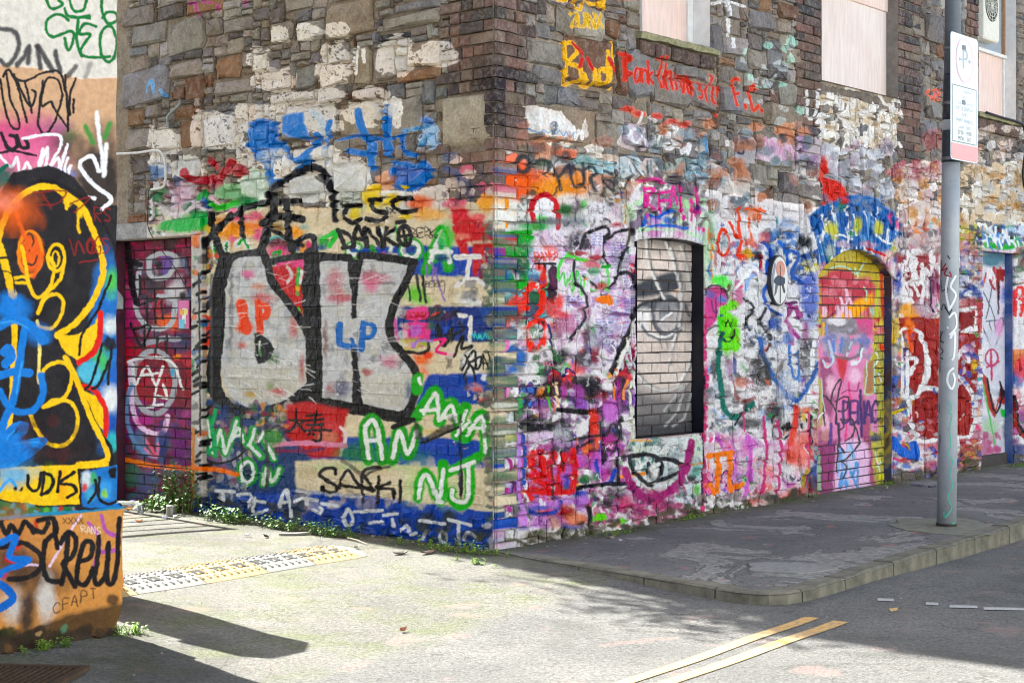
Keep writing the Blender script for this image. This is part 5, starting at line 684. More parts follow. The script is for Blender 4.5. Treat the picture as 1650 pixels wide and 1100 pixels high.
def paint_RW():
    canvas('RW', 1005, 350, 1150, 730)
    frame(1000, 350, 2.973)
    fl([(-10, 0), (446, 0), (446, 1130), (-10, 1130)], (220, 207, 198))
    bl(230, 110, 170, 44, (116, 114, 114), .7, soft=.8); bl(180, 250, 110, 60, (240, 224, 214), .6); bl(60, 160, 30, 110, (190, 180, 174), .6)
    D = (78, 80, 86)
    fl([(60, 330), (110, 300), (200, 270), (270, 255), (300, 270), (300, 345), (200, 372), (120, 385), (60, 392)], D, soft=4); fl([(70, 450), (110, 400), (170, 395), (280, 395), (330, 420), (300, 450), (160, 440), (90, 470)], (104, 104, 108), soft=4)
    ring(222, 470, 66, 90, 22, (88, 90, 98), soft=2); bl(222, 470, 52, 76, (178, 176, 178), .9, soft=.3, rough=.1); bl(215, 440, 40, 40, (120, 120, 126), .8, soft=.5); st([(190, 500), (245, 455)], 12, (240, 240, 240)); bl(230, 500, 24, 26, (206, 188, 184), .7)
    bl(110, 480, 34, 46, (244, 240, 238), .9, soft=.4); st([(70, 440), (105, 415), (160, 400), (240, 395), (300, 420), (330, 470)], 14, (64, 64, 70), soft=1.5)
    st([(95, 500), (130, 555), (190, 585), (240, 578), (290, 540)], 15, (120, 120, 124), soft=2); st([(105, 500), (150, 560), (210, 572), (265, 545)], 8, (240, 238, 236), soft=1.5); st([(75, 480), (100, 500), (90, 530)], 10, (226, 222, 220)); 
    for p in ([(120, 100), (135, 230), (180, 330), (205, 390)], [(215, 120), (255, 220), (290, 380), (280, 520)], [(290, 140), (320, 260), (345, 400)], [(240, 150), (262, 260)], [(265, 560), (240, 640), (230, 700)], [(340, 600), (320, 720), (260, 820)], [(70, 740), (120, 800), (200, 830), (290, 810)], [(300, 860), (260, 940), (200, 1000)], [(340, 850), (300, 960), (240, 1020)], [(330, 780), (220, 930)]):
        st([(x+9, y) for x, y in p], 13, (120, 118, 118), soft=3.5, a=.8); st(p, 12, (238, 234, 230), soft=1.6, a=.9)
    fl([(60, 800), (140, 830), (220, 850), (330, 800), (380, 850), (380, 1130), (40, 1130), (50, 900)], (104, 104, 106), a=.85, soft=14); fl([(40, 980), (380, 960), (380, 1130), (40, 1130)], (66, 66, 70), a=.9, soft=14)
    for p in ([(300, 840), (270, 930), (210, 1000)], [(340, 830), (310, 950), (250, 1000)], [(290, 820), (210, 925)]): st(p, 9, (196, 194, 192), soft=2, a=.8)
    bl(310, 300, 26, 200, (170, 164, 160), .5, soft=.7); bl(320, 480, 40, 60, (110, 108, 110), .6, soft=.7); st([(190, 600), (200, 630)], 5, (110, 100, 100)); st([(220, 600), (225, 630)], 5, (110, 100, 100)); bl(230, 650, 60, 34, (200, 186, 180), .7, soft=.6); st([(250, 360), (275, 345)], 8, (240, 200, 170))

def paint_RD():
    canvas('RD', 1300, 380, 1460, 820)
    frame(1300, 300, 4.231)
    fl([(0, 0), (700, 0), (700, 2300), (0, 2300)], (198, 182, 98)); scatter(90, 420, 540, 620, 20, [(190, 170, 60), (222, 210, 120), (170, 150, 60)], 30, 60, 201, a=.7)
    fl([(90, 640), (150, 580), (220, 560), (300, 570), (340, 620), (430, 620), (480, 690), (470, 880), (90, 890)], (196, 84, 96), soft=4); scatter(90, 640, 470, 880, 30, [(206, 100, 110), (180, 70, 84), (222, 150, 160)], 20, 50, 202, a=.7); fl([(90, 880), (180, 880), (330, 780), (450, 730), (460, 790), (340, 890), (120, 960)], (244, 178, 50), soft=3); st([(80, 960), (200, 850), (320, 760)], 18, (150, 60, 90))
    dashes(200, 680, 300, 860, 8, [(236, 200, 214)], 70, 140, 22, 203, ang=90); st([(120, 830), (120, 880)], 30, (236, 200, 214)); st([(160, 560), (230, 545), (300, 570), (340, 600), (390, 520)], 9, (190, 226, 206)); st([(390, 690), (410, 730), (400, 780)], 10, (180, 220, 190)); st([(330, 560), (350, 620)], 10, (190, 226, 190))
    st([(505, 580), (512, 700), (520, 900), (505, 1000)], 26, (206, 50, 52), a=.8); st([(480, 700), (470, 880)], 24, (196, 206, 90)); bl(440, 850, 14, 30, (190, 226, 206), .8)
    fl([(95, 900), (445, 900), (445, 1100), (95, 1100)], (150, 140, 146)); scatter(100, 920, 440, 1090, 26, [(140, 136, 140), (176, 176, 190), (120, 116, 120)], 20, 44, 204); bl(200, 920, 60, 24, (236, 232, 236), .9); fl([(330, 900), (445, 900), (445, 1100), (390, 1100)], (214, 96, 146)); bl(360, 1010, 50, 60, (160, 120, 140), .7, dry=.2); st([(130, 950), (150, 1080)], 18, (130, 150, 200)); st([(110, 930), (110, 1080)], 16, (244, 180, 60))
    fl([(455, 890), (530, 890), (530, 1120), (455, 1120)], (196, 120, 80)); scatter(455, 900, 530, 1110, 14, [(222, 210, 90), (206, 60, 60), (220, 140, 150)], 14, 34, 205)
    frame(1300, 540, 3.929)
    fl([(70, 0), (420, 0), (420, 120), (360, 220), (360, 400), (430, 420), (450, 980), (70, 1020)], (222, 146, 184), soft=2)
    fl([(80, 150), (140, 130), (170, 250), (180, 400), (150, 520), (160, 660), (70, 690)], (166, 96, 132), soft=3); fl([(70, 690), (190, 660), (165, 1020), (70, 1020)], (150, 76, 120), soft=3); fl([(330, 380), (360, 380), (420, 620), (450, 980), (380, 980), (380, 760), (340, 640)], (176, 96, 130), soft=3)
    scatter(100, 0, 400, 130, 26, [(160, 150, 170), (120, 130, 180), (186, 176, 190)], 20, 44, 206); dashes(110, 0, 340, 110, 16, [(110, 140, 200), (150, 150, 160), (200, 206, 226)], 50, 90, 16, 207, ang=88); fl([(180, 130), (260, 140), (250, 210), (225, 290), (190, 220)], (206, 74, 84), soft=2); st([(170, 130), (260, 150), (330, 120), (340, 60)], 18, (120, 114, 120), a=.8)
    fl([(110, 170), (150, 180), (130, 210), (105, 200)], (236, 170, 196)); st([(100, 160), (120, 200), (160, 180), (165, 130)], 10, (196, 226, 226)); st([(285, 185), (330, 160), (348, 80)], 12, (220, 236, 240)); bl(300, 170, 24, 20, (240, 236, 240), .9); bl(150, 320, 36, 60, (240, 196, 214), .9, soft=.3); bl(300, 260, 40, 60, (240, 200, 220), .9, soft=.3); bl(270, 420, 50, 60, (236, 130, 176), .8, soft=.5); st([(260, 300), (270, 420), (250, 560), (240, 700)], 12, (226, 90, 150)); st([(215, 370), (260, 345), (310, 355), (330, 300)], 8, (160, 60, 110)); bl(110, 560, 30, 60, (240, 190, 210), .9); bl(115, 640, 30, 40, (200, 150, 140), .8)
    fl([(190, 690), (330, 640), (390, 700), (400, 960), (170, 1000)], (232, 196, 224), soft=3); dashes(195, 680, 340, 900, 26, [(110, 160, 214), (140, 180, 226), (190, 206, 232)], 60, 120, 16, 208, ang=86); st([(150, 560), (150, 690)], 20, (110, 80, 150)); st([(200, 560), (205, 700)], 16, (110, 70, 150))
    fl([(420, 0), (490, 0), (490, 1000), (440, 1000), (400, 620), (420, 400)], (186, 178, 104), soft=2); scatter(420, 20, 490, 960, 30, [(226, 220, 90), (170, 170, 60), (206, 120, 70), (96, 110, 60)], 10, 26, 209); fl([(360, 220), (420, 140), (420, 360), (370, 370)], (176, 130, 100), soft=2); st([(365, 370), (430, 360), (425, 180)], 9, (190, 226, 206)); st([(380, 160), (375, 280), (365, 370)], 8, (196, 226, 206)); fl([(360, 390), (440, 360), (450, 620), (410, 600), (400, 420)], (220, 150, 190), soft=2); bl(470, 70, 18, 24, (222, 70, 50), .9); st([(435, 110), (450, 150), (432, 190)], 9, (220, 236, 220)); st([(455, 240), (470, 290)], 9, (210, 226, 230)); st([(430, 740), (465, 860)], 9, (214, 230, 214)); st([(440, 830), (470, 800)], 9, (214, 230, 214)); bl(430, 650, 40, 24, (56, 66, 120), .85)
    tx('DENAC', 232, 420, 40, 130, 17, (78, 60, 116), gap=1.12, soft=1.2, a=.95); st([(335, 350), (345, 640)], 17, (78, 60, 116))
    G = (74, 66, 74)
    for p in ([(90, 370), (130, 400), (180, 480), (190, 560), (200, 600), (190, 860)], [(95, 400), (110, 570)], [(150, 430), (160, 360), (205, 280), (215, 300), (190, 400), (180, 560)], [(180, 420), (230, 390), (262, 400), (250, 470), (200, 480)], [(225, 540), (280, 530), (300, 580), (280, 640), (245, 670)], [(200, 600), (230, 580), (215, 530)], [(205, 690), (240, 740), (220, 720)], [(205, 800), (260, 770), (330, 690), (325, 640), (290, 540)], [(225, 800), (250, 830), (235, 900)]): st(p, 11, G)
    st([(75, 740), (82, 980)], 22, (150, 180, 150)); fl([(70, 1000), (460, 950), (460, 1100), (70, 1100)], (120, 104, 104), a=.6, soft=10)
    st([(70, 280), (90, 370), (85, 560)], 20, (190, 180, 120)); st([(100, 490), (60, 540)], 10, (226, 236, 236)); st([(88, 270), (92, 340), (115, 480)], 6, (200, 230, 220))

def paint_RF():
    canvas('RF', 1570, 390, 1650, 760)
    frame(1400, 300, 4.232)
    fl([(700, 400), (1060, 400), (1060, 2000), (700, 2000)], (214, 214, 222)); bl(850, 500, 90, 50, (60, 120, 140), .9); dashes(780, 540, 900, 660, 20, [(206, 90, 90), (236, 230, 232), (160, 60, 70)], 50, 90, 14, 211, ang=80); fl([(870, 560), (990, 580), (990, 620), (920, 610), (885, 870), (870, 700)], (150, 50, 46)); st([(890, 660), (885, 870)], 14, (26, 24, 30)); fl([(900, 640), (915, 660), (900, 900), (885, 900)], (226, 206, 226)); bl(950, 740, 40, 60, (50, 110, 190), .9); bl(960, 900, 40, 80, (90, 96, 140), .8)
    for p in ([(780, 720), (850, 880), (870, 1080)], [(840, 680), (800, 900)], [(820, 920), (850, 1000), (900, 900), (915, 940), (860, 1090)], [(775, 950), (830, 1090)], [(800, 920), (890, 915)]): st(p, 8, (80, 84, 100))
    bl(890, 970, 24, 60, (220, 160, 200), .9)
    frame(1400, 540, 3.056)
    scatter(550, 0, 650, 580, 40, [(226, 226, 228), (206, 200, 214), (190, 196, 206)], 18, 40, 212); fl([(550, 170), (575, 200), (625, 360), (650, 250), (700, 290), (700, 350), (640, 330), (622, 410), (590, 360), (560, 260)], (176, 66, 54)); st([(580, 210), (622, 380), (655, 310), (645, 230), (660, 270), (705, 290)], 10, (26, 24, 30)); bl(670, 290, 30, 18, BLK, .9); ring(605, 110, 30, 40, 10, (190, 70, 110)); st([(580, 160), (640, 130)], 10, (190, 70, 110)); st([(600, 70), (605, 220)], 10, (190, 70, 110)); fl([(650, 360), (700, 370), (700, 410), (650, 400)], (70, 190, 90)); st([(650, 430), (715, 420)], 12, (230, 236, 232)); bl(600, 460, 40, 50, (150, 200, 130), .6, dry=.2); scatter(550, 480, 650, 590, 20, [(190, 96, 140), (206, 180, 200), (170, 80, 120)], 14, 30, 213); bl(685, 480, 24, 60, (110, 120, 140), .9); st([(560, 240), (600, 420), (620, 540)], 8, (110, 190, 110)); fl([(545, 590), (760, 570), (760, 700), (545, 700)], (60, 54, 52))
PAINTERS = [paint_P, paint_L, paint_LD, paint_R, paint_R2, paint_RW, paint_RD, paint_RF]
# ------------------------------------------------------------------ where things stand
H2 = lambda v: np.array(v, float)
def unit(v): v = H2(v); return v/np.linalg.norm(v)
C0 = H2((-.105, 10.5))                                     # foot of the building's corner
DR = unit(((2950-825)/F, 1)); NR = H2((DR[1], -DR[0]))     # street front: along, outward
DL = unit(((-1900-825)/F, 1)); NL = H2((-DL[1], DL[0])); 
if NL[1] > 0: NL = -NL
PC = H2((-1.78, 7.69)); DP = -DR; NP = NR                  # corner of the rendered building, its face runs towards us
UP = PC-NR*.022+DP*.018
PLN = {'R': (C0, DR, NR), 'L': (C0, DL, NL), 'P': (PC, DP, NP), 'U': (UP, DP, NP)}
def wpx(side, x, y, v=0.0):
    """wall coordinates (along, up) of the wall point seen at a photo pixel"""
    c, d, n = PLN[side]; kx = (x-825)/F
    Y = (v+n@c)/(n[0]*kx+n[1]); p = H2((kx*Y, Y))
    return (p-c)@d, HC-(y-HOR)/F*Y
def pxw(side, u, z, v=0.0):
    c, d, n = PLN[side]; X = c[0]+u*d[0]+v*n[0]; Y = c[1]+u*d[1]+v*n[1]
    return 825+F*X/Y, HOR+F*(HC-z)/Y
def W3(side, u, v, z):
    c, d, n = PLN[side]; p = c+u*d+v*n
    return (p[0], p[1], z)
def gpx(x, y, z=0.0):
    Y = (HC-z)*F/(y-HOR); return H2(((x-825)/F*Y, Y))
def depth_for(side, xin, u):
    lo, hi = 0, .8
    for _ in range(40):
        m = (lo+hi)/2
        if (pxw(side, u, 1, -m)[0] > xin): lo = m
        else: hi = m
    return lo
def sstep(a, b, x):
    t = min(max((x-a)/(b-a), 0), 1); return t*t*(3-2*t)
def zroad(x, y):
    q = H2((x, y))-C0; a = q@DR; n = q@NR
    return -.052*sstep(0, 2.2, n)-.06*sstep(-.3, 3.6, a)*sstep(.4, 2.0, n)
rnd = random.Random(11)

# ------------------------------------------------------------------ scene helpers
COL = sc.collection
def thing(name, label, cat, loc=(0, 0, 0), group=None):
    o = bpy.data.objects.new(name, None); COL.objects.link(o); o.location = loc; o.empty_display_size = .1
    o['label'] = label; o['category'] = cat
    if group: o['group'] = group
    return o
def tag(o, label, cat, group=None):
    o['label'] = label; o['category'] = cat
    if group: o['group'] = group
    return o
WL = {}
class MB:
    """collects vertices and faces in world coordinates, builds ONE mesh object"""
    def __init__(s): s.v = []; s.f = []; s.t = []; s.tint = (.3, .3, .3)
    def poly(s, pts, tint=None):
        i = len(s.v); s.v += [tuple(p) for p in pts]; s.t += [tint or s.tint]*len(pts); s.f.append(tuple(range(i, i+len(pts))))
    def add(s, vs, fs, tint=None):
        i = len(s.v); s.v += [tuple(p) for p in vs]; s.t += [tint or s.tint]*len(vs); s.f += [tuple(i+k for k in f) for f in fs]
    def join(s, o): s.add(o.v, o.f); s.t[-len(o.v):] = o.t
    def box(s, c, sx, sy, sz, ax=(1, 0), bev=0.0):
        ax = unit(ax); ay = H2((-ax[1], ax[0]))
        def pt(a, b, h): p = H2(c[:2])+ax*a+ay*b; return (p[0], p[1], c[2]+h)
        if bev <= 0:
            vs = [pt(i*sx/2, j*sy/2, k*sz/2) for k in (-1, 1) for j in (-1, 1) for i in (-1, 1)]
            s.add(vs, [(0, 2, 3, 1), (4, 5, 7, 6), (0, 1, 5, 4), (2, 6, 7, 3), (0, 4, 6, 2), (1, 3, 7, 5)])
        else:
            rings = []
            for h, e in ((-sz/2, bev), (-sz/2+bev, 0), (sz/2-bev, 0), (sz/2, bev)):
                a, b = sx/2-e, sy/2-e; k = min(bev, a, b)
                rings.append([pt(x, y, h) for x, y in ((-a+k, -b), (a-k, -b), (a, -b+k), (a, b-k), (a-k, b), (-a+k, b), (-a, b-k), (-a, -b+k))])
            s.loft(rings)
    def loft(s, rings, caps=True):
        n = len(rings[0]); vs = [p for r in rings for p in r]; fs = []
        for k in range(len(rings)-1):
            for i in range(n):
                j = (i+1) % n; fs.append((k*n+i, k*n+j, (k+1)*n+j, (k+1)*n+i))
        if caps: fs += [tuple(reversed(range(n))), tuple(range((len(rings)-1)*n, len(rings)*n))]
        s.add(vs, fs)
    def tube(s, pts, r, n=8, caps=True):
        pts = [Vector(p) for p in pts]; rings = []; up = None
        for i, p in enumerate(pts):
            t = (pts[min(i+1, len(pts)-1)]-pts[max(i-1, 0)]).normalized()
            if up is None: up = Vector((0, 0, 1)) if abs(t.z) < .9 else Vector((1, 0, 0))
            a = t.cross(up).normalized(); b = a.cross(t); up = b
            rr = r[i] if isinstance(r, (list, tuple)) else r
            rings.append([tuple(p+a*rr*math.cos(2*math.pi*k/n)+b*rr*math.sin(2*math.pi*k/n)) for k in range(n)])
        s.loft(rings, caps)
    def build(s, name, mat, parent=None, smooth=False, kind=None, fix=True):
        me = bpy.data.meshes.new(name)
        w = WL.get(parent, Vector((0, 0, 0))) if parent else Vector((0, 0, 0))
        V = np.array(s.v, float).reshape(-1, 3)
        if parent is None: c = np.array([V[:, 0].mean(), V[:, 1].mean(), V[:, 2].min()])
        else: c = V.mean(axis=0)
        me.from_pydata((V-c).tolist(), [], s.f)
        at = me.attributes.new('tint', 'FLOAT_COLOR', 'POINT')
        at.data.foreach_set('color', np.c_[np.array(s.t, np.float32), np.ones(len(s.t), np.float32)].ravel())
        if fix:
            bm = bmesh.new(); bm.from_mesh(me); bmesh.ops.recalc_face_normals(bm, faces=bm.faces); bm.to_mesh(me); bm.free()
        if smooth: me.polygons.foreach_set('use_smooth', [True]*len(me.polygons))
        me.materials.append(mat); me.update()
        o = bpy.data.objects.new(name, me); COL.objects.link(o)
        o.parent = parent; o.location = Vector(c)-w; WL[o] = Vector(c)
        if kind: o['kind'] = kind
        return o
def empty_at(o): WL[o] = o.location.copy(); return o

# ------------------------------------------------------------------ materials
def L3(c): return tuple(float(x) for x in s2l(c))
class NT:
    def __init__(s, name):
        s.m = bpy.data.materials.new(name); s.m.use_nodes = True; s.t = s.m.node_tree; s.n = s.t.nodes; s.b = s.n['Principled BSDF']
        s.tc = s.n.new('ShaderNodeTexCoord')
    def link(s, a, b): s.t.links.new(a, b)
    def noise(s, scale, detail=4, rough=.6, vec=None, dist=0):
        n = s.n.new('ShaderNodeTexNoise'); n.inputs['Scale'].default_value = scale; n.inputs['Detail'].default_value = detail; n.inputs['Roughness'].default_value = rough; n.inputs['Distortion'].default_value = dist
        s.link(vec or s.vec, n.inputs['Vector']); return n.outputs[0]
    def vor(s, scale, feat='F1', vec=None, rnd_=1):
        n = s.n.new('ShaderNodeTexVoronoi'); n.feature = feat; n.inputs['Scale'].default_value = scale; n.inputs['Randomness'].default_value = rnd_
        s.link(vec or s.vec, n.inputs['Vector']); return n
    def mix(s, f, a, b, blend='MIX'):
        n = s.n.new('ShaderNodeMix'); n.data_type = 'RGBA'; n.blend_type = blend
        for v, i in ((f, 0), (a, 6), (b, 7)):
            if isinstance(v, (int, float)): n.inputs[i].default_value = v
            elif isinstance(v, (tuple, list)): n.inputs[i].default_value = (*v[:3], 1)
            else: s.link(v, n.inputs[i])
        return n.outputs[2]
    def ramp(s, fac, stops, interp='LINEAR'):
        n = s.n.new('ShaderNodeValToRGB'); n.color_ramp.interpolation = interp; e = n.color_ramp.elements
        while len(e) < len(stops): e.new(.5)
        for k, (p, c) in enumerate(stops):
            e[k].position = p; e[k].color = (*c, 1) if isinstance(c, (tuple, list)) else (c, c, c, 1)
        s.link(fac, n.inputs[0]); return n.outputs[0]
    def math(s, op, a, b=0.0, clamp=False):
        n = s.n.new('ShaderNodeMath'); n.operation = op; n.use_clamp = clamp
        for v, i in ((a, 0), (b, 1)):
            if isinstance(v, (int, float)): n.inputs[i].default_value = v
            else: s.link(v, n.inputs[i])
        return n.outputs[0]
    def dot(s, vec, d):
        n = s.n.new('ShaderNodeVectorMath'); n.operation = 'DOT_PRODUCT'; s.link(vec, n.inputs[0]); n.inputs[1].default_value = d; return n.outputs['Value']
    def bump(s, h, strength=.5, dist=.01, prev=None):
        n = s.n.new('ShaderNodeBump'); n.inputs['Strength'].default_value = strength; n.inputs['Distance'].default_value = dist
        s.link(h, n.inputs['Height'])
        if prev is not None: s.link(prev, n.inputs['Normal'])
        return n.outputs[0]
    def comb(s, x, y, z=0.0):
        n = s.n.new('ShaderNodeCombineXYZ')
        for v, i in ((x, 0), (y, 1), (z, 2)):
            if isinstance(v, (int, float)): n.inputs[i].default_value = v
            else: s.link(v, n.inputs[i])
        return n.outputs[0]
    def set(s, **k):
        for q, v in k.items():
            q = {'col': 'Base Color', 'rough': 'Roughness', 'nrm': 'Normal', 'metal': 'Metallic', 'spec': 'Specular IOR Level', 'trans': 'Transmission Weight'}[q]
            if isinstance(v, (int, float)): s.b.inputs[q].default_value = v
            elif isinstance(v, (tuple, list)): s.b.inputs[q].default_value = (*v[:3], 1)
            else: s.link(v, s.b.inputs[q])
def plain(name, col, rough=.6, metal=0, var=.25, scale=30, bmp=.2, spec=.4):
    m = NT(name); m.vec = m.tc.outputs['Object']; c = L3(col)
    n = m.noise(scale, 5); k = m.ramp(n, [(.3, 1-var), (.7, 1+var*.6)])
    m.set(col=m.mix(1, c, k, 'MULTIPLY'), rough=rough, metal=metal, spec=spec)
    if bmp: m.set(nrm=m.bump(m.noise(scale*3, 4), bmp, .004))
    return m.m
def bake(name, key, side, u0, u1, z0, z1, ru, rz, v=0.0):
    """the painted canvas laid out in the wall's own coordinates"""
    nu, nz = int((u1-u0)*ru), int((z1-z0)*rz)
    uu, zz_ = np.meshgrid(u0+(np.arange(nu)+.5)/nu*(u1-u0), z0+(np.arange(nz)+.5)/nz*(z1-z0))
    x, y = pxw(side, uu, zz_, v); c = CV[key]; bx, by = c['b'][:2]; h, w = c['a'].shape
    x = np.clip(x-bx, 0, w-1.01); y = np.clip(y-by, 0, h-1.01); xi = x.astype(int); yi = y.astype(int); fx = (x-xi)[..., None]; fy = (y-yi)[..., None]
    src = np.dstack([c['rgb'], c['a']])
    px = (src[yi, xi]*(1-fx)+src[yi, xi+1]*fx)*(1-fy)+(src[yi+1, xi]*(1-fx)+src[yi+1, xi+1]*fx)*fy
    im = bpy.data.images.new(name, nu, nz, alpha=True, float_buffer=True); im.alpha_mode = 'STRAIGHT'
    try: im.colorspace_settings.name = 'Linear Rec.709'
    except Exception: im.colorspace_settings.name = 'Non-Color'
    lum = (px[..., :3]@np.array([.25, .65, .1], np.float64))[..., None]; px[..., :3] = np.clip(lum+(px[..., :3]-lum)*1.14, .004, 1)**(1.24 if key == 'R' else 1.12)*(1.25 if key == 'LD' else .9)
    px[..., :3] = np.minimum(px[..., :3], .86)
    im.pixels.foreach_set(px.astype(np.float32).ravel()); im.update(); im.pack()
    return im
def wallpaint(name, root, side, im, u0, u1, z0, z1, off=(0, 0), rough=.5, gloss_seed=0, bumpk=1.0, wear=.5, base=None, fine=1.0, spec=.15, fade=1.0, chips=0.0):
    """masonry: stone colour from the piece itself, spray paint over it, worn off the roughest spots"""
    m = NT(name); m.tc.object = root; m.vec = m.tc.outputs['Object']
    c, d, n = PLN[side]
    U = m.dot(m.vec, (d[0], d[1], 0)); Z = m.dot(m.vec, (0, 0, 1))
    uv = m.comb(m.math('DIVIDE', m.math('SUBTRACT', U, u0+off[0]), u1-u0), m.math('DIVIDE', m.math('SUBTRACT', Z, z0+off[1]), z1-z0))
    t = m.n.new('ShaderNodeTexImage'); t.image = im; t.extension = 'CLIP'; t.interpolation = 'Linear'; m.link(uv, t.inputs[0])
    if base is None:
        at = m.n.new('ShaderNodeAttribute'); at.attribute_name = 'tint'; b = at.outputs['Color']
    else: b = L3(base)
    n1 = m.noise(9, 5, .65); n2 = m.noise(60, 6, .7); n3 = m.noise(2.2, 3); n4 = m.noise(24, 5, .6, dist=.8)
    b = m.mix(1, b, m.ramp(n1, [(.28, .6), (.5, 1.0), (.72, 1.3)]), 'MULTIPLY')
    b = m.mix(1, b, m.ramp(n2, [(.3, .6), (.62, 1.2)]), 'MULTIPLY')
    b = m.mix(m.math('MULTIPLY', m.ramp(n3, [(.45, 0.0), (.65, 1.0)]), .35), b, L3((120, 96, 70)))
    b = m.mix(m.math('MULTIPLY', m.ramp(n4, [(.48, 0.0), (.68, 1.0)]), .38), b, L3((160, 153, 142)))
    w = m.ramp(n2, [(.22, 1-wear), (.36, 1.0)]); w2 = m.ramp(m.noise(17, 4, .7), [(.26, 1-wear), (.36, 1.0)])
    al = m.math('MULTIPLY', m.math('MULTIPLY', m.math('MULTIPLY', t.outputs['Alpha'], fade), w), w2)
    pc = m.mix(1, t.outputs['Color'], m.ramp(m.noise(35, 5, .65), [(.3, .8), (.65, 1.08)]), 'MULTIPLY')
    if chips:
        ck = m.math('MULTIPLY', m.ramp(m.noise(46, 5, .75), [(.56, 0.0), (.60, chips)]), m.ramp(n3, [(.38, 0.0), (.6, 1.0)])); pc = m.mix(ck, pc, L3((40, 37, 40)))
        ck2 = m.math('MULTIPLY', m.ramp(m.noise(33, 5, .72, dist=.5), [(.62, 0.0), (.66, chips)]), m.ramp(n3, [(.35, 1.0), (.6, 0.0)])); pc = m.mix(ck2, pc, L3((240, 238, 236)))
    m.set(col=m.mix(al, b, pc), spec=spec)
    r = m.mix(al, (.85,)*3, m.ramp(m.noise(11, 4), [(.35, rough-.12), (.65, rough+.2)])); m.set(rough=r)
    v = m.vor(26, 'F1'); h1 = m.bump(m.noise(14, 5, .62, dist=.3), .55*bumpk, .03); h2 = m.bump(m.noise(70, 6, .65), .55*bumpk*fine, .008, h1); h3 = m.bump(v.outputs['Distance'], .2*bumpk, .02, h2)
    m.set(nrm=h3)
    return m.m

# ------------------------------------------------------------------ masonry pieces
STONE = [(146, 141, 136), (154, 147, 138), (132, 129, 127), (114, 111, 112), (138, 127, 116), (148, 137, 124), (126, 126, 130), (162, 157, 150), (100, 96, 96), (142, 135, 126), (160, 151, 139)]
RUST = [(142, 104, 76), (126, 90, 68), (112, 82, 68)]
BRK = [(112, 90, 84), (124, 94, 86), (98, 80, 78), (128, 98, 88), (86, 76, 76), (122, 106, 94), (78, 74, 76)]
def jc(c, r, k=.12):
    q = .86*r.uniform(1-k, 1+k); return tuple(min(1, x*q*r.uniform(.96, 1.04)) for x in L3(c))
def rock(side, u0, z0, w, h, proud, tint, r, depth=.09, gap=.007, rough=1.0, v0=0.0):
    """a hewn block: irregular outline, broken edges, chipped faces (about 44 triangles)"""
    b = MB(); b.tint = tint
    u0 += gap; z0 += gap*.8; w -= 2*gap; h -= 1.6*gap
    m = min(w, h); j = .15*m*rough; cut = [r.uniform(.03, .22)*m for _ in range(4)]
    o = [(cut[0], 0), (w-cut[1], 0), (w, cut[1]), (w, h-cut[2]), (w-cut[2]*1.3 if w > cut[2]*1.3+cut[3]*1.3 else w*.6, h), (cut[3]*1.3 if w > cut[2]*1.3+cut[3]*1.3 else w*.4, h), (0, h-cut[3]), (0, cut[0])]
    o = [(u0+a+r.uniform(-j, j)*.7, z0+c+r.uniform(-j, j)*.7) for a, c in o]
    cu, cz = u0+w/2, z0+h/2; k = 1-min(.3, .014/m+r.uniform(.02, .12)*rough)
    tu, tz = r.uniform(-.10, .10)*rough, r.uniform(-.16, .10)*rough
    inn = [(cu+(a-cu)*k+r.uniform(-j, j)*.5, cz+(c-cz)*k+r.uniform(-j, j)*.5) for a, c in o]
    pv = lambda a, c: v0+proud+tu*(a-cu)+tz*(c-cz)+r.uniform(-.011, .011)*rough
    V = [W3(side, a, v0-depth, c) for a, c in o]+[W3(side, a, v0+min(0, proud)-.012*r.uniform(.4, 1.4)*rough, c) for a, c in o]+[W3(side, a, pv(a, c), c) for a, c in inn]
    ca, cc = cu+r.uniform(-.22, .22)*w, cz+r.uniform(-.22, .22)*h
    V.append(W3(side, ca, pv(ca, cc)+.010*rough*r.uniform(-.6, 1.5), cc)); n = 8; F_ = []
    for i in range(n):
        q = (i+1) % n; F_ += [(i, q, n+q, n+i), (n+i, n+q, 2*n+q, 2*n+i), (2*n+i, 2*n+q, 3*n)]
    b.add(V, F_); return b
def brick(side, u0, z0, w, h, proud, tint, r, depth=.10, gap=.005, bev=.006, v0=0.0):
    b = MB(); b.tint = tint; u0 += gap; z0 += gap; w -= 2*gap; h -= 2*gap; j = .003
    o = [(u0+r.uniform(-j, j), z0+r.uniform(-j, j)), (u0+w+r.uniform(-j, j), z0+r.uniform(-j, j)), (u0+w+r.uniform(-j, j), z0+h+r.uniform(-j, j)), (u0+r.uniform(-j, j), z0+h+r.uniform(-j, j))]
    c = (u0+w/2, z0+h/2); f = lambda p, e: (p[0]+(e if p[0] < c[0] else -e), p[1]+(e if p[1] < c[1] else -e))
    t = r.uniform(-.004, .004)
    V = [W3(side, *(p[0], v0-depth, p[1])) for p in o]+[W3(side, p[0], v0+proud-bev, p[1]) for p in o]+[W3(side, f(p, bev)[0], v0+proud+(t if i < 2 else -t), f(p, bev)[1]) for i, p in enumerate(o)]
    F_ = [(8, 9, 10, 11)]
    for i in range(4):
        q = (i+1) % 4; F_ += [(i, q, 4+q, 4+i), (4+i, 4+q, 8+q, 8+i)]
    b.add(V, F_); return b
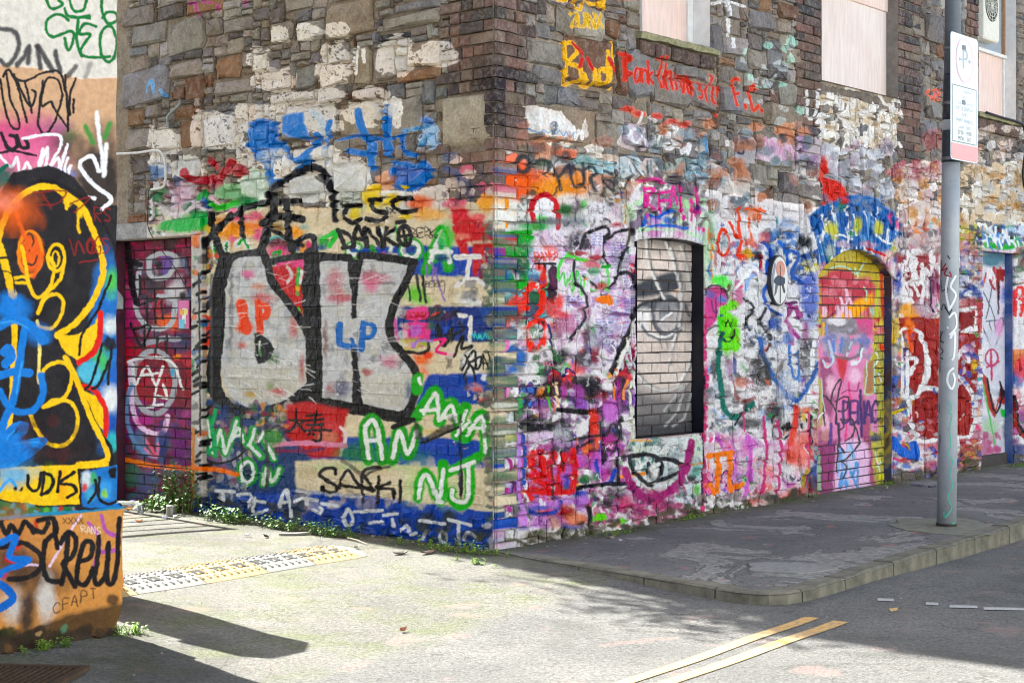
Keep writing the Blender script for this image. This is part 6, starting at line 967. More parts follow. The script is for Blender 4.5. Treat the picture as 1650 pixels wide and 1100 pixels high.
def pack(U0, U1, Z0, Z1, blocked, size, r, g=.015):
    nu, nz = int((U1-U0)/g), int((Z1-Z0)/g); occ = np.zeros((nz, nu), bool); out = []
    for a, b_, c, d in blocked:
        i0, i1 = max(0, round((a-U0)/g)), max(0, round((b_-U0)/g)); j0, j1 = max(0, round((c-Z0)/g)), max(0, round((d-Z0)/g)); occ[j0:j1, i0:i1] = True
    for j in range(nz):
        i = 0
        while i < nu:
            if occ[j, i]: i += 1; continue
            w, h = size(U0+i*g, Z0+j*g, r); w = max(3, round(w/g)); h = max(3, round(h/g))
            e = i
            while e < nu and not occ[j, e] and e-i < w+5: e += 1
            run = e-i
            if run > w+4: run = w
            k = 1
            while k < h and j+k < nz and not occ[j+k, i:i+run].any(): k += 1
            while k < h+3 and j+k < nz and not occ[j+k, i:i+run].any() and j+k+2 < nz and occ[min(j+k+2, nz-1), i:i+run].any(): k += 1
            occ[j:j+k, i:i+run] = True
            if run >= 2 and k >= 2: out.append((U0+i*g, Z0+j*g, run*g, k*g))
            i += run
    return out
def pxarea(side, q):
    x0, y0 = pxw(side, q[0], q[1]); x1, y1 = pxw(side, q[0]+q[2], q[1]+q[3])
    vis = max(0, min(max(x0, x1), 1650)-max(min(x0, x1), 192))*max(0, min(max(y0, y1), 1100)-max(min(y0, y1), 0))
    return vis
def rect(side, x0, y0, x1, y1):
    u0 = wpx(side, x0, 500)[0]; u1 = wpx(side, x1, 500)[0]; xm = (x0+x1)/2
    return (min(u0, u1), max(u0, u1), wpx(side, xm, y1)[1], wpx(side, xm, y0)[1])
def emit(pieces, name, mat, parents, limit=300):
    """pieces: (pixel area, builder, side); the largest become objects of their own, the rest one joined part per wall"""
    pieces.sort(key=lambda p: -p[0]); rest = {}
    for k, (a, mb, side) in enumerate(pieces):
        if k < limit: mb.build(name, mat[side], parents[side], fix=True)
        else: rest.setdefault(side, MB()).join(mb)
    for side, mb in rest.items(): mb.build(name, mat[side], parents[side], kind='stuff')

for f in PAINTERS: f()
print('painted', round(time.time()-_T0, 1))
# ================================================================== GROUND
m = NT('alley and road surface'); m.vec = m.tc.outputs['Object']
_n = m.noise(1.1, 6, .65); _f = m.noise(55, 6, .75); _g = m.vor(95); _c = m.noise(.45, 4, .6)
a_ = m.ramp(_n, [(.3, L3((118, 116, 110))), (.55, L3((138, 135, 128))), (.75, L3((156, 151, 141)))])
QL = m.dot(m.vec, (NL[0], NL[1], 0)); QN = m.dot(m.vec, (NR[0], NR[1], 0)); QA = m.dot(m.vec, (DR[0], DR[1], 0))
_rd = m.ramp(m.math('ADD', m.math('MULTIPLY', m.math('ADD', QN, m.math('MULTIPLY', QA, .12)), .25), m.math('MULTIPLY', m.math('SUBTRACT', _c, .5), .12)), [(.26, 0.0), (.32, 1.0)])
a_ = m.mix(_rd, a_, m.ramp(_n, [(.35, L3((116, 115, 113))), (.7, L3((140, 138, 134)))]))
moss = m.math('MULTIPLY', m.ramp(m.noise(2.3, 7, .7), [(.46, 0.0), (.62, 1.0)]), m.math('SUBTRACT', 1.0, _rd))
wf = m.ramp(m.math('ADD', QL, m.math('MULTIPLY', m.math('SUBTRACT', _n, .5), .5)), [(.12, 1.0), (.42, 0.0)])
a_ = m.mix(m.math('MULTIPLY', moss, .55), a_, L3((112, 122, 70)))
a_ = m.mix(m.math('MULTIPLY', m.math('MULTIPLY', wf, m.ramp(m.math('MULTIPLY', QN, .5), [(.0, 1.0), (.2, 0.0)])), .85), a_, m.mix(m.ramp(m.noise(7, 5), [(.42, 0.0), (.6, 1.0)]), L3((62, 56, 44)), L3((78, 92, 36))))
a_ = m.mix(1, a_, m.ramp(_f, [(.3, .42), (.65, 1.3)]), 'MULTIPLY')
a_ = m.mix(m.ramp(m.noise(.8, 5, .65, dist=.6), [(.56, 0.0), (.6, .35)]), a_, L3((84, 82, 76)))
a_ = m.mix(m.ramp(m.vor(60).outputs['Distance'], [(.12, .6), (.2, 0.0)]), a_, L3((60, 58, 54)))
a_ = m.mix(m.math('MULTIPLY', m.ramp(m.noise(3.1, 3, .5), [(.62, 0.0), (.68, 1.0)]), .25), a_, L3((190, 150, 140)))
_d = m.noise(.9, 4, .6); cr = m.ramp(m.math('ABSOLUTE', m.math('SUBTRACT', _d, .5)), [(.0, 1.0), (.004, 0.0)])
a_ = m.mix(m.math('MULTIPLY', cr, .45), a_, L3((56, 54, 50)))
m.set(col=a_, rough=.92, spec=.25); m.set(nrm=m.bump(_f, 1.0, .02, m.bump(_g.outputs['Distance'], .7, .015)))
MGROUND = m.m
def lin(a, b, s): return list(np.arange(a, b, s))
def ground_obj():
    b = MB(); xs = [-200, -60, -20, -9]+lin(-6, 8, .14)+[9, 14, 30, 80, 200]; ys = [-150, -40, -8, 0]+lin(2, 18, .14)+[19, 24, 40, 100, 300]
    V = []; 
    for y in ys:
        for x in xs: V.append((x, y, zroad(x, y)+.006*(mnoise.noise(Vector((x*1.7, y*1.7, 0))))))
    n = len(xs); b.add(V, [(j*n+i, j*n+i+1, (j+1)*n+i+1, (j+1)*n+i) for j in range(len(ys)-1) for i in range(n-1)])
    me = bpy.data.meshes.new('road'); me.from_pydata([(v[0]-C0[0], v[1]-C0[1], v[2]) for v in b.v], [], b.f); me.polygons.foreach_set('use_smooth', [True]*len(me.polygons)); me.materials.append(MGROUND)
    o = bpy.data.objects.new('road', me); COL.objects.link(o); o.location = (C0[0], C0[1], 0); o['kind'] = 'structure'; WL[o] = o.location.copy(); return o
ROAD = ground_obj()
def zg(x, y): return zroad(x, y)+.006*(mnoise.noise(Vector((x*1.7, y*1.7, 0))))
def zm(x, y):
    """height of the road mesh itself (its grid, bilinear)"""
    i = math.floor((x+6)/.14); j = math.floor((y-2)/.14); x0, y0 = -6+.14*i, 2+.14*j; s, t = (x-x0)/.14, (y-y0)/.14
    return (zg(x0, y0)*(1-s)+zg(x0+.14, y0)*s)*(1-t)+(zg(x0, y0+.14)*(1-s)+zg(x0+.14, y0+.14)*s)*t
def gp(x, y):
    """ground point seen at a photo pixel"""
    z = 0
    for _ in range(6): p = gpx(x, y, z); z = zg(*p)
    return p
# painted lines on the road
def paintmat(name, col):
    m = NT(name); m.vec = m.tc.outputs['Object']; w = m.ramp(m.noise(30, 6, .8), [(.36, 0.0), (.52, 1.0)]); w2 = m.ramp(m.noise(5, 4), [(.3, .6), (.5, 1.0)])
    m.set(col=m.mix(m.math('MULTIPLY', w, w2), L3((124, 122, 118)), L3(col)), rough=.8); m.set(nrm=m.bump(m.noise(60, 5), .6, .008)); return m.m
MYEL = paintmat('worn yellow road paint', (204, 160, 88)); MWHT = paintmat('worn white road paint', (176, 175, 171))
def strip(name, pts0, pts1, mat, n=60):
    b = MB(); V = []
    for k in range(n+1):
        t = k/n
        for e in (pts0, pts1):
            p = gpx(*(H2(e[0])*(1-0)+0), 0) if False else None
            a, c = H2(e[0]), H2(e[1]); q = a+(c-a)*t; V.append((q[0], q[1], zm(q[0], q[1])+.004))
    b.add(V, [(2*k, 2*k+1, 2*k+3, 2*k+2) for k in range(n)]); return b.build(name, mat, ROAD)
def ext(p, q, t): p, q = H2(p), H2(q); return p+(q-p)*t
for (x0, y0, x1, y1, x2, y2, x3, y3) in ((1297, 994, 990, 1100, 1320, 996, 1022, 1100), (1343, 1000, 1058, 1100, 1367, 1003, 1092, 1100)):
    strip('yellow_line', (gp(x0, y0), ext(gp(x0, y0), gp(x1, y1), 1.5)), (gp(x2, y2), ext(gp(x2, y2), gp(x3, y3), 1.5)), MYEL)
for x0, x1, y in ((1414, 1440, 966), (1492, 1512, 972.5), (1530, 1575, 977), (1585, 1650, 980.5)):
    strip('white_dash', (gp(x0, y-2), gp(x1, y-1)), (gp(x0, y+2.2), gp(x1, y+3.2)), MWHT, 6)
for x0, x1, y in ((1432, 1448, 983),): strip('yellow_patch', (gp(x0, y-2), gp(x1, y-4)), (gp(x0+4, y+3), gp(x1-3, y+1)), MYEL, 4)

# pavement with kerb stones
m = NT('pavement asphalt'); m.vec = m.tc.outputs['Object']
_n = m.noise(1.3, 5, .6, dist=.6); _f = m.noise(60, 6, .75); _p = m.noise(1.25, 5, .6, dist=.9)
a_ = m.ramp(_n, [(.3, L3((98, 97, 97))), (.7, L3((126, 124, 121)))])
pt = m.ramp(_p, [(.535, 0.0), (.542, 1.0)]); a_ = m.mix(pt, a_, m.ramp(m.noise(18, 5), [(.35, L3((122, 120, 117))), (.65, L3((160, 156, 150)))]))
rim = m.ramp(_p, [(.520, 0.0), (.533, 1.0), (.540, 1.0), (.552, 0.0)]); a_ = m.mix(m.math('MULTIPLY', rim, .4), a_, L3((44, 44, 44)))
a_ = m.mix(1, a_, m.ramp(_f, [(.3, .6), (.65, 1.2)]), 'MULTIPLY')
QN2 = m.dot(m.vec, (NR[0], NR[1], 0)); mo = m.ramp(m.math('ADD', QN2, m.math('MULTIPLY', m.math('SUBTRACT', m.noise(3, 5), .5), .5)), [(.05, 1.0), (.3, 0.0)])
a_ = m.mix(m.math('MULTIPLY', mo, .7), a_, m.mix(m.ramp(m.noise(6, 5), [(.42, 0.0), (.6, 1.0)]), L3((84, 76, 64)), L3((92, 100, 52))))
a_ = m.mix(m.ramp(m.noise(5, 3), [(.66, 0.0), (.7, .5)]), a_, L3((190, 110, 100)))
_ck = m.noise(1.5, 6, .7); ckl = m.ramp(m.math('ABSOLUTE', m.math('SUBTRACT', _ck, .5)), [(.0, 1.0), (.006, 0.0)]); a_ = m.mix(m.math('MULTIPLY', ckl, .7), a_, L3((40, 39, 38)))
a_ = m.mix(m.ramp(m.vor(3.3).outputs['Distance'], [(.05, .7), (.07, 0.0)]), a_, L3((168, 164, 156))); a_ = m.mix(m.ramp(m.vor(60).outputs['Distance'], [(.14, .5), (.22, 0.0)]), a_, L3((150, 146, 140)))
m.set(col=a_, rough=.93, spec=.25); m.set(nrm=m.bump(_f, .8, .01, m.bump(pt, -.6, .006)))
MPAVE = m.m
MKERB = plain('mossy concrete kerb', (112, 108, 94), .9, var=.5, scale=9, bmp=.6)
KA = gpx(836, 897); KB = gpx(1222, 962); KC = gpx(1297, 954); KD = gpx(1650, 843)
kd = unit(KD-KC)
def bez(a, c, b_, n): return [((1-t)**2)*a+2*t*(1-t)*c+t*t*b_ for t in np.linspace(0, 1, n)]
_M = np.array([[*(KB-KA)], [*(-kd)]]).T; _s = np.linalg.solve(_M, KC-KA); KQ = KA+(KB-KA)*_s[0]
_a = KQ-unit(KB-KA)*.42; _b = KQ+kd*.42
edge = [C0+NR*.02-DR*.02]+[KA+(_a-KA)*t for t in np.linspace(0, 1, 14)]+bez(_a, KQ, _b, 10)[1:]+[_b+kd*t for t in np.arange(.5, 14, .5)]
def pave():
    b = MB(); rows = []
    for p in edge:
        a = max(-.02, (p-C0)@DR); q = C0+DR*(a if a > 0 else 0)-NR*.06
        rows.append([q+(p-q)*s for s in np.linspace(0, 1, 9)])
    n = 9; V = [(p[0], p[1], .004+.006*mnoise.noise(Vector((p[0]*1.5, p[1]*1.5, 7)))*(1 if i % n < 8 else .2)) for i, p in enumerate(sum(rows, []))]
    b.add(V, [(j*n+i, j*n+i+1, (j+1)*n+i+1, (j+1)*n+i) for j in range(len(rows)-1) for i in range(n-1)])
    me = bpy.data.meshes.new('pavement'); me.from_pydata([(v[0]-C0[0], v[1]-C0[1], v[2]) for v in b.v], [], b.f); me.materials.append(MPAVE); me.polygons.foreach_set('use_smooth', [True]*len(me.polygons))
    o = bpy.data.objects.new('pavement', me); COL.objects.link(o); o.location = (C0[0], C0[1], 0); o['kind'] = 'structure'; WL[o] = o.location.copy(); return o
PAVE = pave()
# kerb stones follow the edge
def kerbs():
    pts = edge[1:]; acc = [0]
    for a, c in zip(pts[:-1], pts[1:]): acc.append(acc[-1]+np.linalg.norm(c-a))
    def at(s):
        k = int(np.searchsorted(acc, s))-1; k = max(0, min(k, len(pts)-2)); t = (s-acc[k])/(acc[k+1]-acc[k]+1e-9); return pts[k]+(pts[k+1]-pts[k])*t, unit(pts[k+1]-pts[k])
    s = 0; r = random.Random(4)
    while s < acc[-1]-.2:
        L = min(.72 if s > 2.6 else .55, acc[-1]-s); rings = []
        for t in np.linspace(.006, L-.006, 6):
            p, d = at(s+t); n = H2((d[1], -d[0])); zt = .011+r.uniform(-.005, .005); zb = zroad(*p)-.08
            w = .13; rings.append([(*(p-n*w), zb), (*(p-n*w), zt), (*(p-n*.016), zt+.001), (*(p-n*.002), zt-.014), (*(p+n*.004), zb)])
        b = MB(); b.loft(rings); b.build('kerb_stone', MKERB, PAVE); s += L
kerbs()
# concrete pad round the pole
PB = gpx(1525, 849)
b = MB(); ring_ = [PB+H2((math.cos(t)*.36, math.sin(t)*.5))*(1+.45*mnoise.noise(Vector((math.cos(t)*1.6, math.sin(t)*1.6, 1)))) for t in np.linspace(0, 2*math.pi, 20)[:-1]]
b.loft([[(p[0], p[1], .004) for p in ring_], [(p[0], p[1], .009) for p in ring_], [(*(PB+(p-PB)*.96), .0105) for p in ring_]]); b.build('concrete_patch', plain('pale concrete patch', (124, 122, 108), .9, var=.35, scale=12, bmp=.4), PAVE)
b = MB(); ec = gpx(1268, 917); ring_ = [ec+H2((math.cos(t)*.27, math.sin(t)*.2))*(1+.5*mnoise.noise(Vector((math.cos(t)*1.6, math.sin(t)*1.6, 5)))) for t in np.linspace(0, 2*math.pi, 18)[:-1]]
b.loft([[(p[0], p[1], .003) for p in ring_], [(p[0], p[1], .0125) for p in ring_]]); b.build('concrete_patch', plain('worn pale patch', (138, 136, 132), .9, var=.3, scale=20, bmp=.4), PAVE)
# ================================================================== THE CORNER BUILDING
ROOT = empty_at(thing('stone_building', 'old rubble stone corner building covered in graffiti, its openings bricked or boarded up', 'building', (C0[0], C0[1], 0)))
RU1 = 9.6; LU1 = 3.9
RANGE = {'R': (-.1, RU1, -.2, 5.2), 'L': (-.1, LU1, -.2, 4.1)}
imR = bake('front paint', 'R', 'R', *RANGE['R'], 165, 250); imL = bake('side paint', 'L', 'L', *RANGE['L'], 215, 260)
MW = {'R': wallpaint('street masonry', ROOT, 'R', imR, *RANGE['R'], rough=.6, wear=.35, bumpk=1.25, chips=.6),
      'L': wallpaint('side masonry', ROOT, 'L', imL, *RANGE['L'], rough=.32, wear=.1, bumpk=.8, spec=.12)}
MBED = wallpaint('thinly painted street mortar', ROOT, 'R', imR, *RANGE['R'], rough=.7, wear=.9, spec=.15, fade=.75)  # thinner, more worn paint than on the stones, so the joints read darker
uR = lambda x: wpx('R', x, 500)[0]
uL = lambda x: wpx('L', x, 500)[0]
def op(side, xl, xr, yb, xb, yt, xt, xin):
    f = uR if side == 'R' else uL
    a, c = sorted((f(xl), f(xr))); return dict(side=side, u0=a, u1=c, z0=wpx(side, xb, yb)[1], z1=wpx(side, xt, yt)[1], d=depth_for(side, xin, c) if side == 'R' else .12)
W1 = op('R', 1035, 1144, 50, 1035, 0, 1035, 1113); W1['z1'] = 4.75; W2 = op('R', 1324, 1447, 129, 1324, 0, 1324, 1428); W2['z1'] = 5.0; W3_ = op('R', 1577, 1637, 180, 1580, 0, 1580, 1617); W3_['z1'] = 5.6
OW = op('R', 1026, 1133, 706, 1030, 388, 1028, 1115); OD = op('R', 1320, 1440, 806, 1325, 440, 1322, 1425); OF = op('R', 1584, 1634, 752, 1585, 405, 1590, 1619); OL = op('L', 180, 313, 812, 300, 380, 300, 0)
OW['rise'] = .035; OD['rise'] = .22; OD['z0'] = -.05; OF['z0'] = -.02; OL['z0'] = -.1
for q in (W1, W2, W3_, OF, OL): q['rise'] = 0
print({k: (round(v['u0'], 2), round(v['u1'], 2), round(v['z0'], 2), round(v['z1'], 2), round(v['d'], 2)) for k, v in dict(W1=W1, W2=W2, W3=W3_, OW=OW, OD=OD, OF=OF, OL=OL).items()})
def hole(q): return (q['u0'], q['u1'], q['z0'], q['z1']+q['rise'])
# mortar bed behind the stones
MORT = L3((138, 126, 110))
def bed(side, U1, Z1, holes, vfun, name):
    us = sorted(set([0]+[round(x, 3) for x in np.arange(0, U1, .05)]+[U1]+[x for h in holes for x in h[:2]])); zs = sorted(set([round(x, 3) for x in np.arange(-.25, 5.6, .05)]+[6.5, 8.5, 9.0]+[x for h in holes for x in h[2:]]))
    us = [x for x in us if 0 <= x <= U1]; b = MB(); b.tint = MORT; V = []
    for z in zs:
        for u in us:
            jit = .007*mnoise.noise(Vector((u*9, z*9, 3 if side == 'R' else 8)))*(1 if vfun(u, z) < -.012 else .15)
            V.append(W3(side, u, vfun(u, z)+jit if u > .01 else -.02, z))
    n = len(us); Fc = []
    for j in range(len(zs)-1):
        for i in range(n-1):
            cu, cz = (us[i]+us[i+1])/2, (zs[j]+zs[j+1])/2
            if any(h[0] < cu < h[1] and h[2] < cz < h[3] for h in holes): continue
            Fc.append((j*n+i, j*n+i+1, (j+1)*n+i+1, (j+1)*n+i))
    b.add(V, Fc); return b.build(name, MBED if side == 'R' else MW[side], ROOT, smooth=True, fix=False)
def vR(u, z): return -.024+.004*sstep(2.9, 2.3, z)
def vL(u, z): return -.024+.0215*sstep(2.35, 2.05, z)
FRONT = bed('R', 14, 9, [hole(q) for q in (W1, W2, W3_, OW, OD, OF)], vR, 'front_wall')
SIDE = bed('L', 7, 9, [hole(OL)], vL, 'side_wall')
# the solid body behind, roof included
def core():
    b = MB(); p0 = C0-NR*.42+DR*.45; pl = C0-NL*.42+DL*.6
    A = C0+DR*.35-NR*.3; foot = [C0+DR*.6-NR*.42+DL*.0, C0+DR*14-NR*.42, C0+DR*14+DL*7, C0+DL*7-NL*.42]
    # corner point where the two inner faces meet
    M = np.array([[DR[0], -DL[0]], [DR[1], -DL[1]]]); rhs = (C0-NL*.42)-(C0-NR*.42); s = np.linalg.solve(M, rhs); foot[0] = C0-NR*.42+DR*s[0]
    b.loft([[(*p, -.3) for p in foot], [(*p, 9.0) for p in foot]]); return b.build('inner_wall', plain('dark inner masonry', (84, 78, 72), .9), ROOT)
core()
b = MB(); fp = [C0+NR*.25+NL*.25, C0+DR*14.2+NR*.25, C0+DR*14.2+DL*7.2, C0+DL*7.2+NL*.25]
b.loft([[(*p, 9.0) for p in fp], [(*p, 9.25) for p in fp]]); b.build('roof', plain('slate roof', (70, 72, 78), .7), ROOT)

# ---- openings: reveals
MBLK = plain('black navy paint', (17, 18, 30), .42, var=.5, scale=14, bmp=.3); MWHITE = plain('flaking white paint', (226, 224, 220), .7, var=.12, scale=16, bmp=.3); MGREYC = plain('grey render', (128, 120, 112), .9, var=.3, scale=14, bmp=.5)
def patchy(name, cols, scale=5, rough=.55, seed=0):
    m = NT(name); m.tc.object = ROOT; m.vec = m.tc.outputs['Object']; mp = m.n.new('ShaderNodeMapping'); mp.inputs['Location'].default_value = (seed*3.1, seed*1.7, seed); m.link(m.vec, mp.inputs[0])
    n = m.noise(scale, 3, .5, vec=mp.outputs[0], dist=.8); st_ = [(.25+.5*k/(len(cols)-1), L3(c)) for k, c in enumerate(cols)]
    m.set(col=m.mix(1, m.ramp(n, st_), m.ramp(m.noise(50, 5), [(.3, .7), (.65, 1.1)]), 'MULTIPLY'), rough=rough); m.set(nrm=m.bump(m.noise(40, 6), .5, .008)); return m.m
def arc(q, n=11):
    """points of the opening's head from right to left"""
    u0, u1, z, rise = q['u0'], q['u1'], q['z1'], q['rise']
    if rise <= 0: return [(u1, z), (u0, z)]
    h = (u1-u0)/2; R = (h*h+rise*rise)/(2*rise); cz = z+rise-R; a = math.asin(h/R)
    return [((u0+u1)/2+R*math.sin(t), cz+R*math.cos(t)) for t in np.linspace(a, -a, n)]
def reveal(q, mat, parent, front=.0):
    pts = [(q['u0'], q['z0']), (q['u1'], q['z0'])]+arc(q); s = q['side']; b = MB(); n = len(pts); K = 4
    for i in range(n):
        a, c = pts[i], pts[(i+1) % n]
        for k in range(K):
            v0, v1 = front-(q['d']+.12+front)*k/K, front-(q['d']+.12+front)*(k+1)/K
            b.poly([W3(s, a[0], v0, a[1]), W3(s, c[0], v0, c[1]), W3(s, c[0], v1, c[1]), W3(s, a[0], v1, a[1])])
    return b.build('reveal', mat, parent, fix=False)
def panel(side, u0, u1, z0, z1, v, th, name, mat, parent, bev=.004, nose=0):
    b = MB(); rings = []
    for vv, e in ((v-th, 0), (v-bev, 0), (v, bev)): rings.append([W3(side, u0+e, vv, z0+e), W3(side, u1-e, vv, z0+e), W3(side, u1-e, vv, z1-e), W3(side, u0+e, vv, z1-e)])
    b.loft(rings); return b.build(name, mat, parent)
def bricks_in(q, L=.225, hgt=.0745, v=None, tintc=((150, 132, 120),), r=None, zmin=None, zmax=None, u0=None, u1=None, proud=.0, soldier=None):
    out = []; s = q['side']; v = -q['d'] if v is None else v; z = q['z0'] if zmin is None else zmin; top = q['z1']+q['rise'] if zmax is None else zmax; a0 = q['u0'] if u0 is None else u0; a1 = q['u1'] if u1 is None else u1; k = 0
    while z < top-.01:
        h = hgt; l = L
        if soldier and k in soldier: h = .112; l = .0745 if soldier[k] == 1 else .1125
        u = a0-(0 if k % 2 else l/2)
        while u < a1-.01:
            w = l; x0, x1 = max(u, a0), min(u+w, a1)
            if x1-x0 > .02: out.append((pxarea(s, (x0, z, x1-x0, h)), brick(s, x0, z, x1-x0, min(h, top-z+.01), r.uniform(-.002, .003)+proud, jc(r.choice(tintc), r), r, depth=.06, gap=.0045, bev=.004, v0=v), s))
            u += w
        z += h; k += 1
    return out
MPLY = None
def plymat(name, col, seam=0):
    m = NT(name); m.vec = m.tc.outputs['Object']; c = L3(col); mp = m.n.new('ShaderNodeMapping'); mp.inputs['Scale'].default_value = (14, 14, 1.2); m.link(m.vec, mp.inputs[0])
    g = m.noise(3, 6, .65, vec=mp.outputs[0], dist=.5); k = m.ramp(g, [(.3, .84), (.65, 1.08)]); e = m.ramp(m.noise(1.4, 4), [(.4, L3((226, 208, 200))), (.7, L3((206, 160, 136)))])
    m.set(col=m.mix(1, m.mix(.3, c, e), k, 'MULTIPLY'), rough=.75); m.set(nrm=m.bump(g, .15, .004)); return m.m
MPLY = plymat('weathered painted plywood', (226, 214, 206)); MPLY2 = plymat('pinkish plywood', (230, 204, 192))
# upper windows
def upper(q, name, rmat, board, joints):
    w = MB(); s = q['side']; d = q['d']
    fr = []
    root = panel(s, q['u0']-.02, q['u1']+.02, q['z0']-.02, q['z1']+.05, -d, .03, name, board, ROOT)
    reveal(q, rmat, root)
    return root
BW1 = upper(W1, 'boarded_window', MWHITE, MPLY2, 0); BW2 = upper(W2, 'boarded_window', MGREYC, MPLY, 0); BW3 = upper(W3_, 'boarded_window', MWHITE, MPLY2, 0)
# the seams and battens
us = W1['u0']; panel('R', wpx('R', 1111, 60, -W1['d']+.01)[0]-.03, W1['u1']+.01, W1['z0'], W1['z1'], -W1['d']+.02, .03, 'frame', MWHITE, BW1)
zt = wpx('R', 1390, 8, -W2['d'])[1]; panel('R', W2['u0'], W2['u1'], zt, zt+.6, -W2['d']+.018, .016, 'board', MPLY2, BW2)
zt = wpx('R', 1600, 86, -W3_['d'])[1]; panel('R', W3_['u0'], W3_['u1'], zt, zt+1.5, -W3_['d']+.012, .012, 'board', plain('grey blue sheet', (150, 160, 168), .6, var=.15), BW3)
panel('R', W3_['u0'], W3_['u1'], zt-.03, zt+.005, -W3_['d']+.04, .04, 'frame', MWHITE, BW3); panel('R', W3_['u1']-.035, W3_['u1'], W3_['z0'], W3_['z1'], -W3_['d']+.02, .02, 'frame', MWHITE, BW3); panel('R', W3_['u1']-.085, W3_['u1']-.06, zt, W3_['z1'], -W3_['d']+.05, .05, 'frame', plain('rusty bar', (170, 130, 100), .7), BW3)
# sills
MMOSS = plain('mossy sill', (150, 146, 112), .9, var=.5, scale=22, bmp=.6)
r = random.Random(31)
def sill(q, parent, rowh, n, white=True):
    s = q['side']; b = MB(); b.tint = L3((190, 186, 170)); U = np.linspace(q['u0']-.06, q['u1']+.08, 14); rings = []
    for u in U:
        j = lambda: r.uniform(-.006, .006)
        rings.append([W3(s, u, -q['d'], q['z0']-.06), W3(s, u, -q['d'], q['z0']+.012), W3(s, u, .02+j(), q['z0']-.006+j()), W3(s, u, .045+j(), q['z0']-.022+j()), W3(s, u, .035+j(), q['z0']-.055+j())])
    b.loft(rings); b.build('sill', MMOSS, parent)
    L = (q['u1']-q['u0']+.1)/n
    for k in range(n): brick(s, q['u0']-.05+k*L, q['z0']-.06-rowh, L, rowh, .02+r.uniform(-.006, .006), jc((92, 74, 70), r, .2), r, gap=.008, bev=.01).build('sill_brick', MW['R'], parent)
sill(W1, BW1, .11, 5); sill(W3_, BW3, .13, 5)
b = MB(); rings = []                                   # the broken sill of the middle window
for u in np.linspace(W2['u0']-.02, W2['u1']+.04, 22):
    e = r.uniform(-.02, .03); dn = .07+.05*abs(mnoise.noise(Vector((u*6, 1, 1))))+r.uniform(0, .04)
    rings.append([W3('R', u, -W2['d'], W2['z0']-dn), W3('R', u, -W2['d'], W2['z0']+.01), W3('R', u, -.05+e, W2['z0']-.01), W3('R', u, -.01+e, W2['z0']-.04+r.uniform(-.01, .01)), W3('R', u, -.02+e, W2['z0']-dn)])
b.loft(rings); b.build('sill', plain('broken concrete', (112, 102, 92), .95, var=.4, scale=24, bmp=.8), BW2)

# bricked-up openings in the street front
def infill_mat(name, key, q, ext=.06, ru=330, rz=260, **k):
    s = q['side']; rg = (q['u0']-ext, q['u1']+ext, q['z0']-.1, q['z1']+q['rise']+ext); im = bake(name, key, s, *rg, ru, rz, v=-q['d']); return wallpaint(name, ROOT, s, im, *rg, **k)
MRW = infill_mat('eye mural bricks', 'RW', OW, rough=.6, wear=.12, bumpk=.5); MRD = infill_mat('pink doorway bricks', 'RD', OD, rough=.6, wear=.2, bumpk=.5); MRF = infill_mat('far door paint', 'RF', OF, rough=.5, wear=.15, bumpk=.35); MLD = infill_mat('side doorway bricks', 'LD', OL, rough=.45, wear=.25, bumpk=.7)
def bedpanel(q, name, mat, tint=(70, 64, 62)):
    s = q['side']; b = MB(); b.tint = L3(tint); v = -q['d']-.012
    b.poly([W3(s, q['u0']-.03, v, q['z0']-.05), W3(s, q['u1']+.03, v, q['z0']-.05), W3(s, q['u1']+.03, v, q['z1']+q['rise']+.03), W3(s, q['u0']-.03, v, q['z1']+q['rise']+.03)]); return b.build(name, mat, ROOT, fix=False)
MJNT = plain('dark grimy joint', (70, 63, 60), .9)
IW = bedpanel(OW, 'bricked_up_window', MJNT); reveal(OW, MBLK, IW, .004)
ID = bedpanel(OD, 'bricked_up_doorway', MJNT); reveal(OD, patchy('sprayed reveal', [(26, 24, 34), (70, 44, 52), (40, 60, 110), (176, 150, 60), (60, 40, 60)], 3.2, seed=2), ID, -.02)
IFar = panel('R', OF['u0']-.02, OF['u1']+.02, OF['z0']+.13, OF['z1']+.02, -OF['d'], .04, 'boarded_doorway', MRF, ROOT); reveal(OF, patchy('blue sprayed reveal', [(30, 30, 44), (40, 80, 150), (110, 120, 150), (60, 50, 70)], 3, seed=5), IFar, -.015)
panel('R', OF['u0']-.1, OF['u1']+.08, OF['z1'], OF['z1']+.14, .03, .2, 'lintel', MW['R'], FRONT)
panel('R', OF['u0'], OF['u1'], -.1, OF['z0']+.13, -OF['d']+.03, .1, 'step', plain('dark step', (66, 60, 58), .9), IFar)
IL = bedpanel(OL, 'bricked_up_doorway', MJNT); reveal(OL, patchy('dark sprayed reveal', [(40, 30, 40), (90, 36, 60), (30, 30, 44)], 4, seed=7), IL, -.01)
r = random.Random(5)
pcs = {'R': IW}
for a, mb, s in bricks_in(OW, r=r, tintc=((168, 150, 138),)): mb.build('infill_brick', MRW, IW)
zmid0 = wpx('R', 1370, 706, -OD['d'])[1]; zmid1 = wpx('R', 1370, 513, -OD['d'])[1]; nmid = round((OD['z1']+OD['rise']-zmid1)/.0745)
um = wpx('R', 1408, 600, -OD['d'])[0]
for a, mb, s in bricks_in(OD, r=r, zmax=zmid0)+bricks_in(OD, r=r, zmin=zmid1, soldier={0: 1, 6: 1, 7: 2, 8: 1, 9: 1}, tintc=((150, 110, 96),))+bricks_in(OD, r=r, zmin=zmid0, zmax=zmid1, u0=um, L=.09, tintc=((150, 130, 90),)): mb.build('infill_brick', MRD, ID)
b = MB(); b.tint = L3((150, 130, 126)); rings = []
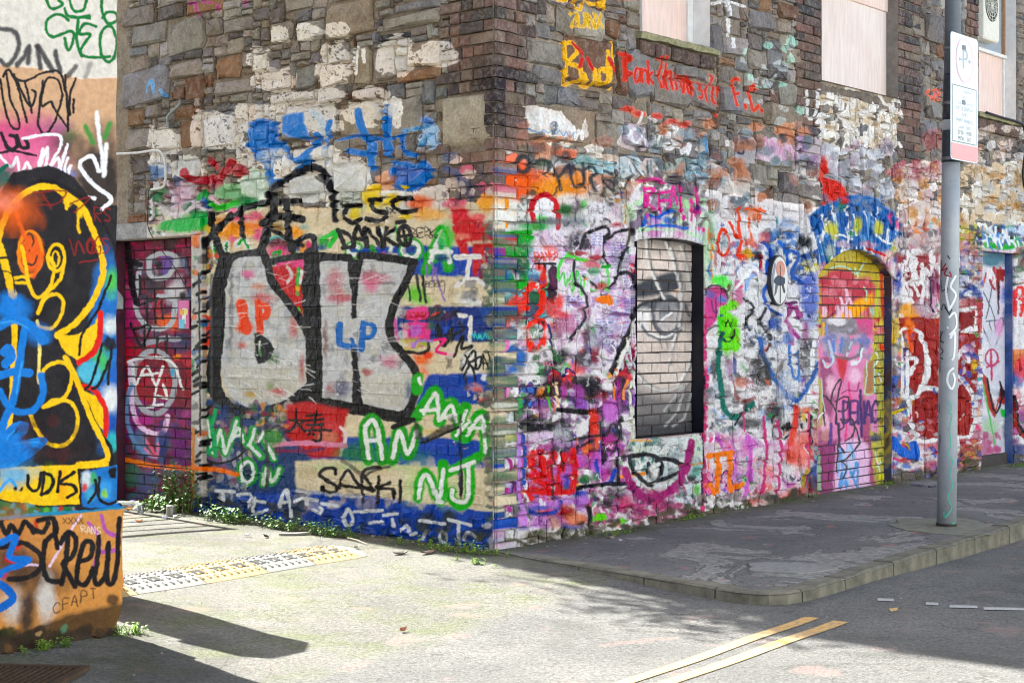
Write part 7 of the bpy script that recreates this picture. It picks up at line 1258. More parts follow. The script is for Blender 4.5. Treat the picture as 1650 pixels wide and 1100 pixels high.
for vv, e in ((-OD['d']-.03, 0), (-OD['d']-.004, 0), (-OD['d']+.004, .006)): rings.append([W3('R', OD['u0']+e, vv, zmid0+e), W3('R', um-e, vv, zmid0+e), W3('R', um-e, vv, zmid1-e), W3('R', OD['u0']+e, vv, zmid1-e)])
b.loft(rings); b.build('render_panel', MRD, ID)
for a, mb, s in bricks_in(OL, r=r, L=.29, hgt=.0785, tintc=((120, 70, 66),)): mb.build('infill_brick', MLD, IL)
# the lintel over the side doorway and its striped edge
zl = OL['z1']; panel('L', OL['u0']-.1, OL['u1']+.1, zl, zl+.13, .012, .2, 'lintel', MW['L'], SIDE, bev=.008)
ux = uL(331); panel('L', ux, OL['u0'], -.1, zl-.002, .03, .2, 'door_post', MW['L'], SIDE, bev=.006)

# ---- arches: voussoirs
vous = []
def voussoirs(q, n, th, over=.12, tint=BRK):
    s = q['side']; u0, u1, z, rise = q['u0'], q['u1'], q['z1'], q['rise']; h = (u1-u0)/2; R = (h*h+rise*rise)/(2*rise); cz = z+rise-R; a = math.asin(h/R)+over/R; cu = (u0+u1)/2
    for k in range(n):
        t0, t1 = a-2*a*k/n, a-2*a*(k+1)/n; g = .0035/R; t0 -= g; t1 += g; T = th*r.uniform(.86, 1.1); b = MB(); b.tint = jc(r.choice(tint), r); pr = r.uniform(.0, .018)
        P = lambda t, rr, v: W3(s, cu+rr*math.sin(t), v, cz+rr*math.cos(t)); e = .006/R; rings = []
        for v, i in ((-.14, 0), (pr-.008, 0), (pr, .006)): rings.append([P(t0-i/R, R+i, v), P(t1+i/R, R+i, v), P(t1+i/(R+T), R+T-i, v), P(t0-i/(R+T), R+T-i, v)])
        b.loft(rings); b.build('voussoir', MW[s], FRONT)
voussoirs(OD, 26, .36); voussoirs(OW, 17, .20, over=.04)
def inarch(q, th, u, z, over=.1):
    h = (q['u1']-q['u0'])/2; rise = q['rise']; R = (h*h+rise*rise)/(2*rise); cz = q['z1']+rise-R; cu = (q['u0']+q['u1'])/2; a = math.asin(h/R)+over/R
    d = math.hypot(u-cu, z-cz); return d < R+th and abs(math.atan2(u-cu, z-cz)) < a and z > q['z1']-.05
# ---- corner quoins in brick, wrapped round the edge
r = random.Random(17)
COURSE = .0748
qp = []; qw = {}
zk = -.1; k = 0
DARKB = [(58, 50, 56), (50, 44, 52), (64, 54, 58)]
while zk < 5.2:
    cl, cr = ((.225, .1025), (.1025, .225))[k % 2]; z0, z1 = zk+.005, zk+COURSE-.005
    photo_y = HOR+F*(HC-(z0+z1)/2)/C0[1]
    dark = 97 < photo_y < 205; pat = 205 < photo_y < 235
    tint = jc(r.choice(DARKB if dark else BRK), r, .2); b = MB(); b.tint = tint
    if dark and photo_y > 150: cl = cr = .09
    pr = r.uniform(-.004, .006)+(.012 if dark else 0); o = C0+(NR+NL)*0
    M = np.array([[DR[0], -DL[0]], [DR[1], -DL[1]]])
    def crn(v):                                           # corner of the two faces pushed out by v
        s = np.linalg.solve(M, NL*v-NR*v); return C0+NR*v+DR*s[0]
    out = []
    for v, e, zz0, zz1 in ((pr-.005, 0, z0, z1), (pr, .005, z0+.005, z1-.005)):
        pl = C0+DL*(cl-e)+NL*v; pc = crn(v-e*.5); p2 = C0+DR*(cr-e)+NR*v; il = C0+DL*(cl-e)-NL*.08; ir = C0+DR*(cr-e)-NR*.08
        out.append((pl, pc, p2, ir, il, zz0, zz1))
    A, B_ = out
    ringz = [(A, A[5], 0), (B_, B_[5], 0)]
    def rg(S, z): return [(*p, z) for p in S[:5]]
    b.loft([rg(B_, A[5]), rg(A, A[5]+.005), rg(A, A[6]-.005), rg(B_, A[6])])
    qp.append((60*(60 if 0 < photo_y < 900 else 0), b, 'L'))
    # the bricks that tail away along both faces
    wl = .45+(.09 if k % 2 else -.02)+r.uniform(-.03, .03); wr = (.36 if zk < 2.6 else .34)+(.1 if k % 2 else -.02); qw[k] = (wl, wr, zk)
    for side, u, end in (('L', cl, wl), ('R', cr, wr)):
        while u < end-.04:
            w = min(r.choice((.105, .22, .22)), end-u)
            if end-u-w < .05: w = end-u
            if not (side == 'L' and 150 < photo_y < 238 and u < .42): qp.append((pxarea(side, (u, zk, w, COURSE)), brick(side, u, zk, w, COURSE, r.uniform(-.008, .010), jc(r.choice(BRK), r, .2), r), side))
            u += w
    zk += COURSE; k += 1
blockL = [(0, w[0], w[2], w[2]+COURSE) for w in qw.values()]; blockR = [(0, w[1], w[2], w[2]+COURSE) for w in qw.values()]
# cement patch on the side face by the quoins
pz0 = wpx('L', 745, 236)[1]; pz1 = wpx('L', 745, 152)[1]; b = MB(); b.tint = L3((168, 158, 138)); ua, ub = uL(795), uL(709); rows = []
nu, nz = 16, 12
for j in range(nz+1):
    for i in range(nu+1):
        u = ua+(ub-ua)*i/nu; z = pz0+(pz1-pz0)*j/nz; edge_ = min(i, nu-i, j, nz-j); rows.append(W3('L', u, (-.035 if edge_ == 0 else .002)+.014*mnoise.noise(Vector((u*7, z*7, 2)))-.01*(u < .1), z))
b.add(rows, [(j*(nu+1)+i, j*(nu+1)+i+1, (j+1)*(nu+1)+i+1, (j+1)*(nu+1)+i) for j in range(nz) for i in range(nu)]); b.build('cement_patch', MW['L'], SIDE, smooth=True)
blockL.append((ua, ub, pz0, pz1))

# ---- rubble of both walls
KL = [(195, 11, 247, 42), (251, 7, 295, 33), (213, 38, 267, 71), (269, 31, 329, 85), (331, 31, 356, 60), (358, 29, 407, 51), (298, 0, 358, 22), (273, 98, 324, 127), (196, 111, 273, 165), (298, 122, 329, 158, 1), (278, 140, 296, 162, 1), (347, 91, 389, 125), (345, 127, 404, 153), (233, 167, 260, 191), (280, 169, 311, 193, 1), (205, 175, 232, 204), (205, 207, 243, 244), (245, 209, 284, 242), (289, 196, 323, 238, 1), (325, 182, 378, 235), (284, 258, 322, 287),
      (525, 0, 601, 58, 2), (602, 0, 627, 16), (633, 0, 709, 17), (615, 20, 709, 45), (433, 36, 471, 69), (476, 35, 523, 65), (696, 45, 712, 60), (609, 53, 660, 65, 3), (525, 69, 562, 102), (571, 76, 599, 135, 2), (600, 76, 636, 133), (655, 64, 712, 109, 2), (637, 111, 709, 131), (407, 87, 429, 118), (418, 118, 467, 145), (513, 102, 565, 138), (509, 141, 556, 165), (564, 142, 618, 164), (433, 149, 505, 165), (456, 169, 540, 225), (545, 169, 613, 218, 2), (622, 160, 682, 218), (536, 264, 589, 309), (470, 235, 530, 260), (466, 280, 523, 312)]
KR = [(850, 65, 905, 107), (860, 109, 907, 136), (913, 62, 991, 145), (995, 76, 1012, 153, 1), (1013, 84, 1052, 160), (1056, 100, 1087, 127), (1056, 127, 1109, 171), (1091, 105, 1122, 125), (1113, 135, 1158, 178), (1162, 138, 1200, 182), (848, 171, 960, 229, 2), (962, 198, 1005, 236), (1006, 201, 1046, 237), (895, 11, 925, 55), (926, 11, 976, 60), (978, 33, 1000, 62, 1), (998, 247, 1071, 291), (1074, 250, 1108, 292),
      (1147, 42, 1166, 91), (1169, 0, 1192, 30), (1167, 60, 1204, 91), (1206, 82, 1236, 113), (1209, 18, 1246, 48), (1207, 55, 1231, 80), (1247, 31, 1273, 55), (1255, 4, 1284, 31, 1), (1238, 106, 1269, 129), (1268, 78, 1291, 104, 2), (1257, 133, 1284, 169), (1231, 170, 1293, 207, 2), (1193, 151, 1232, 192), (1185, 218, 1216, 262), (1220, 216, 1284, 268), (1324, 228, 1352, 287), (1354, 255, 1371, 287), (1387, 240, 1411, 290), (1176, 294, 1210, 338), (1211, 298, 1248, 345), (1256, 280, 1287, 314), (1289, 291, 1323, 323), (1469, 26, 1491, 58), (1492, 26, 1520, 68)]
rubble = []
r = random.Random(23)
def tints(code, r):
    if code == 1: return jc(r.choice(RUST), r)
    if code == 2: return jc((156, 140, 120), r)
    if code == 3: return jc((74, 74, 80), r)
    return jc(r.choice(RUST if r.random() < .05 else STONE), r, .16)
def sizeL(u, z, r):
    q = r.random()
    return (r.uniform(.07, .18), r.uniform(.04, .065)) if q < .5 else (r.uniform(.10, .22), r.uniform(.07, .11)) if q < .86 else (r.uniform(.18, .30), r.uniform(.11, .16))
def sizeR(u, z, r):
    q = r.random(); 
    if z < 2.4: return (r.uniform(.14, .34), r.uniform(.07, .15)) if q < .55 else (r.uniform(.24, .5), r.uniform(.15, .28))
    return (r.uniform(.09, .2), r.uniform(.04, .07)) if q < .45 else (r.uniform(.13, .26), r.uniform(.08, .13)) if q < .84 else (r.uniform(.2, .34), r.uniform(.12, .18))
keyed = {'L': [], 'R': []}
for side, lst, blk in (('L', KL, blockL), ('R', KR, blockR)):
    for k in lst:
        a = rect(side, *k[:4])
        if side == 'L' and a[0] < .5 and a[3] > 2: a = (max(a[0], .52), a[1], a[2], a[3])
        if a[1]-a[0] > .05: keyed[side].append((a, k[4] if len(k) > 4 else 0)); blk.append(a)
# brick jambs beside the upper windows
jb = []
def jamb(ua, ub, z0, z1):
    z = z0; k = 0
    while z < z1:
        u = ua
        seq = ((.225, .105), (.105, .225))[k % 2]; tot = ub-ua
        for w in seq:
            w = w*tot/.33; jb.append((pxarea('R', (u, z, w, COURSE)), brick('R', u, z, w, COURSE, r.uniform(-.01, .008), jc(r.choice(BRK), r, .2), r), 'R')); u += w
        z += COURSE; k += 1
    blockR.append((ua, ub, z0, z))
jamb(uR(1283), W2['u0'], 2.75, 5.2); jamb(W2['u1'], uR(1484), 2.85, 5.2); jamb(uR(1558), W3_['u0'], 3.2, 5.3); jamb(W1['u1']+.003, W1['u1']+.02, 5.15, 5.2)
# bricks round the street doorway's foot and the bit left of it
def brickzone(side, u0, u1, z0, z1, tint, blk, L=.225):
    z = z0; k = 0
    while z < z1-.02:
        u = u0-(L/2 if k % 2 else 0)
        while u < u1-.02:
            a, c = max(u, u0), min(u+L, u1)
            if c-a > .03 and not any(h[0]-.02 < (a+c)/2 < h[1]+.02 and h[2] < z+.03 < h[3] for h in blk): jb.append((pxarea(side, (a, z, c-a, COURSE)), brick(side, a, z, c-a, COURSE, r.uniform(-.005, .007), jc(r.choice(tint), r, .2), r, gap=.004), side))
            u += L
        z += COURSE; k += 1
    blk.append((u0, u1, z0, z1))
brickzone('R', uR(1288), OD['u0'], .7, 2.05, BRK, blockR)
brickzone('R', OF['u0']-.33, OF['u0'], .3, 2.3, BRK, blockR)
zb1 = 2.02
lows = [(0.5, OL['u0']-.17, .36, zb1)]
blkL0 = [(0, w[0], w[2], w[2]+COURSE) for w in qw.values()]
zq = sorted(qw.values(), key=lambda w: w[2])
for w in zq:                                            # side wall: brick courses up to the doorway head
    if .36 < w[2]+COURSE*.5 < zb1:
        kk = round((w[2]+.1)/COURSE); u = w[0]; end = OL['u0']-.16; first = True
        while u < end-.02:
            L = .225 if not (first and kk % 2) else .11; first = False; c = min(u+L, end)
            if end-c < .05: c = end
            jb.append((pxarea('L', (u, w[2], c-u, COURSE)), brick('L', u, w[2], c-u, COURSE, r.uniform(-.0006, .0016), jc(r.choice(BRK), r), r, gap=.0009, bev=.003), 'L')); u = c
        blockL.append((w[0], end, w[2], w[2]+COURSE))
blockL += [hole(OL), (OL['u0']-.17, OL['u1']+.15, -.2, zl+.13)]
for q in (W1, W2, W3_, OW, OD, OF): h = hole(q); blockR.append((h[0]-.014, h[1]+.014, h[2]-.014, h[3]))
blockR += [(W1['u0']-.06, W1['u1']+.08, W1['z0']-.18, W1['z0']), (W3_['u0']-.06, W3_['u1']+.06, W3_['z0']-.2, W3_['z0']), (W2['u0'], W2['u1'], W2['z0']-.09, W2['z0']), (OF['u0']-.1, OF['u1']+.08, OF['z1'], OF['z1']+.14)]
for q, th in ((OD, .36), (OW, .2)):
    for u in np.arange(q['u0']-.35, q['u1']+.35, .03):
        for z in np.arange(q['z1']-.1, q['z1']+.7, .03):
            if inarch(q, th, u+.015, z+.015): blockR.append((u, u+.03, z, z+.03))
for side in 'LR':
    for a, code in keyed[side]: rubble.append((pxarea(side, (a[0], a[2], a[1]-a[0], a[3]-a[2]))*1.2, rock(side, a[0], a[2], a[1]-a[0], a[3]-a[2], r.uniform(.0, .024), tints(code, r), r), side))
stL = pack(0, 4.2, -.16, 4.3, blockL, sizeL, r); stR = pack(0, RU1+.3, -.16, 5.3, blockR, sizeR, r)
for side, lst in (('L', stL), ('R', stR)):
    for q in lst:
        zc = q[1]+q[3]/2; low = zc < (2.5 if side == 'R' else 2.2)
        if min(q[2], q[3]) < .04:
            mb = rock(side, *q, r.uniform(-.018, -.004), jc((110, 98, 84), r, .2), r, gap=.004)
        else: mb = rock(side, *q, r.uniform(-.01, .012) if not low else r.uniform(-.003, .008), tints(0, r), r, gap=.0022 if low else .0055, rough=.72 if low else 1.0)
        rubble.append((pxarea(side, q), mb, side))
print('pieces', len(rubble), len(jb), len(qp))
emit(rubble, 'rubble_stone', MW, {'L': SIDE, 'R': FRONT}); emit(jb, 'brick', MW, {'L': SIDE, 'R': FRONT}); emit(qp, 'quoin_brick', MW, {'L': SIDE, 'R': FRONT})
print('walls', round(time.time()-_T0, 1))

# ================================================================== THE RENDERED BUILDING ON THE LEFT
RB = empty_at(thing('rendered_building', 'smooth rendered building at the left edge with a big black and yellow painted head', 'building', (PC[0], PC[1], 0)))
rgU = (-.1, 1.6, -.2, 3.1); rgP = (-.1, 1.6, -.2, 1.0)
imU = bake('render paint', 'P', 'U', *rgU, 420, 420); imP = bake('plinth paint', 'P', 'P', *rgP, 420, 420)
offU = ((UP-PC)@DP, 0)
MU = wallpaint('painted smooth render', RB, 'U', imU, *rgU, off=offU, rough=.5, wear=.06, bumpk=.5, base=(206, 190, 168), fine=1.3); MP = wallpaint('painted plinth', RB, 'P', imP, *rgP, rough=.6, wear=.12, bumpk=.6, base=(150, 120, 90), fine=1.2)
zpl = wpx('P', 196, 819)[1]
def face(side, U1, z0, z1, mat, name, amp, rnd=.012, chips=None):
    us = [0, .004, .012, .025]+list(np.arange(.05, 1.6, .05))+[2.5, 4, U1]; zs = list(np.arange(z0, min(z1, 3.2), .05))+([5, z1] if z1 > 3.3 else [z1]); b = MB(); V = []; back = 5.0
    for z in zs:
        e = .010*mnoise.noise(Vector((z*6, 3, 1)))+.006*mnoise.noise(Vector((z*23, 5, 1)))
        for i, u in enumerate(us):
            v = amp*mnoise.noise(Vector((u*4, z*4, 1)))+amp*.6*mnoise.noise(Vector((u*15, z*15, 4))); v -= (rnd if i == 0 else rnd*.35 if i == 1 else rnd*.08 if i == 2 else 0)
            if chips: v -= chips(u, z)
            V.append(W3(side, u+(e if u < .02 else 0)-.0, v, z))
    n = len(us); b.add(V, [(j*n+i, j*n+i+1, (j+1)*n+i+1, (j+1)*n+i) for j in range(len(zs)-1) for i in range(n-1)])
    for j in range(len(zs)-1):                        # the alley side
        a, c = V[j*n], V[(j+1)*n]; pz = W3(side, .02, -back, zs[j]); pz1 = W3(side, .02, -back, zs[j+1]); b.poly([a, c, pz1, pz])
    return b.build(name, mat, RB, smooth=True)
face('U', 12, zpl-.03, 9.0, MU, 'rendered_wall', .004)
def chip(u, z): return .05*sstep(.16, .02, z-.05*mnoise.noise(Vector((u*7, 1, 2))))*(.4+.9*abs(mnoise.noise(Vector((u*11, z*14, 6)))))
face('P', 12, -.06, zpl, MP, 'plinth', .006, .016, chip)
b = MB(); rings = []
for u in [-.005, .01]+list(np.arange(.05, 1.6, .06))+[12]: j = .004*mnoise.noise(Vector((u*9, 2, 2))); rings.append([W3('P', u, -.2, zpl-.02), W3('P', u, -.06, zpl+.028+j), W3('P', u, -.03, zpl+.022+j), W3('P', u, -.006+j, zpl-.002), W3('P', u, -.006, zpl-.02)])
b.loft(rings); b.build('plinth_cap', MU, RB, smooth=False)
b = MB(); fp = [UP+DP*.02-NP*.06, UP+DP*12-NP*.06, UP+DP*12-NP*5, UP+DP*.02-NP*5]; b.loft([[(*p, -.2) for p in fp], [(*p, 9.0) for p in fp]]); b.build('inner_wall', plain('render back', (150, 140, 126), .9), RB)
r = random.Random(9); b = MB()
for k in range(16):
    u = r.uniform(0, 1.1); s = r.uniform(.02, .06); bb = rock('P', u, -.03, s*1.5, s, r.uniform(-.02, .012), jc((110, 96, 80), r, .2), r, depth=.05, gap=.001, rough=1.4); bb.build('broken_stone', MP, RB)

# ================================================================== SIGN POST
MGAL = NT('grey pole paint'); m = MGAL; m.vec = m.tc.outputs['Object']
a_ = m.mix(m.ramp(m.noise(3, 5), [(.4, 0.0), (.65, 1.0)]), L3((140, 146, 154)), L3((160, 164, 168))); a_ = m.mix(m.ramp(m.noise(40, 5), [(.62, 0.0), (.72, .5)]), a_, L3((90, 92, 96)))
m.set(col=a_, rough=.42, metal=.1); m.set(nrm=m.bump(m.noise(90, 4), .25, .002)); MGAL = m.m
MDARK = plain('dark grey pole paint', (50, 58, 70), .45, var=.3, scale=20, bmp=.2); MBAND = plain('pale grey band', (176, 180, 186), .5, var=.1)
POST = empty_at(thing('sign_pole', 'grey steel pole with a faded pay and display parking sign, standing on the pavement', 'sign pole', (PB[0], PB[1], .01)))
lean = H2((.0040*11.7/8.5, 0))
def pc(z): return H2((PB[0]+.0125*z, PB[1]))
zof = lambda y: HC-(y-HOR)/F*PB[1]
def seg(z0, z1, r0, r1, name, mat, n=28): 
    b = MB(); zs = np.linspace(z0, z1, 6); b.tube([(*pc(z), z) for z in zs], [r0+(r1-r0)*k/5 for k in range(6)], n); return b.build(name, mat, POST, smooth=True)
zd = zof(262); zs0, zs1 = zof(211), zof(194)
seg(0, zd, .068, .063, 'pole', MGAL); up = seg(zd, zs0, .0645, .064, 'pole_sleeve', MDARK); seg(zs0, zs1, .064, .064, 'pale_band', MBAND); seg(zs1, zof(120), .064, .058, 'pole_sleeve', MDARK); seg(zof(120), 6.0, .056, .052, 'upper_pole', plain('slate grey pole paint', (92, 100, 110), .45, var=.2, scale=12, bmp=.2))
b = MB(); b.tube([(*pc(0), 0), (*pc(.03), .03)], [.074, .071], 24); b.build('base_collar', plain('dirty pole foot', (52, 46, 40), .8), POST)
# the plate, parallel to the street
cz = (zof(59)+zof(261))/2; sw, sh = .44, zof(59)-zof(261)
sp0 = pc(cz)+NR*.085
kx = (1533.5-825)/F; 
def plate_u(x):
    k = (x-825)/F; n = NR; Y = (n@sp0)/(n[0]*k+n[1]); return (H2((k*Y, Y))-sp0)@DR
ua, ub = plate_u(1532), plate_u(1575.5); us_ = (ua+ub)/2; sw = ub-ua
SPL = sp0+DR*us_
def SP(u, z, v=0): p = SPL+DR*u+NR*v; return (p[0], p[1], cz+z)
MSGN = NT('faded sign white'); m = MSGN; m.vec = m.tc.outputs['Object']; m.set(col=m.mix(m.ramp(m.noise(5, 4), [(.4, 0.0), (.7, 1.0)]), L3((226, 232, 236)), L3((212, 220, 226))), rough=.3); MSGN = m.m
def rrect(w, h, rad, n=5):
    P = []
    for cx, cy, a in ((w/2-rad, -h/2+rad, -90), (w/2-rad, h/2-rad, 0), (-w/2+rad, h/2-rad, 90), (-w/2+rad, -h/2+rad, 180)):
        for k in range(n+1): t = math.radians(a+90*k/n); P.append((cx+rad*math.cos(t), cy+rad*math.sin(t)))
    return P
rr = rrect(sw, sh, .03); b = MB(); b.loft([[SP(u, z, -.004) for u, z in rr], [SP(u, z, 0) for u, z in rr]]); PLATE = b.build('sign_plate', MSGN, POST)
def flat(name, outline, mat, v, hole_=None):
    b = MB()
    if hole_ is None: b.loft([[SP(u, z, v-.001) for u, z in outline], [SP(u, z, v) for u, z in outline]])
    else:
        n = len(outline); V = [SP(u, z, v) for u, z in outline]+[SP(u, z, v) for u, z in hole_]; b.add(V, [(i, (i+1) % n, n+(i+1) % n, n+i) for i in range(n)])
    return b.build(name, mat, PLATE)
def smat(n, c): return plain(n, c, .35, var=.08, bmp=0)
MRED = smat('faded red', (226, 156, 156)); MPINK = smat('faded pink ring', (230, 198, 206)); MTXT = smat('faded lettering', (158, 176, 184)); MTXT2 = smat('darker lettering', (96, 114, 120)); MW2 = smat('sign panel white', (236, 240, 240))
el = lambda cx, cz_, a, c, n=32: [(cx+a*math.cos(t), cz_+c*math.sin(t)) for t in np.linspace(0, 2*math.pi, n+1)[:-1]]
rz = sh/2-.175; flat('roundel', el(0, rz, .135, .145), MW2, .002); flat('roundel_ring', el(0, rz, .15, .16), MPINK, .0035, el(0, rz, .128, .138))
rb = [(-sw/2+.006, -sh/2+.03), (-sw/2+.03, -sh/2+.006), (sw/2-.03, -sh/2+.006), (sw/2-.006, -sh/2+.03), (sw/2-.006, -sh/2+.115), (-sw/2+.006, -sh/2+.115)]; flat('red_band', rb, MRED, .002)
pz0, pz1 = -sh/2+.125, rz-.185; po = [(-sw/2+.02, pz0), (sw/2-.03, pz0), (sw/2-.03, pz1), (-sw/2+.02, pz1)]; pi_ = [(u*.965, pz0+.006 if z == pz0 else pz1-.006) for u, z in po]; flat('text_panel', po, MW2, .0015); flat('panel_border', po, MTXT2, .003, pi_)
def lettering(txt, size, z, mat, u=0.0, name='lettering', sx=1.0):
    cu = bpy.data.curves.new('t', 'FONT'); cu.body = txt; cu.size = size; cu.align_x = 'CENTER'; cu.align_y = 'CENTER'; t = bpy.data.objects.new('t', cu); COL.objects.link(t)
    dg = bpy.context.evaluated_depsgraph_get(); me = bpy.data.meshes.new_from_object(t.evaluated_get(dg)); bpy.data.objects.remove(t)
    b = MB(); V = [SP(u+v.co.x*sx, z+v.co.y, .0045) for v in me.vertices]; b.add(V, [tuple(p.vertices) for p in me.polygons]); o = b.build(name, mat, PLATE, fix=False, kind='stuff'); bpy.data.meshes.remove(me); return o
lettering('P', .2, rz, MTXT)
for s in (-1, 1): flat('arrow', [(s*.05, rz-.006), (s*.08, rz-.006), (s*.08, rz-.022), (s*.105, rz), (s*.08, rz+.022), (s*.08, rz+.006), (s*.05, rz+.006)], MTXT, .004)
nl = 9; lh = (pz1-pz0)/9.4
MFAINT = smat('almost bleached lettering', (180, 194, 200))
for k, (t, mt) in enumerate((('Ioc - Taispeáin', MFAINT), ('agus', MFAINT), ('Ceadúnas Páirceála', MFAINT), ('PAY & DISPLAY', MTXT), ('AND', MTXT), ('PERMIT PARKING', MTXT), ('Luan - Sath', MTXT), ('07:00 - 19:00', MTXT2), ('MON - SAT', MTXT2))):
    lettering(t, .043, pz1-lh*(k+.75), mt, u=-.005, sx=.88 if len(t) > 13 else 1.05)
for y in (79, 167, 256):
    z = zof(y); b = MB(); b.tube([(*pc(z), z-.011), (*pc(z), z+.011)], .0675, 24); b.box((*(pc(z)+NR*.076), z), .05, .03, .03, DR); b.build('clamp', plain('steel clamp', (120, 124, 130), .4, .7), POST)
# scrawls on the pole: flat paint that follows its round face
def scrawl(pts, w, mat, name='scrawl'):
    b = MB(); P = []
    for x, y in smooth(pts, 4):
        z = zof(y); c = pc(z); R = .0655-.004*(z/2.4) + .0012+ .003; k = (x-825)/F
        dx = (k*(PB[1]-.05)-c[0]); dx = max(-R*.96, min(R*.96, dx)); P.append(Vector((c[0]+dx, c[1]-math.sqrt(max(R*R-dx*dx, 1e-6)), z)))
    hw = w/F*PB[1]/2; V = []
    for i, p in enumerate(P):
        t = (P[min(i+1, len(P)-1)]-P[max(i-1, 0)]).normalized(); n = Vector((p.x-pc(p.z)[0], p.y-pc(p.z)[1], 0)).normalized(); s = t.cross(n).normalized()
        V += [tuple(p-s*hw), tuple(p+s*hw)]
    b.add(V, [(2*i, 2*i+1, 2*i+3, 2*i+2) for i in range(len(P)-1)]); return b.build(name, mat, POST, fix=False)
MSW = smat('white spray', (226, 228, 232)); MSK = smat('black marker', (28, 28, 34)); MSR = smat('dark red marker', (140, 30, 44)); MSG = smat('green marker', (60, 170, 150)); MSF = smat('faded dark spray', (110, 114, 124))
for p in ([(1527, 446), (1524, 470), (1529, 500)], [(1540, 444), (1531, 462), (1540, 476), (1528, 500)], [(1528, 512), (1538, 504), (1541, 525), (1529, 540)], [(1530, 545), (1538, 535), (1537, 570), (1533, 580)], [(1526, 528), (1540, 526)], [(1536, 592), (1528, 600), (1526, 615), (1533, 626), (1538, 612), (1535, 600)]): scrawl(p, 3.6, MSW)
for p in ([(1515, 420), (1518, 432), (1516, 444)], [(1524, 425), (1519, 436), (1526, 432), (1522, 442), (1532, 446), (1529, 438)]): scrawl(p, 2.4, MSR)
for p in ([(1516, 452), (1519, 465), (1515, 470)], [(1519, 470), (1526, 464), (1523, 478)], [(1518, 500), (1521, 490), (1528, 505), (1533, 498)], [(1522, 495), (1530, 508)], [(1515, 532), (1518, 540), (1514, 552)], [(1520, 534), (1515, 545), (1521, 552)], [(1514, 556), (1520, 566), (1513, 574), (1520, 578)], [(1526, 412), (1530, 418)]): scrawl(p, 1.8, MSK)
for p in ([(1527, 645), (1532, 655), (1528, 665), (1533, 668), (1529, 690), (1531, 715), (1526, 730), (1534, 740), (1529, 765), (1534, 780), (1526, 800), (1533, 815), (1524, 830)], [(1520, 822), (1522, 832), (1527, 824)], [(1532, 842), (1538, 840), (1536, 846), (1532, 845)]): scrawl(p, 1.8, MSG)
for p in ([(1513, 650), (1514, 665)], [(1513, 700), (1516, 705), (1513, 730)], [(1512, 580), (1514, 600)]): scrawl(p, 4, MSF)

# ================================================================== THINGS ON THE WALLS
# oval plaque
OV = wpx('R', 1250, 452); PQ = empty_at(thing('wall_plaque', 'tall oval plaque with a dark painted figure fixed to the white part of the wall', 'plaque', W3('R', OV[0], .03, OV[1])))
ow = (uR(1264)-uR(1236))/2; oh = (wpx('R', 1250, 411)[1]-wpx('R', 1250, 493)[1])/2
def oval(k, v0, v1, name, mat, n=36, c=(0, 0), kx=None):
    kx = k if kx is None else kx; b = MB(); o = [(OV[0]+c[0]+ow*kx*math.cos(t), OV[1]+c[1]+oh*k*math.sin(t)) for t in np.linspace(0, 2*math.pi, n+1)[:-1]]; b.loft([[W3('R', u, v0, z) for u, z in o], [W3('R', u, v1, z) for u, z in o]]); return b.build(name, mat, PQ)
oval(1, -.03, .034, 'rim', plain('dark plaque rim', (52, 52, 58), .5)); oval(.93, .03, .037, 'face', plain('pale plaque face', (214, 214, 212), .5, var=.12))
oval(.33, .036, .040, 'painted_head', plain('salmon paint', (206, 140, 122), .5), c=(.01, oh*.45), kx=.5)
def pq(name, pts, col, v=.041):
    b = MB(); P = [(OV[0]+ow*x, OV[1]+oh*y) for x, y in pts]; b.loft([[W3('R', u, v-.003, z) for u, z in P], [W3('R', u, v, z) for u, z in P]]); b.build(name, plain(name, col, .45), PQ)
pq('painted_body', [(-.75, -.02), (-.5, .12), (-.2, .2), (.3, .15), (.55, .1), (.55, -.1), (.3, -.2), (-.2, -.2), (-.6, -.12)], (22, 46, 74)); pq('painted_leg', [(-.5, -.14), (-.25, -.2), (-.45, -.5), (-.65, -.62)], (90, 92, 96)); pq('painted_leg', [(.2, -.2), (.4, -.16), (.6, -.45), (.45, -.5)], (60, 60, 66)); pq('painted_stripe', [(-.02, .6), (.03, .6), (.03, -.9), (-.02, -.9)], (44, 42, 46), .0425); pq('painted_side', [(-.9, .2), (-.6, .7), (-.45, .6), (-.72, .1), (-.8, -.5), (-.9, -.3)], (140, 146, 156), .0405)
# air conditioner in the far window
acu0, acu1 = wpx('R', 1579, 50, -W3_['d']+.1)[0], wpx('R', 1604, 50, -W3_['d']+.1)[0]; acz = wpx('R', 1604, 71, -W3_['d']+.1)[1]
acv = -W3_['d']+.06
ACU = empty_at(thing('air_conditioner', 'cream air conditioning unit with a round fan grille in the far upper window', 'air conditioner', W3('R', (acu0+acu1)/2, acv, acz)))
MAC = plain('cream plastic casing', (220, 216, 200), .5, var=.1)
ah = .62; aw = acu1-acu0
def acp(u, z, v): return W3('R', acu0+u, acv+v, acz+z)
b = MB(); rr2 = rrect(aw, ah, .03); b.loft([[acp(u+aw/2, z+ah/2, -.08) for u, z in rr2], [acp(u+aw/2, z+ah/2, .07) for u, z in rr2], [acp((u*.96)+aw/2, z*.96+ah/2, .08) for u, z in rr2]]); b.build('casing', MAC, ACU)
b = MB(); fo = [(aw/2+aw*.40*math.cos(t), ah*.56+aw*.40*math.sin(t)) for t in np.linspace(0, 2*math.pi, 29)[:-1]]; b.loft([[acp(u, z, .07) for u, z in fo], [acp(u, z, .083) for u, z in fo]]); b.build('fan_opening', plain('dark fan opening', (52, 54, 54), .7), ACU)
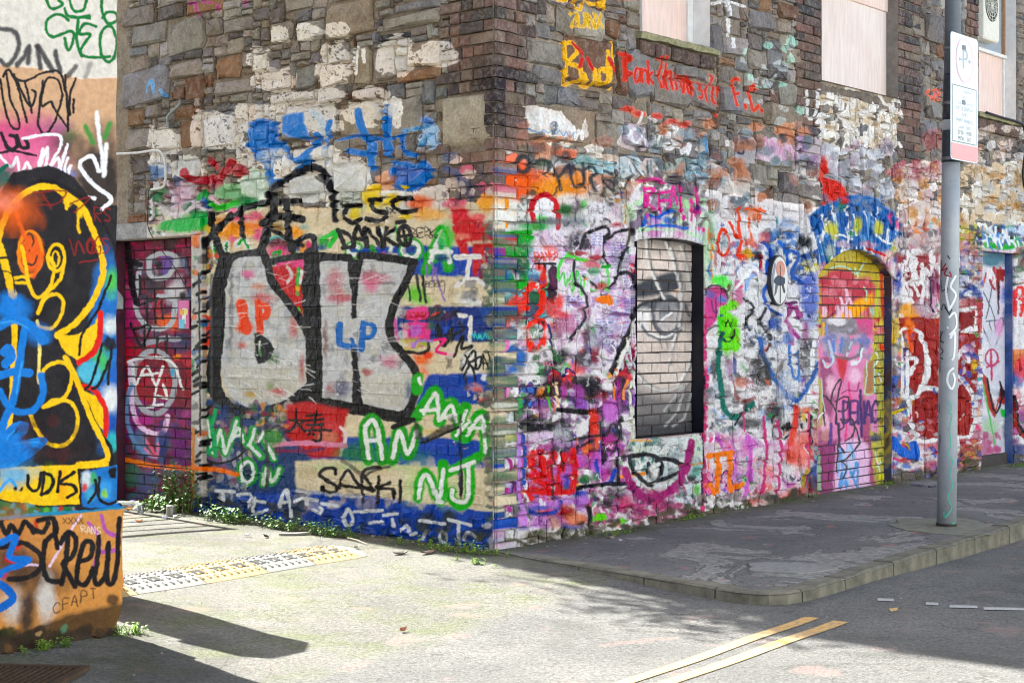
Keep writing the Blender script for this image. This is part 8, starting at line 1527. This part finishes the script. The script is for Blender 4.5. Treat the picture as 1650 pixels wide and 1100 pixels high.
for k in range(1, 5):
    b = MB(); R_ = aw*.40*k/4.4; b.tube([acp(aw/2+R_*math.cos(t), ah*.56+R_*math.sin(t), .088) for t in np.linspace(0, 2*math.pi, 25)], .004, 5); b.build('grille_ring', MAC, ACU)
for k in range(6):
    t = math.pi*k/6; b = MB(); b.tube([acp(aw/2-aw*.4*math.cos(t), ah*.56-aw*.4*math.sin(t), .09), acp(aw/2+aw*.4*math.cos(t), ah*.56+aw*.4*math.sin(t), .09)], .003, 5); b.build('grille_bar', MAC, ACU)
# conduit, cables, bent pipe
def wallrun(side, pts, rad, v, name, mat, label, cat):
    P = [W3(side, *(lambda q: (q[0], v, q[1]))(wpx(side, x, y))) for x, y in smooth(pts, 5)]; b = MB(); b.tube(P, rad, 8); return tag(b.build(name, mat, None, smooth=True), label, cat)
MCON = plain('white conduit', (206, 206, 204), .5, var=.2); MCAB = plain('black cable', (26, 26, 28), .6)
wallrun('L', [(185, 249), (225, 247), (258, 243), (268, 250), (272, 264), (273, 290), (268, 302), (250, 306)], .010, .035, 'conduit', MCON, 'thin white conduit bent round a corner on the stone wall above the doorway', 'conduit')
wallrun('L', [(247, 307), (246, 340), (247, 368), (262, 395), (290, 432), (312, 470)], .0035, .045, 'cable', MCAB, 'thin dark cable hanging down from the conduit across the side doorway', 'cable')
wallrun('L', [(297, 162), (296, 170), (281, 184), (277, 192), (279, 208)], .011, .04, 'bent_pipe', plain('weathered pipe', (130, 140, 140), .6, .3), 'short bent metal pipe sticking out of the upper stones of the side wall', 'pipe')
wallrun('R', [(1580, 182), (1605, 190), (1632, 198), (1641, 208), (1643, 240), (1639, 285), (1648, 330)], .012, .06, 'cable', MCAB, 'thick black cable running round the far window sill and down the wall', 'cable')
# small poster in the side doorway
pu0, pu1 = sorted((wpx('L', 288, 505, -OL['d'])[0], wpx('L', 307, 505, -OL['d'])[0])); pz0, pz1 = wpx('L', 297, 531, -OL['d'])[1], wpx('L', 297, 483, -OL['d'])[1]
PO = empty_at(thing('poster', 'small pink sticker poster pasted on the brickwork of the side doorway', 'poster', W3('L', (pu0+pu1)/2, -OL['d'], pz0)))
def pp(name, a, b_, c, d_, col, v): q = MB(); q.loft([[W3('L', pu0+(pu1-pu0)*x, -OL['d']+vv, pz0+(pz1-pz0)*z) for x, z in ((a, c), (b_, c), (b_, d_), (a, d_))] for vv in (v-.002, v)]); q.build(name, smat(name+' colour', col), PO)
pp('sheet', 0, 1, 0, 1, (40, 34, 44), .008); pp('pink_field', .06, .94, .04, .98, (214, 92, 160), .0095); pp('white_figure', .3, .62, .2, .72, (232, 230, 228), .011); pp('blue_patch', .4, .85, .05, .35, (90, 190, 214), .0118); pp('orange_patch', .45, .8, .5, .68, (236, 160, 60), .0126); pp('yellow_patch', .12, .4, .5, .7, (240, 220, 120), .0134)

# ================================================================== THINGS ON THE GROUND
# speed bump
b0, b1 = gp(200, 961), gp(617, 892); bd = unit(b1-b0); bn = H2((-bd[1], bd[0])); BW = .47
def bpar(x):                                              # distance along the front edge at photo column x
    k = (x-825)/F; M = np.array([[bd[0], -k], [bd[1], -1.0]]); s = np.linalg.solve(M, -b0); return s[0]
cuts = [bpar(x) for x in (120, 223, 334, 434, 510)]; cuts = [cuts[0]-.8]+cuts; endp = bpar(612)
SB = empty_at(thing('speed_bump', 'yellow and white studded rubber speed ramp lying across the alley mouth', 'speed bump', (*b0, 0)))
MSY = paintmat('yellow ramp paint', (190, 158, 96)); MSWt = paintmat('pale ramp paint', (134, 133, 126)); MSTUD = plain('black rubber', (40, 38, 36), .8)
def prof(s, k=1.0): return .048*k*math.sin(math.pi*min(max(s, 0), 1))**.8
def BP(a, s, h): p = b0+bd*a+bn*(BW*s); return (p[0], p[1], zg(p[0], p[1])+.003+h)
for k in range(len(cuts)):
    a0 = cuts[k]; a1 = cuts[k+1] if k+1 < len(cuts) else endp-.17; S = np.linspace(0, 1, 11); rings = []
    for a in np.linspace(a0+.003, a1-.003, 7): rings.append([BP(a, s, prof(s)) for s in S]+[BP(a, s, -.02) for s in (1, 0)])
    b = MB(); b.loft(rings); sg = b.build('ramp_segment', MSY if k % 2 else MSWt, SB)
    t = MB(); nA = max(3, int((a1-a0)/.052))
    for i in range(nA):
        for j in range(7):
            s = .12+.76*j/6; a = a0+(a1-a0)*(i+.5+(.25 if j % 2 else -.25))/nA; w = .011
            q = [(a-w, s-.028), (a+w, s-.028), (a+w, s+.028), (a-w, s+.028)]
            t.loft([[BP(x, y, prof(y)) for x, y in q], [BP(x*.6+a*.4, y*.8+s*.2, prof(y)+.007) for x, y in q]])
    t.build('tread', MSY if k % 2 else MSWt, sg, kind='stuff')
    for i in range(3):
        for s in (.3, .62):
            a = a0+(a1-a0)*(i+.5+(.12 if s > .5 else -.12))/3; q = [(a-.036, s-.065), (a+.036, s-.065), (a+.036, s+.065), (a-.036, s+.065)]
            u_ = MB(); u_.loft([[BP(x, y, prof(y)-.004) for x, y in q], [BP(x, y, prof(y)+.0035) for x, y in q]]); u_.build('stud', MSTUD, sg)
b = MB(); rings = []
for t_ in np.linspace(0, 1, 7):
    a = endp-.17+.17*t_; k = math.sqrt(max(0, 1-t_*t_)); S = [.5+(s-.5)*max(k, .05) for s in np.linspace(0, 1, 11)]; rings.append([BP(a, s, prof(s0, k)) for s, s0 in zip(S, np.linspace(0, 1, 11))]+[BP(a, s, -.02) for s in (S[-1], S[0])])
b.loft(rings); b.build('end_cap', MSWt, SB)
# iron drain at the bottom left
dg = gp(18, 1094); DG = empty_at(thing('drain_grating', 'rusty ribbed iron grating let into the ground at the foot of the rendered wall', 'drain', (*dg, 0)))
MIR = plain('rusty iron', (84, 66, 50), .8, .3, var=.4); zz0 = zg(*dg)+.004
b = MB(); ax = unit((1, -.12))
for s, L, W, off in ((1, .5, .03, .2), (1, .5, .03, -.2)): b.box((*(dg+H2((-ax[1], ax[0]))*off), zz0+.008), L, W, .016, ax)
for off in (-.24, .24): b.box((*(dg+ax*off), zz0+.0085), .03, .4, .017, ax)
b.build('frame', MIR, DG)
for k in range(15): b = MB(); b.box((*(dg+ax*(-.21+.03*k)), zz0+.006), .012, .37, .012, ax); b.build('bar', MIR, DG)
b = MB(); b.box((*dg, zz0+.001), .46, .37, .002, ax); b.build('dark_pit', plain('dark pit', (20, 18, 16), .9), DG)

# plants
def leafmat(name, c1, c2):
    m = NT(name); m.vec = m.tc.outputs['Object']; oi = m.noise(34, 2); m.set(col=m.mix(m.ramp(oi, [(.35, 0.0), (.65, 1.0)]), L3(c1), L3(c2)), rough=.5, spec=.3)
    m.b.inputs['Subsurface Weight'].default_value = 0; return m.m
LM1 = leafmat('weed leaf', (66, 110, 34), (104, 150, 52)); LM2 = leafmat('dark weed leaf', (44, 84, 30), (78, 122, 44)); LM3 = leafmat('bright moss leaf', (96, 142, 38), (140, 176, 60)); MSTEM = plain('weed stem', (96, 104, 50), .7)
def leaf(b, p, d, L, w, droop, r):
    d = Vector(d).normalized(); s = d.cross(Vector((0, 0, 1))); s = s.normalized() if s.length > .01 else Vector((1, 0, 0)); up = s.cross(d)
    q0 = Vector(p); q1 = q0+d*L*.5+up*L*.06; q2 = q0+d*L-Vector((0, 0, droop*L)); wv = s*w*.5; tw = up*(w*.12)
    b.add([tuple(q0), tuple(q1-wv+tw), tuple(q1), tuple(q1+wv+tw), tuple(q2)], [(0, 2, 1), (0, 3, 2), (1, 2, 4), (2, 3, 4)])
def weed(name, label, base, h, spread, n, L, lm, seed, group='weeds along the feet of the walls', along=None, cat='weed'):
    r = random.Random(seed); root = empty_at(thing(name, label, cat, (base[0], base[1], zg(*base)), group)); fol = MB(); stm = MB(); al = H2(along) if along is not None else H2((1, 0)); pe = H2((-al[1], al[0]))
    for k in range(n):
        off = al*r.gauss(0, spread[0]*.5)+pe*r.gauss(0, spread[1]*.5); p = H2(base)+off; z0 = zg(*p)-.005; hh = h*r.uniform(.35, 1.05); top = (p[0]+r.gauss(0, .22)*hh, p[1]+r.gauss(0, .2)*hh-.05*hh, z0+hh)
        mid = tuple((H2((p[0], p[1], z0))+H2(top))/2+H2((r.uniform(-.02, .02), 0, .02*hh))); stm.tube([(p[0], p[1], z0), mid, top], [.0035*(h/.3)**.5, .0025, .0012], 4)
        m_ = max(4, int(7*hh/h+2))
        for i in range(m_):
            t = .18+.82*i/m_+r.uniform(-.05, .05); pt = H2((p[0], p[1], z0))*(1-t)+H2(top)*t; a = r.uniform(0, 6.28)
            leaf(fol, pt, (math.cos(a), math.sin(a), r.uniform(-.15, .7)), L*r.uniform(.6, 1.25), L*r.uniform(.42, .62), r.uniform(0, .35), r)
    stm.build('stem', MSTEM, root, kind='stuff'); fol.build('foliage', lm, root, fix=False, kind='stuff'); return root
al = DL
weed('weed_bush', 'tall leafy weed bush growing in front of the bricked-up side doorway', gp(292, 822), .36, (.32, .12), 46, .06, LM2, 1, along=al); weed('weed_bush', 'yellow green leafy weed low at the left of the doorway bush', gp(245, 824), .16, (.22, .08), 16, .06, LM1, 2, along=al)
weed('weed_plant', 'broad leaved weed at the foot of the wall just right of the doorway', gp(375, 842), .13, (.2, .06), 18, .06, LM1, 3, along=al); weed('weed_plant', 'small dark weed between doorway post and the broad leaved weed', gp(338, 838), .12, (.14, .05), 10, .035, LM2, 4, along=al)
weed('weed_plant', 'bushy green weed below the word THE at the wall foot', gp(455, 853), .10, (.28, .05), 34, .036, LM1, 5, along=al); weed('weed_plant', 'spreading green weed under the middle of the side wall', gp(533, 864), .10, (.3, .05), 32, .036, LM1, 6, along=al); weed('weed_plant', 'tiny sprig at the side wall foot left of the dead leaves', gp(640, 876), .06, (.1, .04), 6, .024, LM3, 7, along=al)
weed('weed_plant', 'low bright weed along the wall foot close to the building corner', gp(735, 889), .08, (.32, .05), 40, .03, LM3, 8, along=al); weed('weed_plant', 'little clump of weed standing out on the alley before the corner', gp(765, 908), .04, (.14, .06), 10, .024, LM3, 9, along=al); weed('weed_plant', 'small sprouts at the very corner of the stone building', gp(790, 893), .06, (.1, .04), 10, .024, LM3, 10, along=al)
weed('weed_plant', 'bright weed at the foot of the front wall below the magenta letters', gpx(995, 862), .05, (.2, .03), 18, .022, LM3, 11, along=DR); weed('weed_plant', 'bright weed at the foot of the front wall below the striped panel', gpx(1105, 838), .055, (.26, .03), 22, .022, LM3, 12, along=DR); weed('weed_plant', 'small weed at the front wall foot under the orange letters', gpx(1190, 822), .07, (.12, .03), 10, .022, LM2, 13, along=DR)
weed('weed_plant', 'small weed at the front wall foot near the pink vertical lines', gpx(1265, 808), .05, (.14, .03), 10, .022, LM3, 14, along=DR); weed('weed_plant', 'weed at the right foot of the pink bricked-up doorway', gpx(1431, 782), .06, (.12, .04), 10, .024, LM3, 15, along=DR); weed('weed_plant', 'moss weed at the foot of the wall beyond the far doorway', gpx(1643, 752), .06, (.2, .04), 12, .03, LM3, 16, along=DR)
weed('weed_plant', 'bright weed at the foot of the rendered corner', gp(212, 1021), .055, (.09, .05), 18, .024, LM3, 17, along=DR); weed('weed_plant', 'pale weed under the crumbling plinth of the rendered building', gp(70, 1048), .05, (.16, .03), 16, .024, LM3, 18, along=DR); weed('weed_plant', 'sprout in the crack of the plinth of the rendered building', gp(110, 1040), .05, (.05, .03), 7, .022, LM1, 19, along=DR)
# grass tuft by the kerb
gb = gp(1192, 962); GT = empty_at(thing('grass_tuft', 'tuft of green grass growing in the gutter at the rounded kerb corner', 'grass', (*gb, zg(*gb)))); b = MB(); r = random.Random(3)
for k in range(120):
    p = gb+unit(KB-KA)*r.gauss(-.02, .08)+unit((KB-KA)[::-1]*H2((1, -1)))*r.uniform(-.03, .05); L = r.uniform(.03, .09); a = r.uniform(0, 6.28); z0 = zg(*p); t = (p[0]+math.cos(a)*L*.7, p[1]+math.sin(a)*L*.7, z0+L*.75); s = H2((-math.sin(a), math.cos(a)))*.0025; m_ = (p[0]+math.cos(a)*L*.3, p[1]+math.sin(a)*L*.3, z0+L*.55)
    b.add([(p[0]-s[0], p[1]-s[1], z0), (p[0]+s[0], p[1]+s[1], z0), (m_[0]+s[0], m_[1]+s[1], m_[2]), (m_[0]-s[0], m_[1]-s[1], m_[2]), t], [(0, 1, 2, 3), (3, 2, 4)])
b.build('blades', LM2, GT, fix=False)

# litter
def lathe(b, c, prof_, axis=None, n=14):
    ax = Vector(axis or (0, 0, 1)).normalized(); s = ax.orthogonal().normalized(); t = ax.cross(s); rings = []
    for h, rr_ in prof_: rings.append([tuple(Vector(c)+ax*h+s*rr_*math.cos(2*math.pi*k/n)+t*rr_*math.sin(2*math.pi*k/n)) for k in range(n)])
    b.loft(rings)
MCLR = NT('clear plastic'); MCLR.set(col=(.9, .93, .95), rough=.08, trans=.85); MCLR = MCLR.m
def G3p(x, y, h=0.0): p = gp(x, y); return (p[0], p[1], zg(*p)+h)
p = G3p(193, 820, .034); t = empty_at(thing('plastic_bottle', 'clear crushed plastic drinks bottle lying by the doorway rubbish', 'bottle', (p[0], p[1], p[2]-.034)))
b = MB(); lathe(b, p, [(-.02, .0), (-.018, .028), (.02, .033), (.06, .029), (.10, .033), (.14, .03), (.165, .014), (.185, .012)], (.97, -.2, .03)); b.build('body', MCLR, t, smooth=True); q = Vector(p)+Vector((.97, -.2, .03)).normalized()*.185; b = MB(); lathe(b, q, [(0, .014), (.018, .014)], (.97, -.2, .03)); b.build('cap', smat('purple cap', (110, 70, 150)), t)
p = G3p(214, 815); b = MB(); lathe(b, p, [(0, .028), (.045, .022), (.046, .0)], (.1, 0, 1)); tag(b.build('plastic_cup', smat('purple plastic', (116, 74, 160)), None), 'small purple plastic pot among the rubbish beside the doorway', 'cup')
p = G3p(227, 828); b = MB(); lathe(b, p, [(0, .022), (.005, .023), (.062, .03), (.064, .026), (.008, .018)], (-.1, .1, 1)); tag(b.build('plastic_cup', MCLR, None, smooth=True), 'clear plastic cup standing beside the leafy weeds', 'cup')
p = G3p(275, 831); t = empty_at(thing('tin_can', 'grey open tin can standing under the weed bush', 'can', p)); b = MB(); lathe(b, p, [(0, .034), (.004, .036), (.07, .036), (.072, .033)], (.05, .05, 1), 18); b.build('can_body', plain('dull tin', (140, 140, 132), .45, .6), t, smooth=False); b = MB(); lathe(b, (p[0]+.003, p[1]+.003, p[2]+.0725), [(0, .036), (.004, .037), (.006, .034)], (.05, .05, 1), 18); b.build('rim', plain('tin rim', (176, 176, 170), .35, .7), t)
def scrap(x, y, L, W, col, label, cat='litter', name='litter_scrap', ang=None, th=.006, curl=.012, seed=0):
    r = random.Random(seed+int(x)); p = gp(x, y); a = ang if ang is not None else r.uniform(0, 3.1); d = H2((math.cos(a), math.sin(a))); n = H2((-d[1], d[0])); out = []
    for k in range(9): t_ = 2*math.pi*k/9; out.append((math.cos(t_)*L/2*r.uniform(.75, 1.1), math.sin(t_)*W/2*r.uniform(.75, 1.1)))
    b = MB(); z = zg(*p)+.002; f = lambda u, v, h: (p[0]+d[0]*u+n[0]*v, p[1]+d[1]*u+n[1]*v, z+h+curl*(u/L*2)**2+r.uniform(0, .004))
    b.loft([[f(u, v, 0) for u, v in out], [f(u*.96, v*.96, th) for u, v in out]]); return tag(b.build(name, plain('scrap', col, .7, var=.25), None), label, cat, 'scraps of litter' if name == 'litter_scrap' else None)
scrap(472, 862, .24, .06, (128, 126, 118), 'flat grey splinter of slate lying in front of the side wall weeds', 'slate', 'slate_piece', ang=.25, th=.012, curl=0)
for x, y, L, W, c, lb in ((266, 836, .05, .035, (206, 214, 226), 'crumpled pale blue scrap left of the white scrap by the doorway'), (283, 834, .05, .04, (236, 236, 232), 'crumpled white paper scrap by the doorway weeds'), (224, 841, .07, .04, (176, 96, 50), 'rusty brown scrap in the alley before the doorway rubbish'), (208, 822, .07, .03, (230, 150, 60), 'orange wrapper among the doorway rubbish'), (196, 828, .04, .03, (200, 150, 110), 'tan scrap left of the orange wrapper'), (398, 864, .05, .03, (210, 210, 206), 'white scrap on the soil below the broad leaved weed'), (430, 866, .05, .035, (44, 42, 40), 'dark dead leaf clump below the side wall'), (515, 872, .03, .02, (232, 232, 230), 'tiny white scrap below the spreading weed'), (645, 893, .12, .06, (58, 46, 38), 'dark brown dead leaves heaped by the wall left of the corner'), (690, 892, .16, .05, (74, 54, 42), 'long brown dead leaf pile by the weeds near the corner'), (715, 886, .06, .04, (150, 104, 60), 'orange brown leaf beside the dead leaf pile'), (575, 884, .05, .03, (150, 140, 120), 'tan twig scrap at the end of the speed ramp'),
                          (1000, 873, .03, .02, (214, 212, 206), 'white scrap on the pavement near the front wall'), (1262, 965, .05, .02, (206, 110, 80), 'red scrap in the gutter at the kerb corner'), (1240, 968, .05, .03, (220, 216, 206), 'pale scrap in the gutter beside the grass tuft'), (650, 1018, .05, .014, (150, 90, 60), 'small brown dead leaf on the bright road'), (1478, 783, .2, .1, (96, 100, 120), 'grey crumpled rag on the pavement against the red letters'), (1502, 786, .1, .05, (70, 72, 82), 'dark rag end beside the grey crumpled rag'), (985, 868, .1, .04, (130, 120, 104), 'broken stone chip at the foot of the front wall')):
    scrap(x, y, L, W, c, lb, curl=.02)
p0, p1 = G3p(560, 869, .012), G3p(592, 878, .006); b = MB(); b.tube([p0, tuple((H2(p0)+H2(p1))/2+H2((0, 0, .006))), p1], [.006, .005, .003], 6); tag(b.build('stick', plain('dry stick', (140, 128, 110), .8), None), 'thin dry stick lying by the side wall foot', 'stick')
r = random.Random(77)
b = MB()
for k in range(420):                                      # grit and crumbs nobody could count
    if k < 260: u = r.uniform(-.1, 3.6); q = C0+DL*u+NL*abs(r.gauss(.1, .16))
    elif k < 330: u = r.uniform(0, 8); q = C0+DR*u+NR*abs(r.gauss(.03, .12))
    else: q = gp(r.uniform(200, 1650), r.uniform(930, 1095))
    s = r.uniform(.003, .009)*(1.6 if r.random() < .12 else 1); z = zg(*q) if (q-C0)@NR < 0 or k > 330 else .006
    b.tint = L3((150, 146, 138)); a = r.uniform(0, 6); v = [(q[0]+s*math.cos(a+i*1.57)*r.uniform(.6, 1.3), q[1]+s*math.sin(a+i*1.57)*r.uniform(.6, 1.3), z-.001) for i in range(4)]+[(q[0], q[1], z+s*r.uniform(.5, 1))]; b.add(v, [(0, 1, 4), (1, 2, 4), (2, 3, 4), (3, 0, 4)])
b.build('grit', plain('grit', (150, 144, 132), .9, var=.5, scale=4), None, kind='stuff')

# the row across the street, behind the camera: its sunlit front throws light back on the walls in view
OB = C0+NR*10.6-DR*13; OBT = empty_at(thing('opposite_building', 'long pale rendered building across the street, facing the graffiti wall', 'building', (*OB, 0)))
def ob(u, v, z): p_ = OB+DR*u+NR*v; return (p_[0], p_[1], z)
b = MB(); b.loft([[ob(u, v, z) for u, v in ((0, 0), (30, 0), (30, 6), (0, 6))] for z in (-.3, 7.6)]); b.build('wall', plain('pale grey render', (208, 210, 212), .9, var=.12, scale=4), OBT)
b = MB(); b.loft([[ob(u, v, z) for u, v in ((-.2, -.2), (30.2, -.2), (30.2, 6.2), (-.2, 6.2))] for z in (7.6, 7.8)]); b.build('roof', plain('slate roof', (80, 82, 88), .8), OBT)
for k in range(9):
    for z in (1.0, 4.3):
        b = MB(); b.loft([[ob(u, v, z_) for u, z_ in ((1.4+3.2*k, z), (2.5+3.2*k, z), (2.5+3.2*k, z+1.7), (1.4+3.2*k, z+1.7))] for v in (.05, -.015)]); b.build('window', plain('dark glass', (40, 46, 54), .15), OBT)
# out of view behind the rendered building: the alley gate and a made-up box whose shadows reach the ground in view
g0 = H2((-3.29, 13.13)); gdv = unit((-.83, -.55)); GA = empty_at(thing('alley_gate', 'low dark metal bar gate standing in the alley behind the rendered building', 'gate', (*g0, 0)))
MGT = plain('black gate paint', (40, 40, 44), .5, .3)
for z, rr_ in ((1.86, .035), (1.62, .016), (1.38, .016), (1.15, .016), (.92, .016), (.7, .016), (.5, .016)): b = MB(); b.tube([(*g0, z), (*(g0+gdv*1.5), z)], rr_, 8); b.build('rail', MGT, GA)
for t_ in (0, 1.5): b = MB(); b.tube([(*(g0+gdv*t_), 0), (*(g0+gdv*t_), 1.9)], .03, 8); b.build('gate_post', MGT, GA)
bc = H2((-2.33, 8.82)); BN = empty_at(thing('shadow_caster_box', 'unseen cabinet-like box added behind the rendered building to cast a shadow', 'cabinet', (*bc, 0)))
MBN = plain('grey caster paint', (110, 116, 116), .5)
b2 = lambda w, d, z: [(*(bc+DR*x*w/2+NR*y*d/2), z) for x, y in ((-1, -1), (1, -1), (1, 1), (-1, 1))]
b = MB(); b.loft([b2(.36, .3, 0), b2(.36, .3, 1.5)]); b.build('caster_body', MBN, BN); b = MB(); b.loft([b2(.42, .36, 1.5), b2(.42, .36, 1.56), b2(.2, .2, 1.75)]); b.build('lid', MBN, BN)
# a made-up bush high on the side wall, out of view: its shade dapples the ground at the corner
bb0 = C0+DL*3.9; BU = empty_at(thing('shade_bush', 'unseen leafy bush added high on the side wall to dapple the ground with shade', 'bush', (*bb0, 5.0))); r = random.Random(44); fol = MB(); stm = MB()
for k in range(17):
    u = 3.6+r.gauss(0, .6); v = r.uniform(.08, .62); z = 4.95+r.uniform(0, 1.2); tip = C0+DL*u+NL*v; stm.tube([(*(bb0-NL*.05), 5.0+r.uniform(0, .5)), (*((bb0+tip)/2+NL*.1), (5+z)/2+.3), (*tip, z)], [.02, .012, .005], 5)
    for i in range(30):
        p_ = (tip[0]+r.gauss(0, .16), tip[1]+r.gauss(0, .16), z+r.gauss(0, .18)); a = r.uniform(0, 6.28); leaf(fol, p_, (math.cos(a), math.sin(a), r.uniform(-.6, .4)), r.uniform(.08, .15), r.uniform(.04, .06), .2, r)
stm.build('branches', MSTEM, BU, kind='stuff'); fol.build('foliage', LM2, BU, fix=False, kind='stuff')
print('objects', len(bpy.data.objects), 'done', round(time.time()-_T0, 1))
